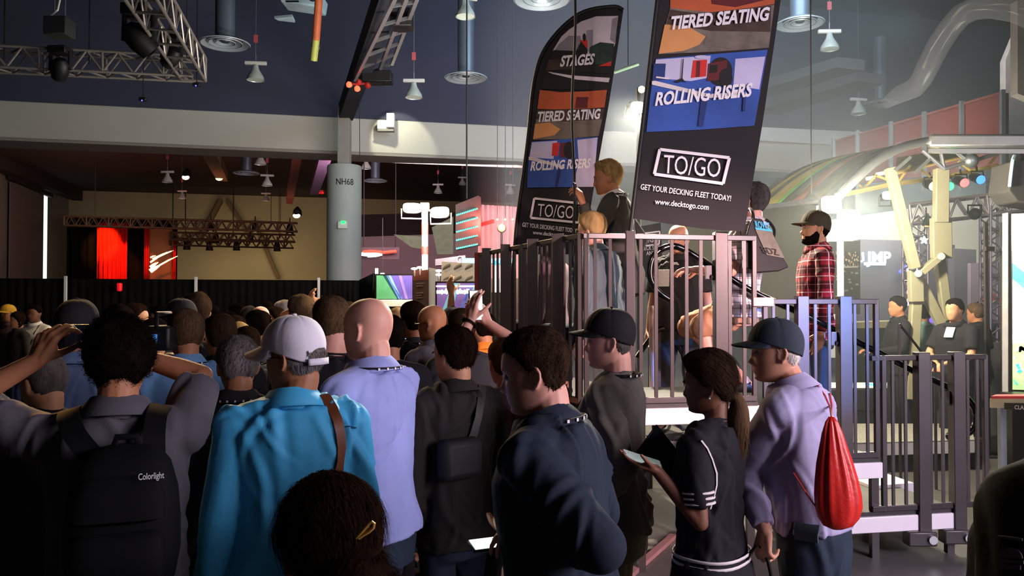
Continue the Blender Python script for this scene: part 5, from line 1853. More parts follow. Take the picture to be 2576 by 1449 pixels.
def hand(mb, wrist, d, n, right, curl=.35, spread=.06, thumb=.5, s=1.0, curls=None):
    """five-fingered hand; d = direction of the fingers, n = where the palm looks"""
    d = Vector(d).normalized()
    n = Vector(n)
    n = (n - d * n.dot(d)).normalized()
    t = d.cross(n) if right else n.cross(d)
    w = Vector(wrist)
    at = lambda a, b, c: w + (d * a + t * b + n * c) * s
    kn = [(.088, .030), (.094, .010), (.088, -.010), (.078, -.029)]
    for k, (a, b) in enumerate(kn):
        mb.cap(at(.006, b * .5, 0), at(a - .008, b, -.002), .0165 * s, .0115 * s, n=10, m=3)
    mb.cap(at(.0, .0, 0), at(.045, .0, .002), .022 * s, .022 * s, n=12, m=3)
    mb.cap(at(.02, .022, .006), at(.055, .026, .008), .014 * s, .013 * s, n=10, m=3)
    L = [(.042, .025, .021), (.046, .029, .022), (.042, .027, .021), (.033, .020, .019)]
    for k, (a, b) in enumerate(kn):
        sp = (spread * (1.5 - k))
        dd = (d + t * sp).normalized()
        c = curls[k] if curls else curl * (.85 + .12 * k)
        cs = (c, c * 1.2, c * .7) if not isinstance(c, tuple) else c
        finger(mb, at(a - .006, b, -.001), dd, n, t, [x * s for x in L[k]], [.0098 * s, .0088 * s, .0078 * s, .0066 * s], cs)
    td = (d * (.75 - .25 * thumb) + t * (.85 - .3 * thumb) + n * (.15 + .75 * thumb)).normalized()
    finger(mb, at(.022, .024, .008), td, (d * .6 + n * .4 - t * .5).normalized(), t, [.040 * s, .032 * s, .026 * s], [.0135 * s, .0115 * s, .0098 * s, .0078 * s], (.0, .18, .22))


TOR = [  # z, half width, half depth, y centre
    (.76, .150, .105, -.01), (.82, .166, .124, -.012), (.90, .168, .126, -.012), (.98, .154, .114, -.002), (1.06, .146, .106, .002), (1.15, .150, .108, .004),
    (1.25, .166, .114, .004), (1.34, .176, .114, .0), (1.40, .168, .098, -.012), (1.44, .130, .082, -.018), (1.47, .078, .068, -.018)]


def se_ring(c, a, b, R, n=28, e=.82):
    out = []
    for k in range(n):
        t = 2 * math.pi * k / n
        x = a * math.copysign(abs(math.cos(t)) ** e, math.cos(t))
        y = b * math.copysign(abs(math.sin(t)) ** e, math.sin(t))
        out.append(Vector(c) + R @ Vector((x, y, 0)))
    return out


def ik(S, Wt, L1, L2, pole):
    d = Wt - S
    D = d.length
    if D > (L1 + L2) * .995:
        Wt = S + d * ((L1 + L2) * .995 / D)
        d = Wt - S
        D = d.length
    if D < .12:
        D = .12
    a = (L1 * L1 - L2 * L2 + D * D) / (2 * D)
    h = math.sqrt(max(0, L1 * L1 - a * a))
    u = d.normalized()
    p = Vector(pole) - u * Vector(pole).dot(u)
    p = p.normalized() if p.length > 1e-6 else u.orthogonal().normalized()
    return S + u * a + p * h, Wt


CAPE = [.040, .036, .010, -.012, -.022]     # height of the cap's edge from brow to nape


class Person:
    pass


def person(label, px, py, d, yaw, floor=0.0, H=None, lean=0.0, head=(0, 0, 0), fem=False, girth=1.0, belly=0.0, tone='fair', hair=None, cap=None, top=None, legs=None,
           L='down', R='down', Lw=None, Rw=None, vox=.012, seated=False, jaw=1.0, glasses=False, lanyard=False, eyes=True, collar=None, hand_opts=None, group=None, beard=None,
           skirt=None, shoes=True, hatgap=0.0, handL=None, handR=None, shoulders=1.0, neckfwd=0.0, turn=0.0, cloth_amp=1.0, big=1.0):
    """px,py = pixel of the top of the bare head; d = distance; yaw in degrees, 0 looks away from the viewer, 90 looks to the left"""
    Pn = Person()
    topw = P(px, py, d)
    top_z = topw.z - hatgap
    ly = math.radians(yaw)
    ln = math.radians(lean)
    # total height: the upper part tilts by lean
    up = .83 + (0.0)
    base_h = (.92 + .83 * math.cos(ln))
    drop = .42 if seated is True else float(seated)
    s = (top_z - floor) / (base_h - drop)
    sxy = .94 * s if fem else s
    S3 = Matrix.Diagonal((s, s, s))
    Rz = Matrix.Rotation(ly, 3, 'Z')
    hip = Vector((0, 0, .92))
    Rl = Matrix.Rotation(-ln, 3, 'X')

    def spine(z):
        """(rotation, function) at torso height z"""
        k = min(1, max(0, (z - .86) / .16))
        return Matrix.Rotation(-ln * k, 3, 'X')

    def T(p):
        p = Vector(p)
        if p.z <= .86:
            q = p
        else:
            q = hip + spine(p.z) @ (p - hip)
        return Vector((q.x, q.y, q.z - drop))
    neck = Vector((0, -.018, 1.485))
    headc0 = Vector((0, .012 + neckfwd, 1.632))
    # root so that the head sits where the photograph shows it
    hc = T(headc0)
    off = Rz @ (hc * s)
    root = Vector((topw.x - off.x, topw.y - off.y, floor))

    def Wd(p):
        return root + Rz @ (Vector(p) * s)

    def Lc(w):
        return (Rz.transposed() @ (Vector(w) - root)) / s
    Rh = Matrix.Rotation(math.radians(head[0]), 3, 'Z') @ Matrix.Rotation(math.radians(head[1]), 3, 'X') @ Matrix.Rotation(math.radians(head[2]), 3, 'Y')
    Rhead = Matrix.Rotation(-ln * .75, 3, 'X') @ Rh
    if turn:
        Rt = Matrix.Rotation(math.radians(turn), 3, 'Z')
    Pn.W, Pn.L, Pn.T, Pn.s, Pn.root, Pn.Rz = Wd, Lc, T, s, root, Rz
    hs = big * (.95 if fem else 1.0) * 1.0

    def HW(p):
        return Wd(hc + Rhead @ (Vector(p) * hs))
    Pn.HW = HW
    body = MB()
    # head
    G, ph = head_grid(56 if vox < .01 else 36, 40 if vox < .01 else 26, fem, jaw)
    nz, nf = G.shape[:2]
    HG = np.array([HW(p)[:] for p in G.reshape(-1, 3)])
    body.add(HG, grid_faces(nz, nf) + [tuple(range(nf)), tuple(range((nz - 1) * nf, nz * nf))[::-1]])
    for sx in (-1, 1):
        ex = .0775 * sx
        c = Vector((ex + .006 * sx, -.014, -.012))
        R_ = Matrix.Rotation(.42 * sx, 3, 'Z') @ Matrix.Rotation(.12, 3, 'X')
        path = [(0, .012, -.020), (0, .016, .0), (0, .014, .018), (0, .004, .029), (0, -.010, .027), (0, -.017, .012), (0, -.014, -.008), (0, -.004, -.024), (0, .006, -.028)]
        pts = [HW(c + R_ @ Vector(p)) for p in path]
        body.tube(pts, .0060 * s, 6)
        body.ball(HW(c + Vector((-.003 * sx, 0, 0))), (.0045 * s, .0145 * s, .024 * s), Rz @ Rhead @ R_, 10, 8)
    # neck
    nw = (.047 if fem else .054) * (.5 + .5 * girth)
    body.cap(Wd(T(neck + Vector((0, -.01, -.03)))), Wd(hc + Rhead @ Vector((0, -.036, -.070))), nw * s * 1.08, nw * s, n=14)
    # torso
    gx = lambda z: girth * (1 + (.10 if fem and z < .95 else -.06 if fem and z < 1.2 else 0))
    sh = (.90 if fem else 1.0) * shoulders

    def torso(mb, rings, inflate=0.0, zmin=0, flare=0.0, e=.82):
        rr = []
        for (z, a, b, yc) in rings:
            if z < zmin:
                continue
            k = gx(z) if z < 1.25 else (sh * (.6 + .4 * girth) if z >= 1.34 else (gx(z) + sh) / 2)
            bb = belly * math.exp(-((z - 1.05) / .14) ** 2)
            rr.append(se_ring(Wd(T((0, yc + bb * .6, z))), (a * k + inflate) * s, (b * (.5 + .5 * k) + inflate + bb * .5) * s, Rz @ spine(z), e=e))
        mb.loft(rr)
    thin = [(z, a * .93, b * .93, y) for z, a, b, y in TOR]
    torso(body, thin)
    SJ = {}
    for nm, sx in (('L', -1), ('R', 1)):
        SJ[nm] = T((sx * .186 * sh, -.012, 1.405))
        body.cap(Wd(T((sx * .05, -.02, 1.455))), Wd(SJ[nm]), .046 * s, .050 * s, n=12)
    # arms
    arms = {}
    pres = {'down': ((.265, .02, .84), (.3, -1, 0)), 'front': ((.16, .30, 1.10), (.5, -.3, -1)), 'chest': ((.10, .27, 1.22), (.7, -.1, -1)), 'cross': ((-.10, .20, 1.16), (.8, .3, -.6)),
            'up': ((.14, .30, 1.72), (.6, .3, -.9)), 'pocket': ((.22, .02, .95), (.6, -1, 0)), 'belly': ((.06, .26, 1.05), (.9, -.2, -.6))}
    for nm, sx, pose, ww in (('L', -1, L, Lw), ('R', 1, R, Rw)):
        pole = None
        if ww is not None:
            wr = Lc(ww[0])
            if len(ww) > 1 and ww[1] is not None:
                pole = Rz.transposed() @ Vector(ww[1])
            else:
                pole = Vector((sx * .5, 0, -1))
        else:
            q, pl_ = pres[pose]
            wr = T((q[0] * sx, q[1], q[2]))
            pole = Vector((pl_[0] * sx, pl_[1], pl_[2]))
        E, wr = ik(SJ[nm], wr, .295, .262, pole)
        arms[nm] = (SJ[nm], E, wr)
        ag = .75 + .25 * girth
        k = (.86 if fem else 1.0) * ag
        body.cap(Wd(SJ[nm]), Wd(E), .046 * s * k, .038 * s * k, n=14)
        fo = (wr - E)
        mid = E + fo * .3
        body.cap(Wd(E), Wd(mid), .038 * s * k, .0385 * s * k, n=14)
        body.cap(Wd(mid), Wd(wr), .0385 * s * k, .0255 * s * (.5 + .5 * k), n=14)
        ho = dict((handL if nm == 'L' else handR) or {})
        dd = ho.pop('d', None)
        nn = ho.pop('n', None)
        dd = Vector(dd) if dd is not None else Rz @ fo
        nn = Vector(nn) if nn is not None else (Rz @ Vector((-sx, .15, 0)) if pose in ('down', 'pocket') and ww is None else Rz @ Vector((0, 0, -1)))
        hand(body, Wd(wr), dd, nn, nm == 'R', s=s * (.92 if fem else 1.02), **ho)
    Pn.arms = arms
    # legs
    LG = []
    for sx in (-1, 1):
        hj = Vector((sx * .092, -.005, .86 - drop))
        if seated and seated is not True:
            kn = Vector((sx * .11, .27 + .05 * sx, .47))
            an = Vector((sx * .11, .02 - .08 * sx, .08))
        elif seated:
            kn = Vector((sx * .11, .40, .47))
            an = Vector((sx * .11, .38, .08))
        else:
            kn = Vector((sx * .10, .015 + .02 * sx, .48))
            an = Vector((sx * .108, -.02 + .05 * sx, .08))
        LG.append((hj, kn, an))
        body.cap(Wd(hj), Wd(kn), .078 * s * girth ** .5, .052 * s, n=14)
        body.cap(Wd(kn), Wd(kn.lerp(an, .35)), .052 * s, .054 * s, n=14)
        body.cap(Wd(kn.lerp(an, .35)), Wd(an), .054 * s, .036 * s, n=14)
        body.cap(Wd(an + Vector((0, -.03, -.03))), Wd(an + Vector((.01 * sx, .13, -.045))), .034 * s, .026 * s, n=10)
    Pn.legs = LG
    me = _apply(body, vox * .85 if vox < .01 else vox, 1, 'person')
    co, no = mesh_np(me)
    set_co(me, co - np.array(root))
    me.materials.clear()
    me.materials.append(skin(tone))
    me.shade_smooth()
    o = bpy.data.objects.new('person', me)
    o.location = root
    COL.objects.link(o)
    tag(o, label, 'person', group)
    Pn.o = o

    def part(mb, name, m, amp=.004, fscale=9.0, vx=None, sm=2, seed=1, dirz=.45, folds=0):
        me = _apply(mb, vx or max(vox * 1.2, .009), sm, name)
        co, no = mesh_np(me)
        if amp:
            q = (co - np.array(root)) / s
            q2 = q * np.array([1, 1, dirz])
            a = noise3(q2, fscale, seed, 3)
            rid = 1 - 2 * np.abs(noise3(q2, fscale * 1.2, seed + 5, 2))
            dsp = amp * cloth_amp * (a * .45 + rid * .4)
            rs = np.random.RandomState(seed + 11)
            for _ in range(folds):
                i = rs.randint(len(q))
                c, nn = q[i], no[i]
                fd = np.array([rs.randn() * .55, rs.randn() * .55, -1.0])
                fd -= nn * (fd @ nn)
                fd /= np.linalg.norm(fd) + 1e-6
                pd = np.cross(nn, fd)
                rel = q - c
                al = rel @ fd
                wd_ = .009 + .012 * rs.rand()
                Lf = .06 + .13 * rs.rand()
                ac = rel @ pd + rs.randn() * 1.6 * al * al
                near = np.exp(-((rel @ nn) / .07) ** 2) * np.exp(-(al / Lf) ** 2)
                dsp += amp * cloth_amp * (.8 + .9 * rs.rand()) * near * (np.exp(-(ac / wd_) ** 2) - .75 * np.exp(-((ac - 1.7 * wd_) / wd_) ** 2))
            co = co + no * dsp[:, None]
        set_co(me, co - np.array(root))
        me.materials.clear()
        me.materials.append(m)
        me.shade_smooth()
        p = bpy.data.objects.new(name, me)
        p.parent = o
        COL.objects.link(p)
        return p
    Pn.part = part
    # clothing
    if top:
        m = MB()
        loose = top.get('loose', .020)
        hem = top.get('hem', .80)
        rg = [(z, max(a, .150) if z < 1.3 else a, b, y) for z, a, b, y in TOR if z > hem + .02]
        z0 = rg[0]
        rg = [(hem, z0[1] * 1.0, z0[2] * 1.02, z0[3])] + rg
        rg = [r_ for r_ in rg if r_[0] < 1.46] + [(1.462, .092, .074, -.020), (1.474, .080, .068, -.020)]
        torso(m, rg, loose)
        for nm in ('L', 'R'):
            A, E, Wr = arms[nm]
            sx = -1 if nm == 'L' else 1
            m.cap(Wd(T((sx * .05, -.02, 1.445))), Wd(A), (.055 + loose * .5) * s, (.052 + loose * .9) * s, n=14)
            ag = .75 + .25 * girth
            k = (.88 if fem else 1.0) * ag
            if top.get('sleeve', 'short') == 'short':
                q = A.lerp(E, .78)
                m.tube([Wd(A.lerp(E, x)) for x in (0, .25, .5, .78)], [(.052 * k + loose * f) * s for f in (.9, .9, .95, 1.0)], 16)
            else:
                m.tube([Wd(A.lerp(E, x)) for x in (0, .5, .9)] , [(.050 * k + loose * .8) * s, (.046 * k + loose * .75) * s, (.043 * k + loose * .7) * s], 16)
                m.cap(Wd(A.lerp(E, .7)), Wd(E), (.043 * k + loose * .7) * s, (.042 * k + loose * .68) * s, n=14)
                m.cap(Wd(E), Wd(E.lerp(Wr, .3)), (.042 * k + loose * .68) * s, (.041 * k + loose * .65) * s, n=14)
                m.tube([Wd(E.lerp(Wr, x)) for x in (.0, .5, .8, top.get('cuff', .97))], [(.041 * k + loose * .7) * s, (.037 * k + loose * .65) * s, (.031 * k + loose * .55) * s, (.030 * k + loose * .4) * s], 16)
        Pn.shirt = part(m, top.get('name', 'shirt'), top['m'], top.get('amp', .006), top.get('fs', 9), seed=int(px) % 97, folds=0 if vox > .012 else top.get('folds', 46))
        if top.get('collar', True):
            cm = top.get('cm', top['m'])
            m = MB()
            rings_o, rings_i = [], []
            prof = [(.080, 1.450), (.074, 1.485), (.071, 1.514), (.077, 1.518), (.092, 1.497), (.110, 1.464)]
            if top.get('collar') == 'tee':
                prof = [(.075, 1.455), (.068, 1.478), (.066, 1.487), (.070, 1.489), (.078, 1.476)]
            n = 28
            kk = (.88 if fem else 1.0) * (.6 + .4 * girth)
            rows = []
            for (r_, z) in prof:
                rows.append([Wd(T((r_ * kk * math.cos(t), -.014 + (r_ * kk * 1.0) * math.sin(t) + (z - 1.46) * .35, z - .022 * math.sin(t)))) for t in [2 * math.pi * j / n for j in range(n)]])
            m.loft(rows, cap=False)
            m.build('collar', cm, o, solid=.003, angle=80)
    if legs:
        m = MB()
        k = girth ** .5
        if not seated:
            torso(m, [(.73, .150, .112, -.012), (.80, .162, .120, -.012), (.86, .166, .124, -.012), (.92, .166, .122, -.01), (.98, .158, .114, -.004)], .008)
        else:
            torso(m, [(.78, .165, .124, -.012), (.92, .166, .122, -.01), (.98, .158, .114, -.004)], .008)
        lf = legs.get('loose', .012)
        for hj, kn, an in LG:
            m.cap(Wd(hj), Wd(kn), (.086 * k + lf * .5) * s, (.060 + lf * .6) * s, n=16)
            if not legs.get('shorts'):
                m.tube([Wd(kn.lerp(an, x)) for x in (0, .3, .7, .96)], [(.060 + lf * .6) * s, (.058 + lf * .7) * s, (.050 + lf) * s, (.048 + lf) * s], 16)
        part(m, legs.get('name', 'trousers'), legs['m'], .005, 8, seed=int(px) % 89 + 3, folds=0 if vox > .012 else 36)
        if legs.get('belt'):
            rr = se_ring(Wd(T((0, -.004, .985))), .168 * gx(.98) * s, .126 * s, Rz @ spine(.985))
            rb = se_ring(Wd(T((0, -.004, .955))), .170 * gx(.95) * s, .128 * s, Rz @ spine(.955))
            MB().loft([rb, rr], cap=False).build('belt', mat('brown_belt', '#1d1410', .5), o, solid=.004)
    if skirt:
        m = MB()
        torso(m, [(.58, .235, .215, -.005), (.70, .20, .175, -.01), (.82, .176, .142, -.012), (.90, .168, .128, -.01), (.98, .146, .108, -.004)], .012)
        part(m, 'skirt', skirt, .006, 7, seed=5)
    if shoes:
        sm_ = mat('dark_shoe', '#171310', .5, var=.1)
        for hj, kn, an in LG:
            m = MB()
            a = Wd(an + Vector((0, -.055, -.05)))
            b = Wd(an + Vector((0, .15, -.058)))
            f = (b - a)
            rows = []
            side = f.cross(Vector((0, 0, 1))).normalized()
            for (t, w_, h_) in ((-.03, .024, .05), (.08, .034, .085), (.3, .036, .10), (.5, .041, .07), (.75, .047, .052), (.95, .040, .042), (1.05, .020, .028)):
                c = a + f * t
                rows.append([Vector((c.x, c.y, floor)) + side * (w_ * s * math.cos(u)) + Vector((0, 0, (h_ * s * .5) * (1 + math.sin(u)))) for u in [2 * math.pi * k / 14 for k in range(14)]])
            m.loft(rows).build('shoe', sm_, o)
    # hair
    if hair:
        style = hair.get('style', 'short')
        GH, ph = head_grid(80 if vox < .01 else 44, 60 if vox < .01 else 32, fem, 1.0)
        nz, nf = GH.shape[:2]
        q = GH.reshape(-1, 3)
        phi = np.abs(np.arctan2(q[:, 0], q[:, 1] + .012)) * 180 / np.pi
        lines = {
            'short': ([0, 30, 55, 72, 84, 96, 112, 140, 180], [.070, .072, .050, .018, -.012, .004, -.040, -.068, -.074]),
            'buzz': ([0, 30, 55, 72, 84, 96, 112, 140, 180], [.078, .080, .058, .022, -.004, .006, -.036, -.062, -.068]),
            'ring': ([0, 60, 75, 85, 96, 112, 140, 180], [.2, .2, .030, .0, .004, -.036, -.060, -.066]),
            'curly': ([0, 30, 55, 75, 90, 110, 140, 180], [.060, .058, .036, .0, -.020, -.050, -.080, -.088]),
            'long': ([0, 25, 50, 66, 80, 100, 180], [.066, .060, .020, -.04, -.12, -.2, -.2]),
            'tied': ([0, 30, 55, 72, 86, 100, 120, 150, 180], [.066, .064, .040, .006, -.012, -.004, -.040, -.075, -.080]),
        }
        fx, fz = lines[style]
        thr = np.interp(phi, fx, fz)
        wgt = np.clip((q[:, 2] - thr) / hair.get('edge', .028), 0, 1)
        wgt = wgt * wgt * (3 - 2 * wgt)
        if style == 'ring' or hair.get('bald'):
            bz = hair.get('bald', .055)
            topm = np.clip((bz - q[:, 2]) / .022, 0, 1)
            wgt = wgt * topm
        if cap:
            wgt = wgt * np.clip((np.interp(phi, [0, 40, 90, 135, 180], CAPE) + cap.get('dz', 0) + np.where((phi > 146) & bool(cap.get('open')), .05, .002) - q[:, 2]) / .012, 0, 1)
        nrm = q - np.array([0, -.012, -.01])
        nrm /= np.linalg.norm(nrm, axis=1)[:, None]
        th = hair.get('th', .014)
        thick = th * wgt * np.clip((q[:, 2] + .085) / .10, .4, 1)
        if style in ('short', 'long', 'tied'):
            thick *= (1 + .45 * np.clip(q[:, 2] / .1, 0, 1))
        sd = int(px) % 71
        amp = hair.get('amp', .25)
        thick *= 1 + amp * noise3(q * np.array([1, 1, .6]), hair.get('ns', 40), sd, 3)
        disp = np.where(wgt > .002, .0015 + thick, -.004)
        q2 = q + nrm * disp[:, None]
        if hair.get('curl'):
            q2 = q2 + (wgt * hair['curl'])[:, None] * np.stack([noise3(q, 75, sd + i, 2) for i in range(3)], 1)
        m = MB()
        m.add([HW(p)[:] for p in q2], grid_faces(nz, nf, (wgt > .01).reshape(nz, nf)) + ([tuple(range(nf))] if style != 'ring' and not hair.get('bald') and not cap else []))
        # loose strands over the shell
        ns = hair.get('strands', 0)
        if ns:
            rs = np.random.RandomState(sd)
            idx = np.where(wgt > .15)[0]
            vs, fs = [], []
            ln_ = hair.get('slen', .03)
            flow0 = np.array(hair.get('flow', (0, -.5, -1.0)))
            for k in range(ns):
                i = idx[rs.randint(len(idx))]
                p0 = q2[i] - nrm[i] * .003 + rs.randn(3) * .002
                fl = flow0 + rs.randn(3) * hair.get('mess', .35)
                fl = fl - nrm[i] * (fl @ nrm[i])
                fl /= np.linalg.norm(fl) + 1e-6
                sd_ = np.cross(fl, nrm[i])
                Lk = ln_ * (.6 + .8 * rs.rand())
                wv = .0009 + .0006 * rs.rand()
                lift = hair.get('lift', .18) * (.3 + rs.rand())
                cu = hair.get('scurl', 0.0)
                fz_ = rs.rand() * 6
                prev = None
                for t in range(5):
                    u = t / 4
                    c = p0 + fl * Lk * u + nrm[i] * (lift * Lk * math.sin(u * 2.4) - (Lk * u) ** 2 * hair.get('bend', 5.2)) + (sd_ * math.cos(fz_ + u * 7) + nrm[i] * math.sin(fz_ + u * 7)) * cu * u
                    w_ = wv * (1 - u * .8)
                    b = len(vs)
                    vs += [HW(c + sd_ * w_)[:], HW(c - sd_ * w_)[:]]
                    if prev is not None:
                        fs.append((prev, prev + 1, b + 1, b))
                    prev = b
            m.add(vs, fs)
        for ex in hair.get('extra', []):
            ex(m, HW)
        nm = 'hair'
        ho_ = m.build(nm, hairmat(hair['c']), o, angle=180)
    if beard:
        GH, ph = head_grid(70 if vox < .01 else 40, 56 if vox < .01 else 30, fem, 1.0)
        nz, nf = GH.shape[:2]
        q = GH.reshape(-1, 3)
        phi = np.abs(np.arctan2(q[:, 0], q[:, 1] + .012)) * 180 / np.pi
        hi = np.interp(phi, [0, 14, 24, 45, 75, 90], [-.050, -.050, -.064, -.058, -.02, -.01])
        wgt = np.clip((hi - q[:, 2]) / .008, 0, 1) * (phi < 92)
        mouth = (phi < 20) & (q[:, 2] < -.056) & (q[:, 2] > -.083)
        wgt[mouth] = 0
        nrm = q - np.array([0, -.012, -.03])
        nrm /= np.linalg.norm(nrm, axis=1)[:, None]
        q2 = q + nrm * np.where(wgt > .01, .0015 + .0045 * wgt, -.004)[:, None]
        m = MB()
        m.add([HW(p)[:] for p in q2], grid_faces(nz, nf, (wgt > .02).reshape(nz, nf)))
        m.build('beard', hairmat(beard), o, angle=180)
    if eyes and vox < .016:
        for sx in (-1, 1):
            ey = MB().ball(HW((.032 * sx, .0735, .000)), .0112 * s, n=12, m=8).build('eye', mat('eye_white', '#8d8178', .25, var=0), o)
            MB().ball(HW((.032 * sx, .0815, .000)), .0052 * s, n=10, m=6).build('pupil', mat('eye_dark', '#1a1310', .2, var=0), ey)
        m3 = MB()
        if hair or beard:
            for sx in (-1, 1):
                m3.tube([HW((x * sx, y, z)) for x, y, z in ((.014, .0985, .018), (.030, .0985, .0235), (.048, .088, .018))], [.0030 * s, .0034 * s, .0018 * s], 6)
            m3.build('eyebrows', hairmat((hair or {}).get('c', beard or 'darkbrown')), o)
    if cap:
        GC, ph = head_grid(96, 60, fem, 1.0)
        nf, nz = GC.shape[1], 40
        colp = GC[30]
        pc = np.abs(np.arctan2(colp[:, 0], colp[:, 1] + .012)) * 180 / np.pi
        edge = np.interp(pc, [0, 40, 90, 135, 180], CAPE) + cap.get('dz', 0)
        if cap.get('open'):
            edge = edge + np.where(pc > 150, .010 + .036 * np.sqrt(np.clip(1 - ((180 - pc) / 30) ** 2, 0, 1)), 0)
        C2 = np.zeros((nz, nf, 3))
        t0 = math.acos(.1212 / .1215)
        for j in range(nf):
            zt = .1215 * np.cos(np.linspace(t0, math.acos(edge[j] / .1215), nz))
            C2[:, j, 0] = np.interp(-zt, -GC[:, j, 2], GC[:, j, 0])
            C2[:, j, 1] = np.interp(-zt, -GC[:, j, 2], GC[:, j, 1])
            C2[:, j, 2] = zt
        q = C2.reshape(-1, 3)
        ang = np.arctan2(q[:, 0], q[:, 1] + .012)
        nrm = q - np.array([0, -.012, -.02])
        nrm /= np.linalg.norm(nrm, axis=1)[:, None]
        up_ = np.clip((q[:, 2] - .02) / .09, 0, 1)
        frontb = np.clip(np.cos(ang), 0, 1)
        dd = .011 + .010 * up_ * (.7 + .6 * frontb) + cap.get('puff', 0) * up_
        seam = np.zeros(len(q))
        for k in range(6):
            a0 = math.radians(30 + 60 * k)
            da = np.abs((ang - a0 + np.pi) % (2 * np.pi) - np.pi)
            seam += np.exp(-(da * np.linalg.norm(q[:, :2], axis=1) / .003) ** 2)
        dd = dd - .0015 * seam + cap.get('amp', .0008) * noise3(q, 28, 5, 2)
        q2 = q + nrm * dd[:, None]
        faces = grid_faces(nz, nf)
        ring = q2.reshape(nz, nf, 3)[-1]
        ra = np.arctan2(ring[:, 0], ring[:, 1] + .012)
        so = np.argsort(ra)
        m = MB()
        m.add([HW(p)[:] for p in q2], faces + [tuple(range(nf))])
        ch = m.build('cap', cap['m'], o, solid=.004, angle=60)
        # brim
        m = MB()
        n = 20
        a_max = math.radians(cap.get('bw', 62))
        blen = cap.get('bl', .070)
        rows = []
        for r_ in range(7):
            u = r_ / 6
            row = []
            for k in range(n + 1):
                a = -a_max + 2 * a_max * k / n
                ex, ey, ez = [float(np.interp(a, ra[so], ring[so, i])) for i in range(3)]
                fall = (math.cos(a / a_max * math.pi / 2)) ** .55
                y = ey - .004 + blen * u * fall
                x = ex * (1 - .05 * u)
                z = ez - .002 - cap.get('tilt', .014) * u - (abs(x) / .085) ** 2 * cap.get('curve', .020) * min(1, u * 1.6) * fall
                row.append(HW((x, y, z + .003)))
            rows.append(row)
        vs = [p for r_ in rows for p in r_]
        fs = [(i * (n + 1) + k, i * (n + 1) + k + 1, (i + 1) * (n + 1) + k + 1, (i + 1) * (n + 1) + k) for i in range(6) for k in range(n)]
        m.add(vs, fs)
        b_ = m.build('brim', cap.get('bm', cap['m']), ch, solid=.005, angle=60)
        m = MB().ball(HW((0, -.012, .1215 + .021 + cap.get('puff', 0))), (.009 * s, .009 * s, .005 * s), n=12, m=6)
        m.build('button', cap['m'], ch)
        if cap.get('open'):
            m = MB()
            row0, row1 = [], []
            for k in range(15):
                a = math.pi + math.radians(-36 + 72 * k / 14)
                rr_ = 1.0
                x, y = .098 * math.sin(a) * rr_, -.010 + .112 * math.cos(a) * rr_
                row0.append(HW((x, y, -.026)))
                row1.append(HW((x, y, -.004)))
            m.add(row0 + row1, [(k, k + 1, k + 16, k + 15) for k in range(14)])
            m.build('strap', cap['m'], ch, solid=.004)
    if glasses:
        m = MB()
        gm = mat('glasses_frame', '#15110f', .3, .2, var=0)
        for sx in (-1, 1):
            m.tube([HW((sx * (.033 + .021 * math.cos(t)), .103 - .008 * abs(math.cos(t)), -.003 + .016 * math.sin(t))) for t in [2 * math.pi * k / 16 for k in range(16)]], .0016 * s, 6, closed=True)
            m.tube([HW((sx * .054, .094, .003)), HW((sx * .078, .06, .005)), HW((sx * .084, .0, .006)), HW((sx * .083, -.02, -.004))], .002 * s, 6)
        m.tube([HW((-.013, .108, .0)), HW((0, .112, .004)), HW((.013, .108, .0))], .0016 * s, 6)
        m.build('glasses', gm, o)
    if lanyard:
        m = MB()
        pts = []
        for k in range(13):
            t = math.pi * (1.0 + k / 12)
            pts.append(Wd(T((.102 * math.cos(t), -.026 + .099 * math.sin(t), 1.490))))
        pts = [Wd(T((-.055, .140, 1.20))), Wd(T((-.088, .118, 1.36))), Wd(T((-.102, .04, 1.47)))] + pts + [Wd(T((.102, .04, 1.47))), Wd(T((.088, .118, 1.36))), Wd(T((.055, .140, 1.20)))]
        # ribbon
        m.tube(pts, .0085 * s, 6, flat=.3)
        lo = m.build('lanyard', mat('black_ribbon', '#131114', .7), o)
        m = MB()
        for k in range(5):
            t = math.pi * (1.25 + .1 * k)
            c = Vector((.109 * math.cos(t), -.026 + .106 * math.sin(t), 1.490))
            t2 = t + .07
            c2 = Vector((.109 * math.cos(t2), -.026 + .106 * math.sin(t2), 1.490))
            m.bar(Wd(T(c)), Wd(T(c2)), .0015 * s, .009 * s)
        m.build('print', PRINTWHITE, lo, smooth=False)
    return Pn
# ------------------------------------------------------------------ people in the photograph
from mathutils.bvhtree import BVHTree


def cloth(name, c, rough=.85, var=.10, **k):
    k.setdefault('bump', .06)
    k.setdefault('bscale', 130)
    return mat('cloth_' + name, c, rough, var=var, vscale=7, spec=.25, **k)


C_BLACK = cloth('black', '#17151a')
C_CHAR = cloth('charcoal', '#2b2a2c')
C_BROWNBLACK = cloth('brown_black', '#231f1c')
C_NAVY = cloth('navy', '#1d2734')
C_GREY = cloth('grey', '#6f6d74')
C_GREYBROWN = cloth('grey_brown', '#5c5650')
C_LIGHTBLUE = cloth('light_blue', '#6d9cc9')
C_SKY = cloth('sky_blue', '#4ab2e2', .6)
C_LAV = cloth('lavender', '#929bd0')
C_WHITE = cloth('white', '#cfcac2')
C_LILAC = cloth('lilac_oxford', '#9b95b4')
C_BLUEGREY = cloth('blue_grey', '#56698a')
C_PLUM = cloth('plum', '#5b4450')
C_DENIM = cloth('denim', '#3a4048', var=.25)
C_DARKDENIM = cloth('dark_denim', '#1f2a38', var=.25)
C_KHAKI = cloth('khaki', '#6f6750')
C_TAN = cloth('tan_shorts', '#a97c5f')
C_SLATE = cloth('slate_jacket', '#47545a', .7)
C_ORANGE = cloth('orange', '#d9822e')
C_MINT = cloth('mint', '#7fa39d')
C_PALEJEAN = cloth('pale_jeans', '#87957f')
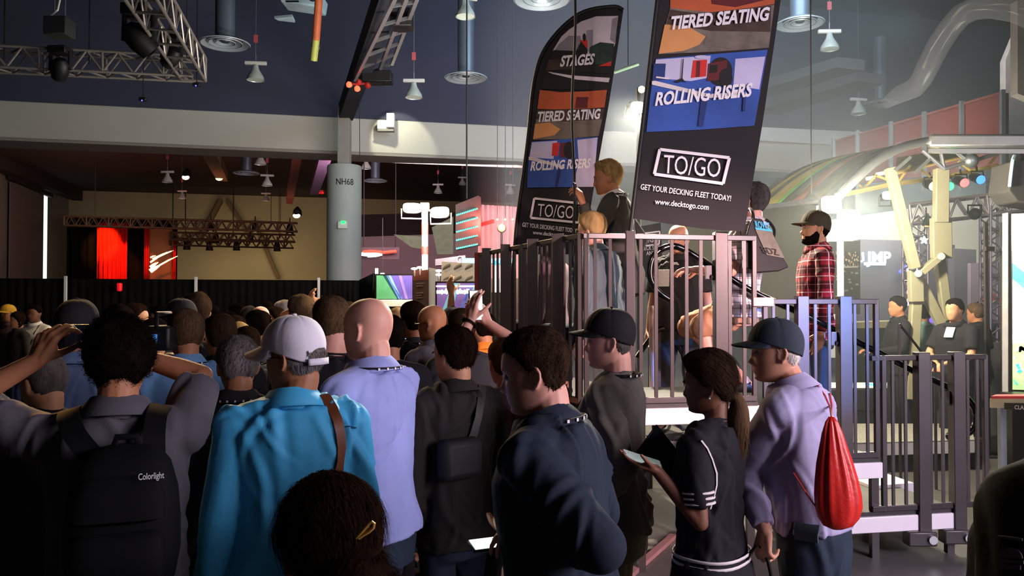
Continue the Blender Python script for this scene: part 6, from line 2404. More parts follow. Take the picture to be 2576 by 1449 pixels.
C_CAPBLACK = cloth('cap_black', '#1a1718')
C_CAPNAVY = cloth('cap_slate', '#27313a')
C_CAPWHITE = cloth('cap_white', '#d8d4dc', .8, var=.03)
C_CAPOLIVE = cloth('cap_olive', '#3a3423')
C_CAPYELLOW = cloth('cap_yellow', '#c9962c')


def checkmat(name, base, stripes, scale, sizes):
    """woven check: stripes = list of (colour, phase, width) repeated every 1/scale metre in x/y and z"""
    m = bpy.data.materials.new(name)
    m.use_nodes = True
    nt = m.node_tree
    b = nt.nodes['Principled BSDF']
    tc = nt.nodes.new('ShaderNodeTexCoord')
    sp = nt.nodes.new('ShaderNodeSeparateXYZ')
    nt.links.new(tc.outputs['Object'], sp.inputs[0])

    def mth(op, a, b_=None):
        n = nt.nodes.new('ShaderNodeMath')
        n.operation = op
        for i, v in enumerate((a, b_)):
            if v is None:
                continue
            if isinstance(v, (int, float)):
                n.inputs[i].default_value = v
            else:
                nt.links.new(v, n.inputs[i])
        return n.outputs[0]
    hx = mth('MULTIPLY', mth('ARCTAN2', sp.outputs['Y'], sp.outputs['X']), .17)
    prev = None
    cur = lin(base) + [1]
    col = None
    for (c, ph, wd, mixf) in stripes:
        for ax in (hx, sp.outputs['Z']):
            f = mth('FRACT', mth('ADD', mth('MULTIPLY', ax, scale), ph))
            on = mth('LESS_THAN', f, wd)
            fac = mth('MULTIPLY', on, mixf)
            mx = nt.nodes.new('ShaderNodeMix')
            mx.data_type = 'RGBA'
            nt.links.new(fac, mx.inputs[0])
            if col is None:
                mx.inputs[6].default_value = cur
            else:
                nt.links.new(col, mx.inputs[6])
            mx.inputs[7].default_value = lin(c) + [1]
            col = mx.outputs[2]
    nt.links.new(col, b.inputs['Base Color'])
    b.inputs['Roughness'].default_value = .85
    b.inputs['Specular IOR Level'].default_value = .2
    return m


C_PLAID = checkmat('red_plaid_flannel', '#a02834', [('#1d1418', .0, .5, .75), ('#e0c9c4', .22, .05, .8), ('#c98a86', .72, .035, .7)], 8.5, None)
C_CHECK = checkmat('white_window_check', '#cfc0c6', [('#2a2028', .0, .09, .9)], 24, None)


def surf_fn(o):
    """returns f(px,py,lift) -> (point, normal) on the surface of a mesh object as the photograph sees it"""
    root = wpos(o)
    vs = [v.co + root for v in o.data.vertices]
    tree = BVHTree.FromPolygons(vs, [tuple(p.vertices) for p in o.data.polygons])
    c = Vector((0, 0, CAMZ))

    def f(px, py, lift=.006):
        d = _ray(px, py).normalized()
        h, n, _, _ = tree.ray_cast(c, d)
        if h is None:
            h, n, _, _ = tree.find_nearest(c + d * (root - c).length)
        if n.dot(d) > 0:
            n = -n
        return h + n * lift, n
    return f


def ribbon(mb, pn, w, th=.003):
    pts = [p for p, n in pn]
    rows = []
    for i, (p, n) in enumerate(pn):
        t = (pts[min(i + 1, len(pts) - 1)] - pts[max(i - 1, 0)]).normalized()
        s = t.cross(n).normalized()
        rows.append([p - s * w / 2, p + s * w / 2, p + s * w / 2 + n * th, p - s * w / 2 + n * th])
    mb.loft(rows)
    return mb


def handset(label, c, right, up, w, h, th=.008, glow=None, name='smartphone'):
    """thin phone: c centre, right and up unit-ish vectors spanning its face"""
    r, u = Vector(right).normalized(), Vector(up)
    u = (u - r * u.dot(r)).normalized()
    n = r.cross(u)
    e = empty(name, c, label, 'phone' if name == 'smartphone' else 'tablet')
    q = lambda a, b, k: Vector(c) + r * a * w / 2 + u * b * h / 2 + n * k
    MB().slab([q(-1, -1, 0), q(1, -1, 0), q(1, 1, 0), q(-1, 1, 0)], -n * th).build('body', mat('phone_black', '#15151c', .25, .3, var=0), e, bevel=.002)
    MB().slab([q(-.93, -.93, .001), q(.93, -.93, .001), q(.93, .93, .001), q(-.93, .93, .001)], n * .0006).build('screen', glow or mat('phone_screen_dark', '#20242e', .1, var=0), e, smooth=False)
    MB().ball(q(.8, .75, -th), (.005, .005, .002), n=10, m=6).build('camera_lens', mat('lens_glass', '#39405a', .05, .3, var=0), e)
    return e


NEAR, MID, FAR = .0065, .010, .018

# --- man with curly hair photographing, left
H_ = dict(style='curly', c='black', th=.019, amp=.40, ns=26, curl=.005, strands=3600, slen=.024, mess=1.0, lift=.35, scurl=.012, edge=.02)
curly = person('man with curly dark hair and grey polo holding up a phone, black backpack on', 302, 795, 2.35, 18, hatgap=.022, tone='tan', hair=H_, vox=NEAR, girth=1.12,
               top=dict(m=cloth('grey_polo', '#504d53'), sleeve='short', hem=.90, amp=.006), legs=dict(m=C_PALEJEAN), head=(6, 0, 0),
               Lw=(P(92, 908, 2.30), (-1, -.2, -.6)), Rw=(P(322, 890, 2.62), (1, .3, -.15)),
               handL=dict(d=(.38, .12, .92), n=(.35, .93, .1), curls=[.62, .7, .75, .85], thumb=.1),
               handR=dict(d=(-.8, .1, .5), n=(-.2, .95, -.1), curl=.5, thumb=.3))
handset('dark phone held sideways by the man with curly hair', P(222, 846, 2.56), (1, .05, .0), (0, -.1, 1), .165, .078)
# backpack
W_, T_ = curly.W, curly.T
bp = empty('backpack', W_(T_((.03, -.22, .95))), 'black backpack with a white word on the man with curly hair', 'backpack')
m = MB()
ZB_ = lambda z: 1.03 + (z - .90) * .88
rows = []
for (z, w, d_, yc) in ((.90, .11, .075, -.235), (.92, .132, .092, -.245), (1.0, .145, .105, -.255), (1.10, .145, .105, -.255), (1.20, .137, .095, -.25), (1.28, .117, .078, -.238), (1.325, .085, .05, -.222), (1.335, .045, .03, -.218)):
    rows.append(se_ring(W_(T_((.055, yc, ZB_(z)))), w * curly.s, d_ * curly.s, curly.Rz, n=36, e=.62))
m.loft(rows)
bpm = mat('backpack_nylon', '#090a0a', .8, var=.15, spec=.15)
pk = m.build('main_bag', bpm, bp, angle=70)
rows = []
for (z, w, d_, yc) in ((.925, .09, .035, -.34), (.94, .112, .045, -.345), (1.02, .118, .05, -.348), (1.08, .112, .044, -.342), (1.10, .09, .03, -.335)):
    rows.append(se_ring(W_(T_((.055, yc, ZB_(z)))), w * curly.s, d_ * curly.s, curly.Rz, n=32, e=.6))
MB().loft(rows).build('front_pocket', bpm, bp, angle=70)
rows = []
for (z, w, d_, yc) in ((1.125, .09, .03, -.335), (1.135, .116, .04, -.338), (1.20, .112, .036, -.325), (1.25, .095, .03, -.305), (1.265, .07, .02, -.295)):
    rows.append(se_ring(W_(T_((.055, yc, ZB_(z)))), w * curly.s, d_ * curly.s, curly.Rz, n=32, e=.6))
up_pocket = MB().loft(rows).build('upper_pocket', bpm, bp, angle=70)
f1 = surf_fn(pk)
fu = surf_fn(up_pocket)
fs = surf_fn(curly.shirt)
for sx in (-1, 1):
    pts = [T_((sx * .075 + .05, -.20, 1.37)), T_((sx * .10 + .02, -.165, 1.43)), T_((sx * .118, -.085, 1.478)), T_((sx * .125, .0, 1.485)), T_((sx * .135, .10, 1.42)), T_((sx * .145, .15, 1.28))]
    cp = curve_pts([W_(p) for p in pts], 5)
    pn_ = []
    cen = W_(T_((sx * .09, -.0, 1.36)))
    for p in cp:
        pn_.append((p, (p - cen).normalized()))
    ribbon(MB(), pn_, .058, .009).build('strap', bpm, bp, angle=60)
fn_ = lambda x, y: min((f(x, y, .01)[0] for f in (fu, f1)), key=lambda p: p.y)
a, b, u = fn_(347, 1214), fn_(407, 1208), fn_(347, 1201)
lettering('Colorlight', a, b, (u - a) * 1.0, mat('grey_print', '#b9b6ba', .6, var=0), bp, 'lettering', bold=.012, lift=.006)
for x0, y0, x1, y1 in ((300, 1145, 290, 1180), (300, 1278, 300, 1302)):
    pn_ = [f1(x0 + (x1 - x0) * t, y0 + (y1 - y0) * t, .05 if False else .012) for t in (0, .5, 1)]
    p_ = [(P(x0 + (x1 - x0) * t, y0 + (y1 - y0) * t, 1.90), Vector((0, -1, 0))) for t in (0, .5, 1)]
    q_ = [fu(x0 + (x1 - x0) * t, y0 + (y1 - y0) * t, .006) if y0 < 1250 else pn_[0] for t in (0, .5, 1)]
    if y0 > 1250:
        q_ = [surf_fn(bp.children[1])(x0 + (x1 - x0) * t, y0 + (y1 - y0) * t, .006) for t in (0, .5, 1)]
    ribbon(MB(), q_, .008, .003).build('zipper_pull', mat('zip_metal', '#9c9590', .35, .7), bp)
pts = [T_((.02, -.21, 1.40)), T_((.03, -.215, 1.435)), T_((.08, -.215, 1.435)), T_((.09, -.21, 1.40))]
MB().tube([W_(p) for p in pts], .010, 8, flat=.6).build('grab_handle', bpm, bp)

# --- woman with hair clip, nearest


def bun(m, HW):
    rs = np.random.RandomState(5)
    vs, fs = [], []
    # loose ponytail mass
    rings = []
    BN = ((-.095, .025, .03, .03), (-.122, .010, .054, .048), (-.146, -.020, .070, .060), (-.156, -.060, .076, .064), (-.152, -.11, .074, .060), (-.142, -.17, .062, .050), (-.130, -.23, .035, .028))
    for (y, z, a, b) in BN:
        ring = []
        for k in range(20):
            t = 2 * math.pi * k / 20
            r = 1 + .10 * math.sin(3 * t + z * 60) + .06 * math.sin(7 * t + z * 110)
            ring.append(HW((.018 + a * r * math.cos(t), y + b * r * math.sin(t), z)))
        rings.append(ring)
    m.loft(rings)
    for k in range(2600):
        u = rs.rand()
        i = rs.randint(1, 6)
        y, z, a, b = BN[i]
        t = rs.rand() * 6.28
        nrm = np.array([math.cos(t), math.sin(t), .1])
        p = np.array([.018 + a * math.cos(t), y + b * math.sin(t), z]) + nrm * .002
        fl = np.array([rs.randn() * .4, rs.randn() * .3, -1.0])
        fl /= np.linalg.norm(fl)
        L_ = .03 + .05 * rs.rand()
        sd = np.cross(fl, nrm)
        prev = None
        ph_ = rs.rand() * 6
        for j in range(5):
            q = j / 4
            c = p + fl * L_ * q + nrm * (.012 * math.sin(q * 3) + .006 * math.sin(q * 9 + ph_) * q) + sd * .006 * math.cos(q * 8 + ph_) * q
            w_ = .0008 * (1 - .8 * q)
            b_ = len(vs)
            vs += [HW(c + sd * w_)[:], HW(c - sd * w_)[:]]
            if prev is not None:
                fs.append((prev, prev + 1, b_ + 1, b_))
            prev = b_
    m.add(vs, fs)


H_ = dict(style='tied', c='darkbrown', th=.022, amp=.18, ns=30, strands=5200, slen=.075, mess=.28, lift=.05, scurl=.003, flow=(0, -1.0, -.55), extra=[bun])
clipw = person('woman with dark tied-back hair and a golden clip, nearest the viewer at the bottom', 826, 1182, 1.27, 12, hatgap=.030, tone='tan', hair=H_, vox=NEAR, fem=True, head=(16, -6, 0),
               top=dict(m=C_BLACK, sleeve='short', collar='tee', hem=.86), legs=dict(m=C_DARKDENIM))
fh = surf_fn([c for c in clipw.o.children if c.name.startswith('hair')][0])
hits = [fh(x, y, .010) for x, y in ((896, 1355), (906, 1345), (918, 1332), (929, 1321), (936, 1313), (941, 1318), (938, 1328), (928, 1338), (914, 1346), (902, 1353))]
zz = min((h[0] - Vector((0, 0, CAMZ))).length for h in hits)
clip = empty('hair_clip', hits[0][0], 'golden triangular snap clip in the hair of the woman at the bottom', 'hair clip')
dpt = min(h[0].y for h in hits) - .004
MB().tube([P(x, y, dpt) for x, y in ((896, 1355), (906, 1343), (918, 1329), (929, 1317), (936, 1313), (941, 1317), (939, 1328), (928, 1338), (914, 1346), (902, 1354))], .0026, 8, closed=True).build('clip_frame', mat('gold_clip', '#d1a24f', .3, .55), clip)
MB().tube([P(899, 1352, dpt + .002), P(914, 1338, dpt + .001), P(928, 1325, dpt + .003)], .0014, 6).build('clip_tongue', mat('gold_clip', '#d1a24f', .3, .55), clip)

# --- man in white cap and sky-blue shirt
H_ = dict(style='short', c='grey', th=.009, amp=.2, strands=1200, slen=.022, mess=.3)
capm = person('man in a white baseball cap and a sky-blue shirt, brown strap over the right shoulder', 738, 795, 2.60, 20, hatgap=.024, tone='tan', hair=H_, vox=NEAR, girth=1.08, belly=.02,
              cap=dict(m=C_CAPWHITE, open=True, bl=.085, curve=.045, tilt=.026, puff=.004), head=(50, -3, 0), glasses=True,
              top=dict(m=C_SKY, sleeve='long', hem=.78, amp=.007, fs=7, loose=.026), legs=dict(m=C_DARKDENIM), L='down', R='down')
fs = surf_fn(capm.shirt)
e = empty('shoulder_bag', fs(850, 1120)[0], 'brown leather strap bag worn by the man in the sky-blue shirt', 'bag')
pth = [(812, 996), (824, 1006), (838, 1030), (848, 1058), (855, 1090), (857, 1125), (853, 1160), (849, 1195), (845, 1240), (842, 1290)]
ribbon(MB(), [fs(x, y, .004) for x, y in pth], .032, .004).build('strap', mat('brown_leather', '#7a4326', .4, var=.25, vscale=25, stretch=(1, 1, .2)), e)
bagc = capm.W(capm.T((.12, -.24, .84)))
MB().box(bagc, (.24, .09, .20), capm.Rz).build('bag_body', mat('brown_leather', '#7a4326', .4), e, bevel=.02)
# yoke seam and small label
pn_ = [fs(875 + 4 * k, 1072 + k * .8, .002) for k in range(6)]
ribbon(MB(), pn_, .004, .002).build('label', mat('dark_label', '#1f4a60', .7), capm.shirt)

# --- man in navy jacket with phone
H_ = dict(style='short', c='brown', th=.011, amp=.22, strands=3000, slen=.020, mess=.4, lift=.25)
navy = person('man in a navy blue jacket looking down at a lit phone', 1343, 826, 2.25, 68, hatgap=.014, lean=7, tone='pink', hair=H_, vox=NEAR, girth=1.10, head=(12, -4, 0),
              top=dict(m=C_NAVY, sleeve='long', hem=.74, amp=.008, fs=7, loose=.034), legs=dict(m=C_DARKDENIM), lanyard=True,
              Lw=(P(1366, 1348, 2.16), (.7, -.3, -1)), Rw=(P(1352, 1352, 2.36), (.7, .6, -1)), handL=dict(d=(-1, -.05, .12), n=(.1, .1, -1), curl=.55, thumb=.6), handR=dict(d=(-1, -.1, .1), n=(0, -.2, 1), curl=.4, thumb=.5))
handset('bright lit phone held low by the man in the navy jacket', P(1246, 1364, 2.26), (1, .35, .02), (-.35, 1, .10), .150, .075, glow=mat('phone_screen_lit', '#e9fff4', .2, var=0, emit=2.6))

# --- bald man in lavender
bald = person('bald man in a lavender long-sleeved shirt with a black lanyard', 924, 752, 3.05, 62, tone='pink', vox=NEAR, girth=1.16, belly=.03, head=(2, 0, 0), lanyard=True, hair=None,
              top=dict(m=C_LAV, sleeve='long', hem=.86, amp=.007, loose=.022), legs=dict(m=C_DARKDENIM), L='belly', R='belly')

# --- man in black cap and grey shirt
H_ = dict(style='short', c='salt', th=.005, amp=.1, strands=500, slen=.012)
gcap = person('man in a black baseball cap and a grey long-sleeved shirt with a lanyard', 1532, 775, 3.3, 66, hatgap=.022, tone='pink', hair=H_, vox=NEAR, girth=1.08, head=(14, 0, 0), lanyard=True,
              cap=dict(m=C_CAPBLACK, bl=.072, curve=.022), top=dict(m=C_GREYBROWN, sleeve='long', hem=.84, collar='tee', amp=.007), legs=dict(m=C_KHAKI), L='pocket', R='belly')

# --- woman in black striped dress


def pony(m, HW):
    rs = np.random.RandomState(8)
    path = [(0, -.092, -.040), (0, -.122, -.060), (.002, -.128, -.105), (.004, -.122, -.16), (.006, -.115, -.215), (.008, -.108, -.265), (.010, -.105, -.31)]
    rad = [.026, .024, .036, .043, .042, .032, .008]
    m.tube(curve_pts([HW(p) for p in path], 4), list(np.interp(np.linspace(0, 6, 25), range(7), rad)), 14)
    vs, fs = [], []
    P0 = [Vector(p) for p in path]
    for k in range(1600):
        i = rs.randint(1, 5)
        c = P0[i].lerp(P0[i + 1], rs.rand())
        t = rs.rand() * 6.28
        r = rad[i]
        q = c + Vector((r * math.cos(t), r * math.sin(t), 0))
        n_ = Vector((math.cos(t), math.sin(t), 0))
        fl = (P0[i + 1] - P0[i]).normalized() + Vector((rs.randn() * .12, rs.randn() * .12, 0))
        sd = fl.cross(n_).normalized()
        prev = None
        for j in range(4):
            u = j / 3
            p = q + fl * .07 * u + n_ * .008 * math.sin(u * 3)
            b_ = len(vs)
            w_ = .0009 * (1 - .7 * u)
            vs += [HW(p + sd * w_)[:], HW(p - sd * w_)[:]]
            if prev is not None:
                fs.append((prev, prev + 1, b_ + 1, b_))
            prev = b_
    m.add(vs, fs)


H_ = dict(style='tied', c='brown', th=.030, amp=.15, strands=3200, slen=.07, mess=.22, lift=.06, flow=(0, -1.0, -.65))
wom = person('woman with a ponytail in a black white-striped dress, holding phone and tablet', 1778, 886, 2.92, 50, hatgap=.020, tone='brown', hair=H_, vox=NEAR, fem=True, head=(22, -3, 0), girth=.98,
             top=dict(m=C_BLACK, sleeve='short', hem=.88, collar='tee', amp=.005, loose=.018, name='dress_top'), skirt=C_BLACK,
             Lw=(P(1650, 1182, 2.80), (.6, -.2, -1)), Rw=(P(1678, 1190, 3.10), (.3, .5, -1)), handL=dict(d=(-.95, .05, .30), n=(.3, .1, .95), curl=.22, thumb=.25), handR=dict(d=(-.7, .1, .6), n=(-.5, -.2, .3), curl=.5))
e = handset('phone held flat by the woman in the black dress', P(1616, 1156, 2.82), (1, .05, -.33), (.1, 1, .25), .150, .075, glow=mat('phone_screen_grey', '#a9bcb4', .12, var=.2, vscale=30, emit=.25))
handset('dark tablet held against the chest of the woman in the black dress', P(1664, 1148, 2.99), (.62, .3, -.75), (.5, .35, .85), .20, .145, name='tablet')
m = MB()
pony(m, wom.HW)
m.build('ponytail', hairmat('lightbrown'), wom.o, angle=180)
A, E_, Wr = wom.arms['L']
white_rib = mat('white_ribbing', '#cfc6c6', .8)
for t in (.60, .67, .74):
    c = wom.W(A.lerp(E_, t))
    dd = (wom.W(E_) - wom.W(A)).normalized()
    s_ = dd.orthogonal().normalized()
    r_ = .0615 * wom.s
    MB().tube([c + s_ * r_ * math.cos(a) + dd.cross(s_) * r_ * math.sin(a) for a in [2 * math.pi * k / 24 for k in range(24)]], .0052, 6, closed=True).build('cuff_stripe', white_rib, wom.shirt)
for z in (.925, .952):
    rr = [se_ring(wom.W(wom.T((0, -.006, z + dz))), .172 * wom.s * 1.03, .140 * wom.s * 1.02, wom.Rz) for dz in (-.006, .006)]
    MB().loft(rr, cap=False).build('waist_stripe', white_rib, wom.shirt, solid=.004)
fs = surf_fn(wom.shirt)
ribbon(MB(), [fs(x, y, .002) for x, y in ((1764, 1108), (1778, 1128), (1790, 1155), (1802, 1190), (1801, 1220), (1794, 1250), (1786, 1280))], .006, .003).build('piping', white_rib, wom.shirt)
MB().ball(wom.HW((-.088, -.012, -.046)), .006).build('earring', mat('silver', '#d6d6da', .2, .9, var=0), wom.o)

# --- elderly man with dark cap and red bag
H_ = dict(style='short', c='white', th=.006, amp=.15, strands=900, slen=.014, mess=.3)
old = person('elderly man in a dark cap and lilac shirt carrying a red bag', 1950, 799, 3.12, 50, hatgap=.022, lean=9, neckfwd=.02, tone='fair', hair=H_, vox=NEAR, girth=1.0, head=(30, 4, 0),
             cap=dict(m=C_CAPNAVY, bl=.074, curve=.020, dz=.002), top=dict(m=C_LILAC, sleeve='long', hem=.93, amp=.008, fs=8, loose=.026, cuff=.92), legs=dict(m=C_DARKDENIM, belt=True, loose=.02),
             Lw=(P(1925, 1335, 2.86), (-.4, .4, -1)), R='down', handL=dict(d=(-.12, .05, -1), n=(.8, .5, .1), curl=.75, thumb=.7), glasses=False)
bag = empty('drawstring_bag', P(2108, 1330, 2.74), 'red drawstring bag hanging on the back of the elderly man', 'bag')
cl = [(2091, 1048, 6), (2092, 1062, 15), (2094, 1090, 24), (2097, 1125, 32), (2101, 1165, 42), (2105, 1205, 50), (2108, 1245, 56), (2110, 1278, 57), (2110, 1303, 50), (2108, 1322, 36), (2106, 1331, 14)]
rows = []
for i, (x, y, hw) in enumerate(cl):
    d_ = 2.775 - .03 * (i / 10)
    c = P(x, y, d_)
    r_ = hw / F * d_
    ring = []
    for k in range(64):
        t = 2 * math.pi * k / 64
        pl_ = 1 + (.10 * math.sin(9 * t + .3 * i) + .07 * math.sin(14 * t + 1.0)) * max(0, 1 - (i / 9.0) ** 1.6) + .02 * math.sin(4 * t + i)
        ring.append(c + Vector((r_ * math.cos(t) * pl_, r_ * .62 * math.sin(t) * pl_, 0)))
    rows.append(ring)
MB().loft(rows).build('sack', mat('red_satin', '#c4231c', .38, var=.08, vscale=5, bump=.15, bscale=60), bag, angle=80)
cordm = mat('red_cord', '#b5342c', .7)
fs = surf_fn(old.shirt)
c0 = P(2091, 1048, 2.775)
for pth in ([(2084, 1022), (2072, 995), (2056, 972), (2040, 955)], [(2090, 1020), (2086, 992), (2076, 968), (2062, 950)]):
    MB().tube([c0] + [fs(x, y, .005)[0] for x, y in pth], .0032, 6).build('cord', cordm, bag)
pth = [(2028, 1238), (2012, 1212), (1997, 1188)]
MB().tube([P(2050, 1272, 2.76)] + [fs(x, y, .006)[0] for x, y in pth], .003, 6).build('cord', cordm, bag)
# black bag in his hand
hb = empty('hand_bag', P(1905, 1520, 2.86), 'black bag whose handles hang from the hand of the elderly man', 'bag')
wl = P(1908, 1372, 2.86)
for dx in (-.02, .02):
    MB().tube(curve_pts([wl + Vector((dx * .3, 0, .0)), wl + Vector((dx * 2 - .005, 0, -.06)), wl + Vector((dx * 2.6, 0, -.16)), wl + Vector((dx * 2.6, 0, -.25))], 5), .007, 8).build('handle', BLACK, hb)
MB().box(wl + Vector((0, 0, -.38)), (.30, .10, .28)).build('bag_body', mat('black_bag', '#141316', .7), hb, bevel=.03)
fl = surf_fn([c for c in old.o.children if c.name.startswith('trousers')][0])
pn_ = [fl(2030, 1290 + 10 * k, .004) for k in range(8)]
ribbon(MB(), pn_, .085, .010).build('pouch', mat('grey_pouch', '#33404a', .8, var=.2), old.o)
# --- person cut by the lower right corner
corner = person('dark-clothed person with a grey half-circle emblem, cut by the lower right corner', 2740, 742, 1.35, 22, tone='tan', hair=dict(style='short', c='black', th=.012), vox=MID, girth=1.25, top=dict(m=cloth('deep_black', '#0d0c0d'), sleeve='long', hem=.85, amp=.006, loose=.03),
                legs=dict(m=C_BLACK), L='down')
fp = surf_fn(corner.shirt)
emb = mat('grey_emblem', '#5a565c', .7, var=0)
m = MB()
base = fp(2548, 1404, .004)


def epts(lst):
    return [fp(x, y, .003)[0] for x, y in lst]


half = [(2517, 1403)] + [(2545 + 30 * math.cos(math.pi - math.pi * k / 12) + 0, 1404 - 26 * math.sin(math.pi * k / 12)) for k in range(13)]
m.slab(epts(half), base[1] * .002)
for y0, y1, x1 in ((1407, 1416, 2578), (1419, 1431, 2570)):
    m.slab(epts([(2517, y0), (x1, y0 + 3), (x1, y1 + 2), (2517, y1)]), base[1] * .002)
m.build('emblem', emb, corner.shirt, smooth=False)
MB().tube(epts([(2517, 1350), (2540, 1352), (2574, 1357)]), .0025, 6).build('seam_cord', emb, corner.shirt)

# --- second row of the crowd
person('man in a light-blue collared shirt with thinning hair, left of the white cap', 466, 778, 3.95, 35, hatgap=.010, tone='tan', hair=dict(style='short', c='lightbrown', th=.007, strands=700, slen=.02), vox=MID, top=dict(m=C_LIGHTBLUE, sleeve='short', amp=.006), legs=dict(m=C_CHAR), lanyard=True, girth=1.05, head=(8, 0, 0))
person('man with glasses and brown hair in a dark shirt, beside the light-blue shirt', 552, 791, 4.35, 42, hatgap=.012, tone='tan', hair=dict(style='short', c='brown', th=.011, strands=900, slen=.02), vox=MID, top=dict(m=C_BLACK, sleeve='short'), legs=dict(m=C_BLACK), glasses=True, girth=1.12)
person('grey-haired man in a black polo with a lanyard, left of the white cap', 597, 848, 3.25, 22, hatgap=.012, tone='tan', hair=dict(style='short', c='grey', th=.012, strands=2200, slen=.022, mess=.4), vox=NEAR, top=dict(m=C_CHAR, sleeve='short', hem=.84), legs=dict(m=C_CHAR), lanyard=True, girth=1.2, head=(10, -4, 0), belly=.02)
person('man with a pink neck in a black shirt, behind the white cap', 832, 745, 3.65, 18, hatgap=.010, tone='pink', hair=dict(style='short', c='lightbrown', th=.007, strands=1200, slen=.014), vox=MID, top=dict(m=C_BLACK, sleeve='short', collar='tee'), legs=dict(m=C_BLACK), girth=1.28, head=(22, 0, 0))
jk = person('man with dark hair in a black jacket, a bag strap across the back', 1140, 824, 3.4, 40, hatgap=.014, tone='olive', hair=dict(style='short', c='darkbrown', th=.016, strands=2600, slen=.026, mess=.4), vox=MID, top=dict(m=C_BROWNBLACK, sleeve='long', hem=.78, amp=.008, loose=.03), legs=dict(m=C_DARKDENIM), head=(10, -4, 0), handL=dict(curl=.6))
fs = surf_fn(jk.shirt)
e = empty('sling_bag', fs(1180, 1150)[0], 'black sling bag on the back of the man in the black jacket', 'bag')
ribbon(MB(), [fs(x, y, .006) for x, y in ((1212, 975), (1208, 1010), (1200, 1050), (1190, 1090), (1176, 1120), (1160, 1140))], .035, .006).build('strap', mat('strap_black', '#2b2724', .6), e)
c, n = fs(1150, 1150, .03)
MB().box(c, (.20, .08, .17), jk.Rz).build('bag_body', mat('black_bag', '#141316', .7), e, bevel=.03)
ph2 = person('man in a plum shirt raising a phone with both hands', 1268, 852, 3.75, 24, hatgap=.010, tone='pink', hair=dict(style='short', c='lightbrown', th=.009, strands=800, slen=.02), vox=NEAR, top=dict(m=C_PLUM, sleeve='short', collar='tee', hem=.84), legs=dict(m=C_CHAR),
             Lw=(P(1184, 806, 3.66), (-.3, -.3, -1)), Rw=(P(1226, 812, 3.80), (1, -.1, -.6)), handL=dict(d=(.08, .1, 1), n=(.6, .8, .0), curl=.35, thumb=.3), handR=dict(d=(-.45, .1, .9), n=(-.6, .8, 0), curl=.45, thumb=.3))
handset('phone held up between the two raised hands over the crowd', P(1198, 768, 3.77), (.75, .5, 0), (0, .1, 1), .075, .15, glow=mat('phone_screen_green', '#9fb8a4', .2, var=.3, vscale=20, emit=.5))
A, E_, Wr = ph2.arms['L']
c = ph2.W(E_.lerp(Wr, .93))
dd = (ph2.W(Wr) - ph2.W(E_)).normalized()
s_ = dd.orthogonal().normalized()
MB().tube([c + s_ * .034 * math.cos(a) + dd.cross(s_) * .030 * math.sin(a) for a in [2 * math.pi * k / 20 for k in range(20)]], .010, 8, closed=True, flat=.5).build('watch_band', BLACK, ph2.o)
person('man in a dark cap and blue-grey shirt beyond the raised hand', 196, 752, 3.7, 10, hatgap=.03, tone='brown', hair=dict(style='short', c='black', th=.01), cap=dict(m=C_CAPBLACK, puff=.006), vox=MID, top=dict(m=C_BLUEGREY, sleeve='short'), legs=dict(m=C_CHAR), girth=1.15, L='chest', R='chest')
person('older man half hidden behind the raised forearm at far left', 108, 893, 2.95, 55, tone='olive', hair=dict(style='buzz', c='salt', th=.006, strands=300, slen=.015), vox=MID, top=dict(m=C_BLACK, sleeve='long'), legs=dict(m=C_BLACK), head=(10, -10, 0))
camop = person('camera operator in dark clothes behind the curly-haired man', 388, 803, 4.7, 5, hatgap=.015, tone='olive', hair=dict(style='short', c='black', th=.014), vox=MID, top=dict(m=C_CHAR, sleeve='long'), legs=dict(m=C_BLACK), Rw=(P(420, 880, 4.0), (1, 0, -1)), L='chest')
cc = P(405, 850, 3.85)
e = empty('video_camera', cc, 'dark video camera with a small lit blue viewfinder screen', 'camera')
MB().box(cc + Vector((0, .04, .0)), (.15, .24, .12)).build('body', FIX, e, bevel=.015)
MB().lathe(cc + Vector((0, .16, .0)), [(.05, 0), (.055, .1), (.06, .14), (.001, .14)], 16, Matrix.Rotation(-math.pi / 2, 3, 'X')).build('lens', FIX, e)
MB().box(cc + Vector((0, -.085, .0)), (.036, .008, .042)).build('viewfinder', mat('blue_screen_glow', '#4c8fe0', .3, var=.2, vscale=40, emit=.9), e)
MB().tube([cc + Vector((0, -.05, .06)), cc + Vector((0, -.05, .12)), cc + Vector((0, .1, .12)), cc + Vector((0, .1, .06))], .012, 8).build('handle', FIX, e)
person('bald man with glasses in the middle of the crowd, below the brown tower', 1086, 769, 5.1, 55, tone='tan', hair=None, vox=MID, top=dict(m=C_GREY, sleeve='short'), legs=dict(m=C_CHAR), glasses=True, head=(10, -3, 0))
person('man with cropped hair behind the raised phone hands', 1158, 778, 4.7, 40, tone='tan', hair=dict(style='buzz', c='brown', th=.005), vox=MID, top=dict(m=C_CHAR, sleeve='short'), legs=dict(m=C_BLACK))
person('man with dark hair in a dark jacket, left of the bald man with glasses', 1038, 762, 5.4, 60, hatgap=.014, tone='tan', hair=dict(style='short', c='darkbrown', th=.016), vox=MID, top=dict(m=C_CHAR, sleeve='long', loose=.03), legs=dict(m=C_BLACK), lanyard=True, head=(-20, 0, 0))
person('fair-haired woman turned left behind the bald man in lavender', 1000, 772, 6.0, 75, hatgap=.02, tone='fair', fem=True, hair=dict(style='curly', c='blond', th=.02), vox=.014, top=dict(m=C_LIGHTBLUE, sleeve='short'), legs=dict(m=C_CHAR))
person('man in a black tee shirt just behind the bald man in lavender', 978, 800, 4.4, 25, tone='tan', hair=dict(style='short', c='black', th=.012), vox=.014, top=dict(m=C_BLACK, sleeve='short', collar='tee'), legs=dict(m=C_BLACK))
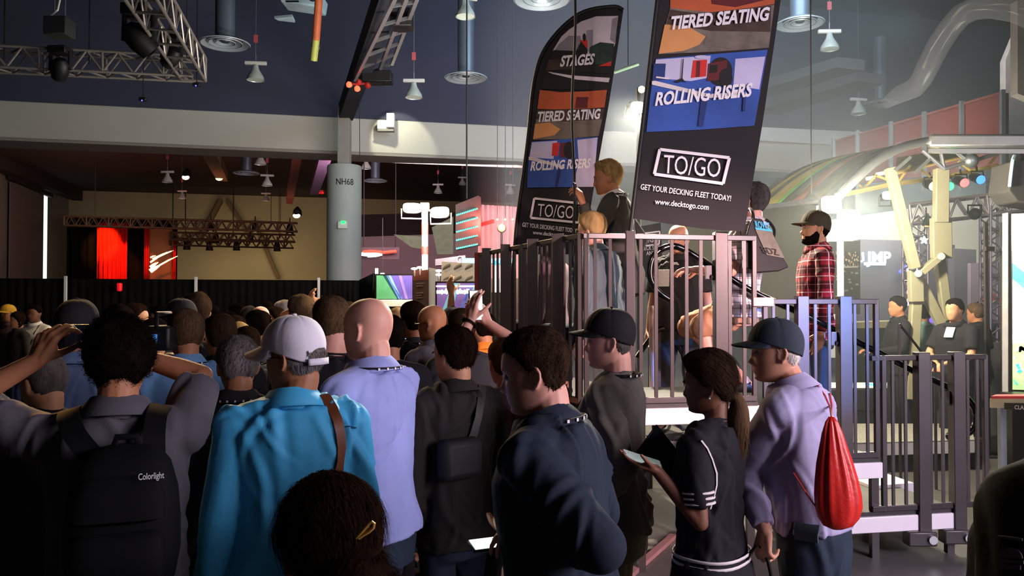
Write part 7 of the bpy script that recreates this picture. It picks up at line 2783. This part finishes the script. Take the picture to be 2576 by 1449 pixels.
person('person in a black cap raising one arm before the lilac screen', 1138, 772, 6.6, 20, hatgap=.02, tone='tan', hair=dict(style='short', c='black', th=.01), cap=dict(m=C_CAPBLACK), vox=.012, top=dict(m=C_CHAR, sleeve='short'), legs=dict(m=C_BLACK), Lw=(P(1136, 738, 6.7), (.8, 0, -.5)), handL=dict(d=(-.2, .2, 1), n=(.3, 1, 0), curl=.3))
person('person in an orange shirt beyond the raised phone hands', 1216, 790, 5.9, 30, tone='olive', hair=dict(style='short', c='black', th=.012), vox=.014, top=dict(m=C_ORANGE, sleeve='short'), legs=dict(m=C_CHAR))

# --- far crowd
far = [
    (86, 767, 11.0, 172, 'man in a white shirt with folded arms before the black fence', dict(tone='brown', hair=dict(style='short', c='black', th=.01), top=dict(m=C_WHITE, sleeve='short'), L='cross', R='cross', lanyard=True)),
    (20, 766, 11.2, 160, 'man in a yellow cap at the left edge', dict(tone='tan', hatgap=.02, cap=dict(m=C_CAPYELLOW), hair=dict(style='short', c='black', th=.01), top=dict(m=C_PLUM, sleeve='short'))),
    (43, 784, 10.6, 150, 'woman with a round face beside the yellow cap', dict(tone='tan', fem=True, hair=dict(style='long', c='darkbrown', th=.015), top=dict(m=C_BROWNBLACK, sleeve='long'))),
    (300, 772, 5.6, 12, 'person with wide dark hair behind the curly-haired man', dict(tone='olive', hair=dict(style='curly', c='black', th=.03), top=dict(m=C_BLACK, sleeve='long'))),
    (342, 764, 6.3, -70, 'man facing right above the curly hair', dict(tone='tan', hair=dict(style='short', c='darkbrown', th=.012), top=dict(m=C_CHAR, sleeve='long'))),
    (404, 770, 7.4, 100, 'person with a lit cheek above the video camera', dict(tone='tan', hair=dict(style='short', c='black', th=.01), top=dict(m=C_BLACK, sleeve='short'))),
    (455, 752, 5.3, 60, 'man in a dark cap behind the light-blue shirt', dict(tone='tan', hatgap=.02, cap=dict(m=C_CAPBLACK), hair=dict(style='short', c='black', th=.01), top=dict(m=C_BLACK, sleeve='short'))),
    (497, 742, 5.7, 15, 'tall man with brown hair above the crowd by the second fence upright', dict(tone='tan', hair=dict(style='short', c='brown', th=.02), top=dict(m=C_CHAR, sleeve='short'))),
    (537, 768, 12.0, 30, 'small far head left of the dark profile', dict(tone='tan', hair=dict(style='short', c='black', th=.01), top=dict(m=C_BLACK, sleeve='short'))),
    (592, 765, 8.6, 85, 'man seen in profile before the black fence', dict(tone='tan', hair=dict(style='short', c='black', th=.012), top=dict(m=C_BLACK, sleeve='short'))),
    (572, 785, 7.5, 100, 'person with a lit cheek left of the dark profile', dict(tone='tan', hair=dict(style='short', c='black', th=.012), top=dict(m=C_BLACK, sleeve='short'))),
    (628, 770, 7.8, 10, 'woman with grey-brown hair beside the bald head', dict(tone='tan', fem=True, hair=dict(style='curly', c='salt', th=.02), top=dict(m=C_BLACK, sleeve='short'))),
    (655, 768, 6.9, 25, 'bald pink head in the far crowd left of the white cap', dict(tone='pink', hair=None, top=dict(m=C_CHAR, sleeve='short'))),
    (645, 783, 5.8, 70, 'man with dark combed hair above the grey-haired man', dict(tone='tan', hair=dict(style='short', c='black', th=.014), top=dict(m=C_BLACK, sleeve='short'))),
    (590, 795, 5.5, 20, 'man with brown hair behind the man with glasses', dict(tone='tan', hair=dict(style='short', c='darkbrown', th=.012), top=dict(m=C_BLACK, sleeve='short'))),
    (600, 811, 5.0, 15, 'blond person behind the man with glasses', dict(tone='fair', fem=True, hair=dict(style='curly', c='blond', th=.022), top=dict(m=C_BLACK, sleeve='short'))),
    (672, 758, 12.0, 40, 'small dark head above the bald pink head', dict(tone='brown', hair=dict(style='short', c='black', th=.01), top=dict(m=C_BLACK, sleeve='short'))),
    (690, 773, 7.6, 120, 'person with a pale cheek left of the white-haired person', dict(tone='fair', hair=dict(style='short', c='brown', th=.012), top=dict(m=C_BLACK, sleeve='short'))),
    (713, 757, 8.0, 60, 'white-haired person in the far crowd', dict(tone='pink', hair=dict(style='curly', c='white', th=.02), top=dict(m=C_CHAR, sleeve='short'))),
    (755, 746, 6.0, 50, 'man with thick brown hair above the white cap', dict(tone='olive', hair=dict(style='short', c='lightbrown', th=.02), top=dict(m=C_BLACK, sleeve='short'))),
    (790, 772, 7.0, 20, 'person raising a hand beside the third fence upright', dict(tone='tan', hair=dict(style='short', c='darkbrown', th=.012), top=dict(m=C_BLACK, sleeve='short'), Lw=(P(783, 765, 6.9), (-1, 0, -.5)), handL=dict(d=(0, .1, 1), n=(.3, 1, 0), curl=.4))),
    (876, 762, 7.0, 45, 'person between the pink-necked man and the bald man', dict(tone='tan', hair=dict(style='short', c='brown', th=.014), top=dict(m=C_BLACK, sleeve='short'))),
    (620, 822, 4.7, 10, 'dark-haired woman behind the grey-haired man', dict(tone='tan', fem=True, hair=dict(style='long', c='darkbrown', th=.014), top=dict(m=C_BROWNBLACK, sleeve='long'))),
    (2322, 766, 10.4, 15, 'person in a mint top with dark hair by the stage leg', dict(tone='olive', fem=True, hair=dict(style='curly', c='black', th=.022), top=dict(m=C_MINT, sleeve='short'))),
    (2256, 746, 10.0, 85, 'person in black seen from the side left of the stage leg', dict(tone='tan', hair=dict(style='short', c='black', th=.012), top=dict(m=C_BLACK, sleeve='long'), L='front', R='front')),
    (2400, 752, 9.0, 118, 'large man in a black polo with a white badge at the right', dict(tone='olive', hair=dict(style='short', c='black', th=.012), top=dict(m=C_BLACK, sleeve='short'), girth=1.3, L='belly', R='belly')),
    (2452, 764, 9.9, 30, 'man in black with clasped arms at the far right', dict(tone='tan', hair=dict(style='short', c='lightbrown', th=.014), top=dict(m=C_BLACK, sleeve='short'), girth=1.15)),
    (2470, 757, 12.2, 20, 'person in a grey shirt farthest at the right', dict(tone='tan', hair=dict(style='short', c='black', th=.012), top=dict(m=C_GREY, sleeve='short'))),
]
FP = []
for (px, py, d_, yw, lb, kw) in far:
    kw = dict(kw)
    kw.setdefault('legs', dict(m=C_DARKDENIM if (px % 2) else C_BLACK))
    kw.setdefault('hatgap', .012)
    FP.append(person(lb, px, py, d_, yw, vox=.013 if d_ < 7 else .017, **kw))
badge = mat('white_badge', '#d9d6d0', .6, var=.1, vscale=60)
for i, (px, py) in ((25, (2391, 838)), (0, (60, 845))):
    if i == 0:
        continue
    fs = surf_fn(FP[i].shirt)
    c, n = fs(px, py, .02)
    m = MB()
    r_ = n.cross(Vector((0, 0, 1))).normalized()
    u_ = r_.cross(n)
    m.slab([c + r_ * a * .05 + u_ * b * .065 for a, b in ((-1, -1), (1, -1), (1, 1), (-1, 1))], n * .004)
    m.build('badge', badge, FP[i].o)

# --- on the platform
suit = person('grey-blond man in a black suit on the platform, holding up a phone', 1527, 405, 5.85, 72, floor=ZA, hatgap=.022, lean=9, girth=.92, tone='tan', hair=dict(style='short', c='blond', th=.022, amp=.3, strands=1500, slen=.03, mess=.5), vox=.008, top=dict(m=cloth('suit_charcoal', '#3f3c38'), sleeve='long', hem=.74, amp=.006, loose=.026, cm=C_WHITE, name='suit_jacket'), legs=dict(m=C_BLACK), head=(14, 3, 0), lanyard=True,
              Lw=(P(1466, 512, 5.55), (.2, .1, -1)), R='pocket', handL=dict(d=(-.35, .0, .9), n=(-.6, .5, 0), curl=.6, thumb=.6))
handset('phone in the raised hand of the man in the black suit', P(1449, 486, 5.55), (.3, .9, 0), (-.1, 0, 1), .075, .15)
person('seated person with fair hair in a slate-blue jacket behind the corner railing', 1486, 536, 5.45, 55, floor=ZA, hatgap=.02, seated=True, tone='pink', hair=dict(style='short', c='blond', th=.02), vox=.010, top=dict(m=C_SLATE, sleeve='long', hem=.80, amp=.010, loose=.04, name='jacket'), legs=dict(m=C_DARKDENIM), lean=6)
q = gs(1.45)
person('seated person with curly brown hair behind the side railing', 1383, 570, 6.6, 60, floor=ZA, hatgap=.03, seated=True, tone='tan', hair=dict(style='curly', c='lightbrown', th=.032), vox=.013, top=dict(m=C_PLUM, sleeve='long'), legs=dict(m=C_BLACK))
p0 = P(1383, 800, 6.62)
e = empty('display_stool', (p0.x, p0.y, ZA), 'black stool under the seated person with curly hair', 'stool')
MB().lathe((p0.x, p0.y, ZA + .38), [(.001, 0), (.16, 0), (.17, .02), (.16, .04), (.001, .045)], 20).build('seat', FIX, e)
for k in range(4):
    a = k * math.pi / 2 + .7
    MB().bar((p0.x + .1 * math.cos(a), p0.y + .1 * math.sin(a), ZA + .38), (p0.x + .15 * math.cos(a), p0.y + .15 * math.sin(a), ZA), .02).build('leg', FIX, e)
polo = person('bald man in a black polo with a white badge behind the front railing', 1706, 566, 6.5, 150, floor=ZB, tone='fair', vox=.009, top=dict(m=C_CHAR, sleeve='short', hem=.86, loose=.022), legs=dict(m=C_CHAR), lanyard=True, girth=1.15, belly=.03, head=(0, -8, 0))
fs = surf_fn(polo.shirt)
c, n = fs(1672, 700, .02)
r_ = n.cross(Vector((0, 0, 1))).normalized()
u_ = r_.cross(n)
MB().slab([c + r_ * a * .048 + u_ * b * .070 for a, b in ((-1, -1), (1, -1), (1, 1), (-1, 1))], n * .003).build('badge', badge, polo.o, bevel=.004)
c, n = fs(1700, 664, .004)
MB().slab([c + r_ * a * .035 + u_ * b * .012 for a, b in ((-1, -1), (1, -.6), (.7, .8), (-.4, 1))], n * .002).build('logo', badge, polo.shirt)
chk = person('man in a white checked shirt and tan shorts crouching with a tote bag', 1890, 462, 5.62, 72, floor=ZA, hatgap=.014, lean=-10, seated=.28, tone='pink', hair=dict(style='short', c='salt', th=.014, strands=900, slen=.02), vox=.009, top=dict(m=C_CHECK, sleeve='short', hem=.82, loose=.026), legs=dict(m=C_TAN, shorts=True, loose=.05, name='shorts'), head=(-25, 8, 0), girth=1.22, L='front', R='front')
tote = empty('tote_bag', P(1925, 640, 5.45), 'black tote bag with a blue word carried by the man in checks', 'bag')
pts = [(1893, 548), (1917, 551), (1946, 606), (1984, 672), (1960, 682), (1905, 686), (1864, 668), (1872, 612), (1884, 566)]
totem = mat('black_tote', '#1c1a19', .7, var=.15)
MB().slab([P(x, y, 5.28) for x, y in pts], (0.02, .08, 0)).build('bag_body', totem, tote, bevel=.008)
m = MB()
m.slab([P(x, y, 5.274) for x, y in [(1900, 577), (1941, 582), (1974, 650), (1929, 641)]], (0, .004, 0))
m.build('print_panel', mat('tote_print_grey', '#6f6a5e', .8, var=.15, vscale=30), tote, smooth=False)
blue = mat('tote_blue', '#37a8d8', .7, var=.05)
MB().slab([P(x, y, 5.272) for x, y in [(1899, 572), (1941, 578), (1943, 583), (1902, 577)]], (0, .004, 0)).build('blue_band', blue, tote, smooth=False)
a = P(1902, 572, 5.268)
lettering('ROWZ', a, P(1939, 577, 5.268), P(1898, 555, 5.268) - a, blue, tote, bold=.02)
a = P(1922, 636, 5.268)
lettering('BDZ', a, P(1962, 643, 5.268), P(1913, 619, 5.268) - a, mat('tote_dark_print', '#322d28', .8, var=0), tote, bold=.005)
MB().tube(curve_pts([P(1895, 552, 5.30), P(1893, 536, 5.34), P(1886, 524, 5.45), P(1880, 532, 5.6)], 5), .012, 8, flat=.5).build('strap', totem, tote)
MB().tube(curve_pts([P(1945, 606, 5.34), P(1948, 580, 5.37), P(1938, 562, 5.40), P(1926, 552, 5.42)], 5), .010, 8, flat=.5).build('strap', totem, tote)
person('bearded man in an olive cap and a red plaid shirt standing on the stairs', 2050, 530, 5.9, 82, floor=ZB, hatgap=.022, tone='olive', hair=dict(style='short', c='black', th=.012), beard='black', vox=.0075, cap=dict(m=C_CAPOLIVE, bl=.075, curve=.006), top=dict(m=C_PLAID, sleeve='long', hem=.78, amp=.006, loose=.016), legs=dict(m=C_DENIM), head=(4, 2, 0), lean=-2, girth=.9)
# ------------------------------------------------------------------ thin stage haze over the right-hand stands
hz = bpy.data.materials.new('stage_haze')
hz.use_nodes = True
nt = hz.node_tree
nt.nodes.remove(nt.nodes['Principled BSDF'])
vs_ = nt.nodes.new('ShaderNodeVolumeScatter')
vs_.inputs['Color'].default_value = (.80, .91, 1, 1)
vs_.inputs['Density'].default_value = .014
vs_.inputs['Anisotropy'].default_value = .25
nt.links.new(vs_.outputs[0], nt.nodes['Material Output'].inputs['Volume'])
m = MB()
q = [(.9, 7.1), (9.0, 7.1), (14.5, 25.0), (-1.5, 21.8)]
m.slab([(x, y, .02) for x, y in q], (0, 0, 9.5))
o = m.build('haze', hz, smooth=False)
o['kind'] = 'stuff'
tag(o, 'thin lit stage haze hanging over the stands behind the platform', 'haze')
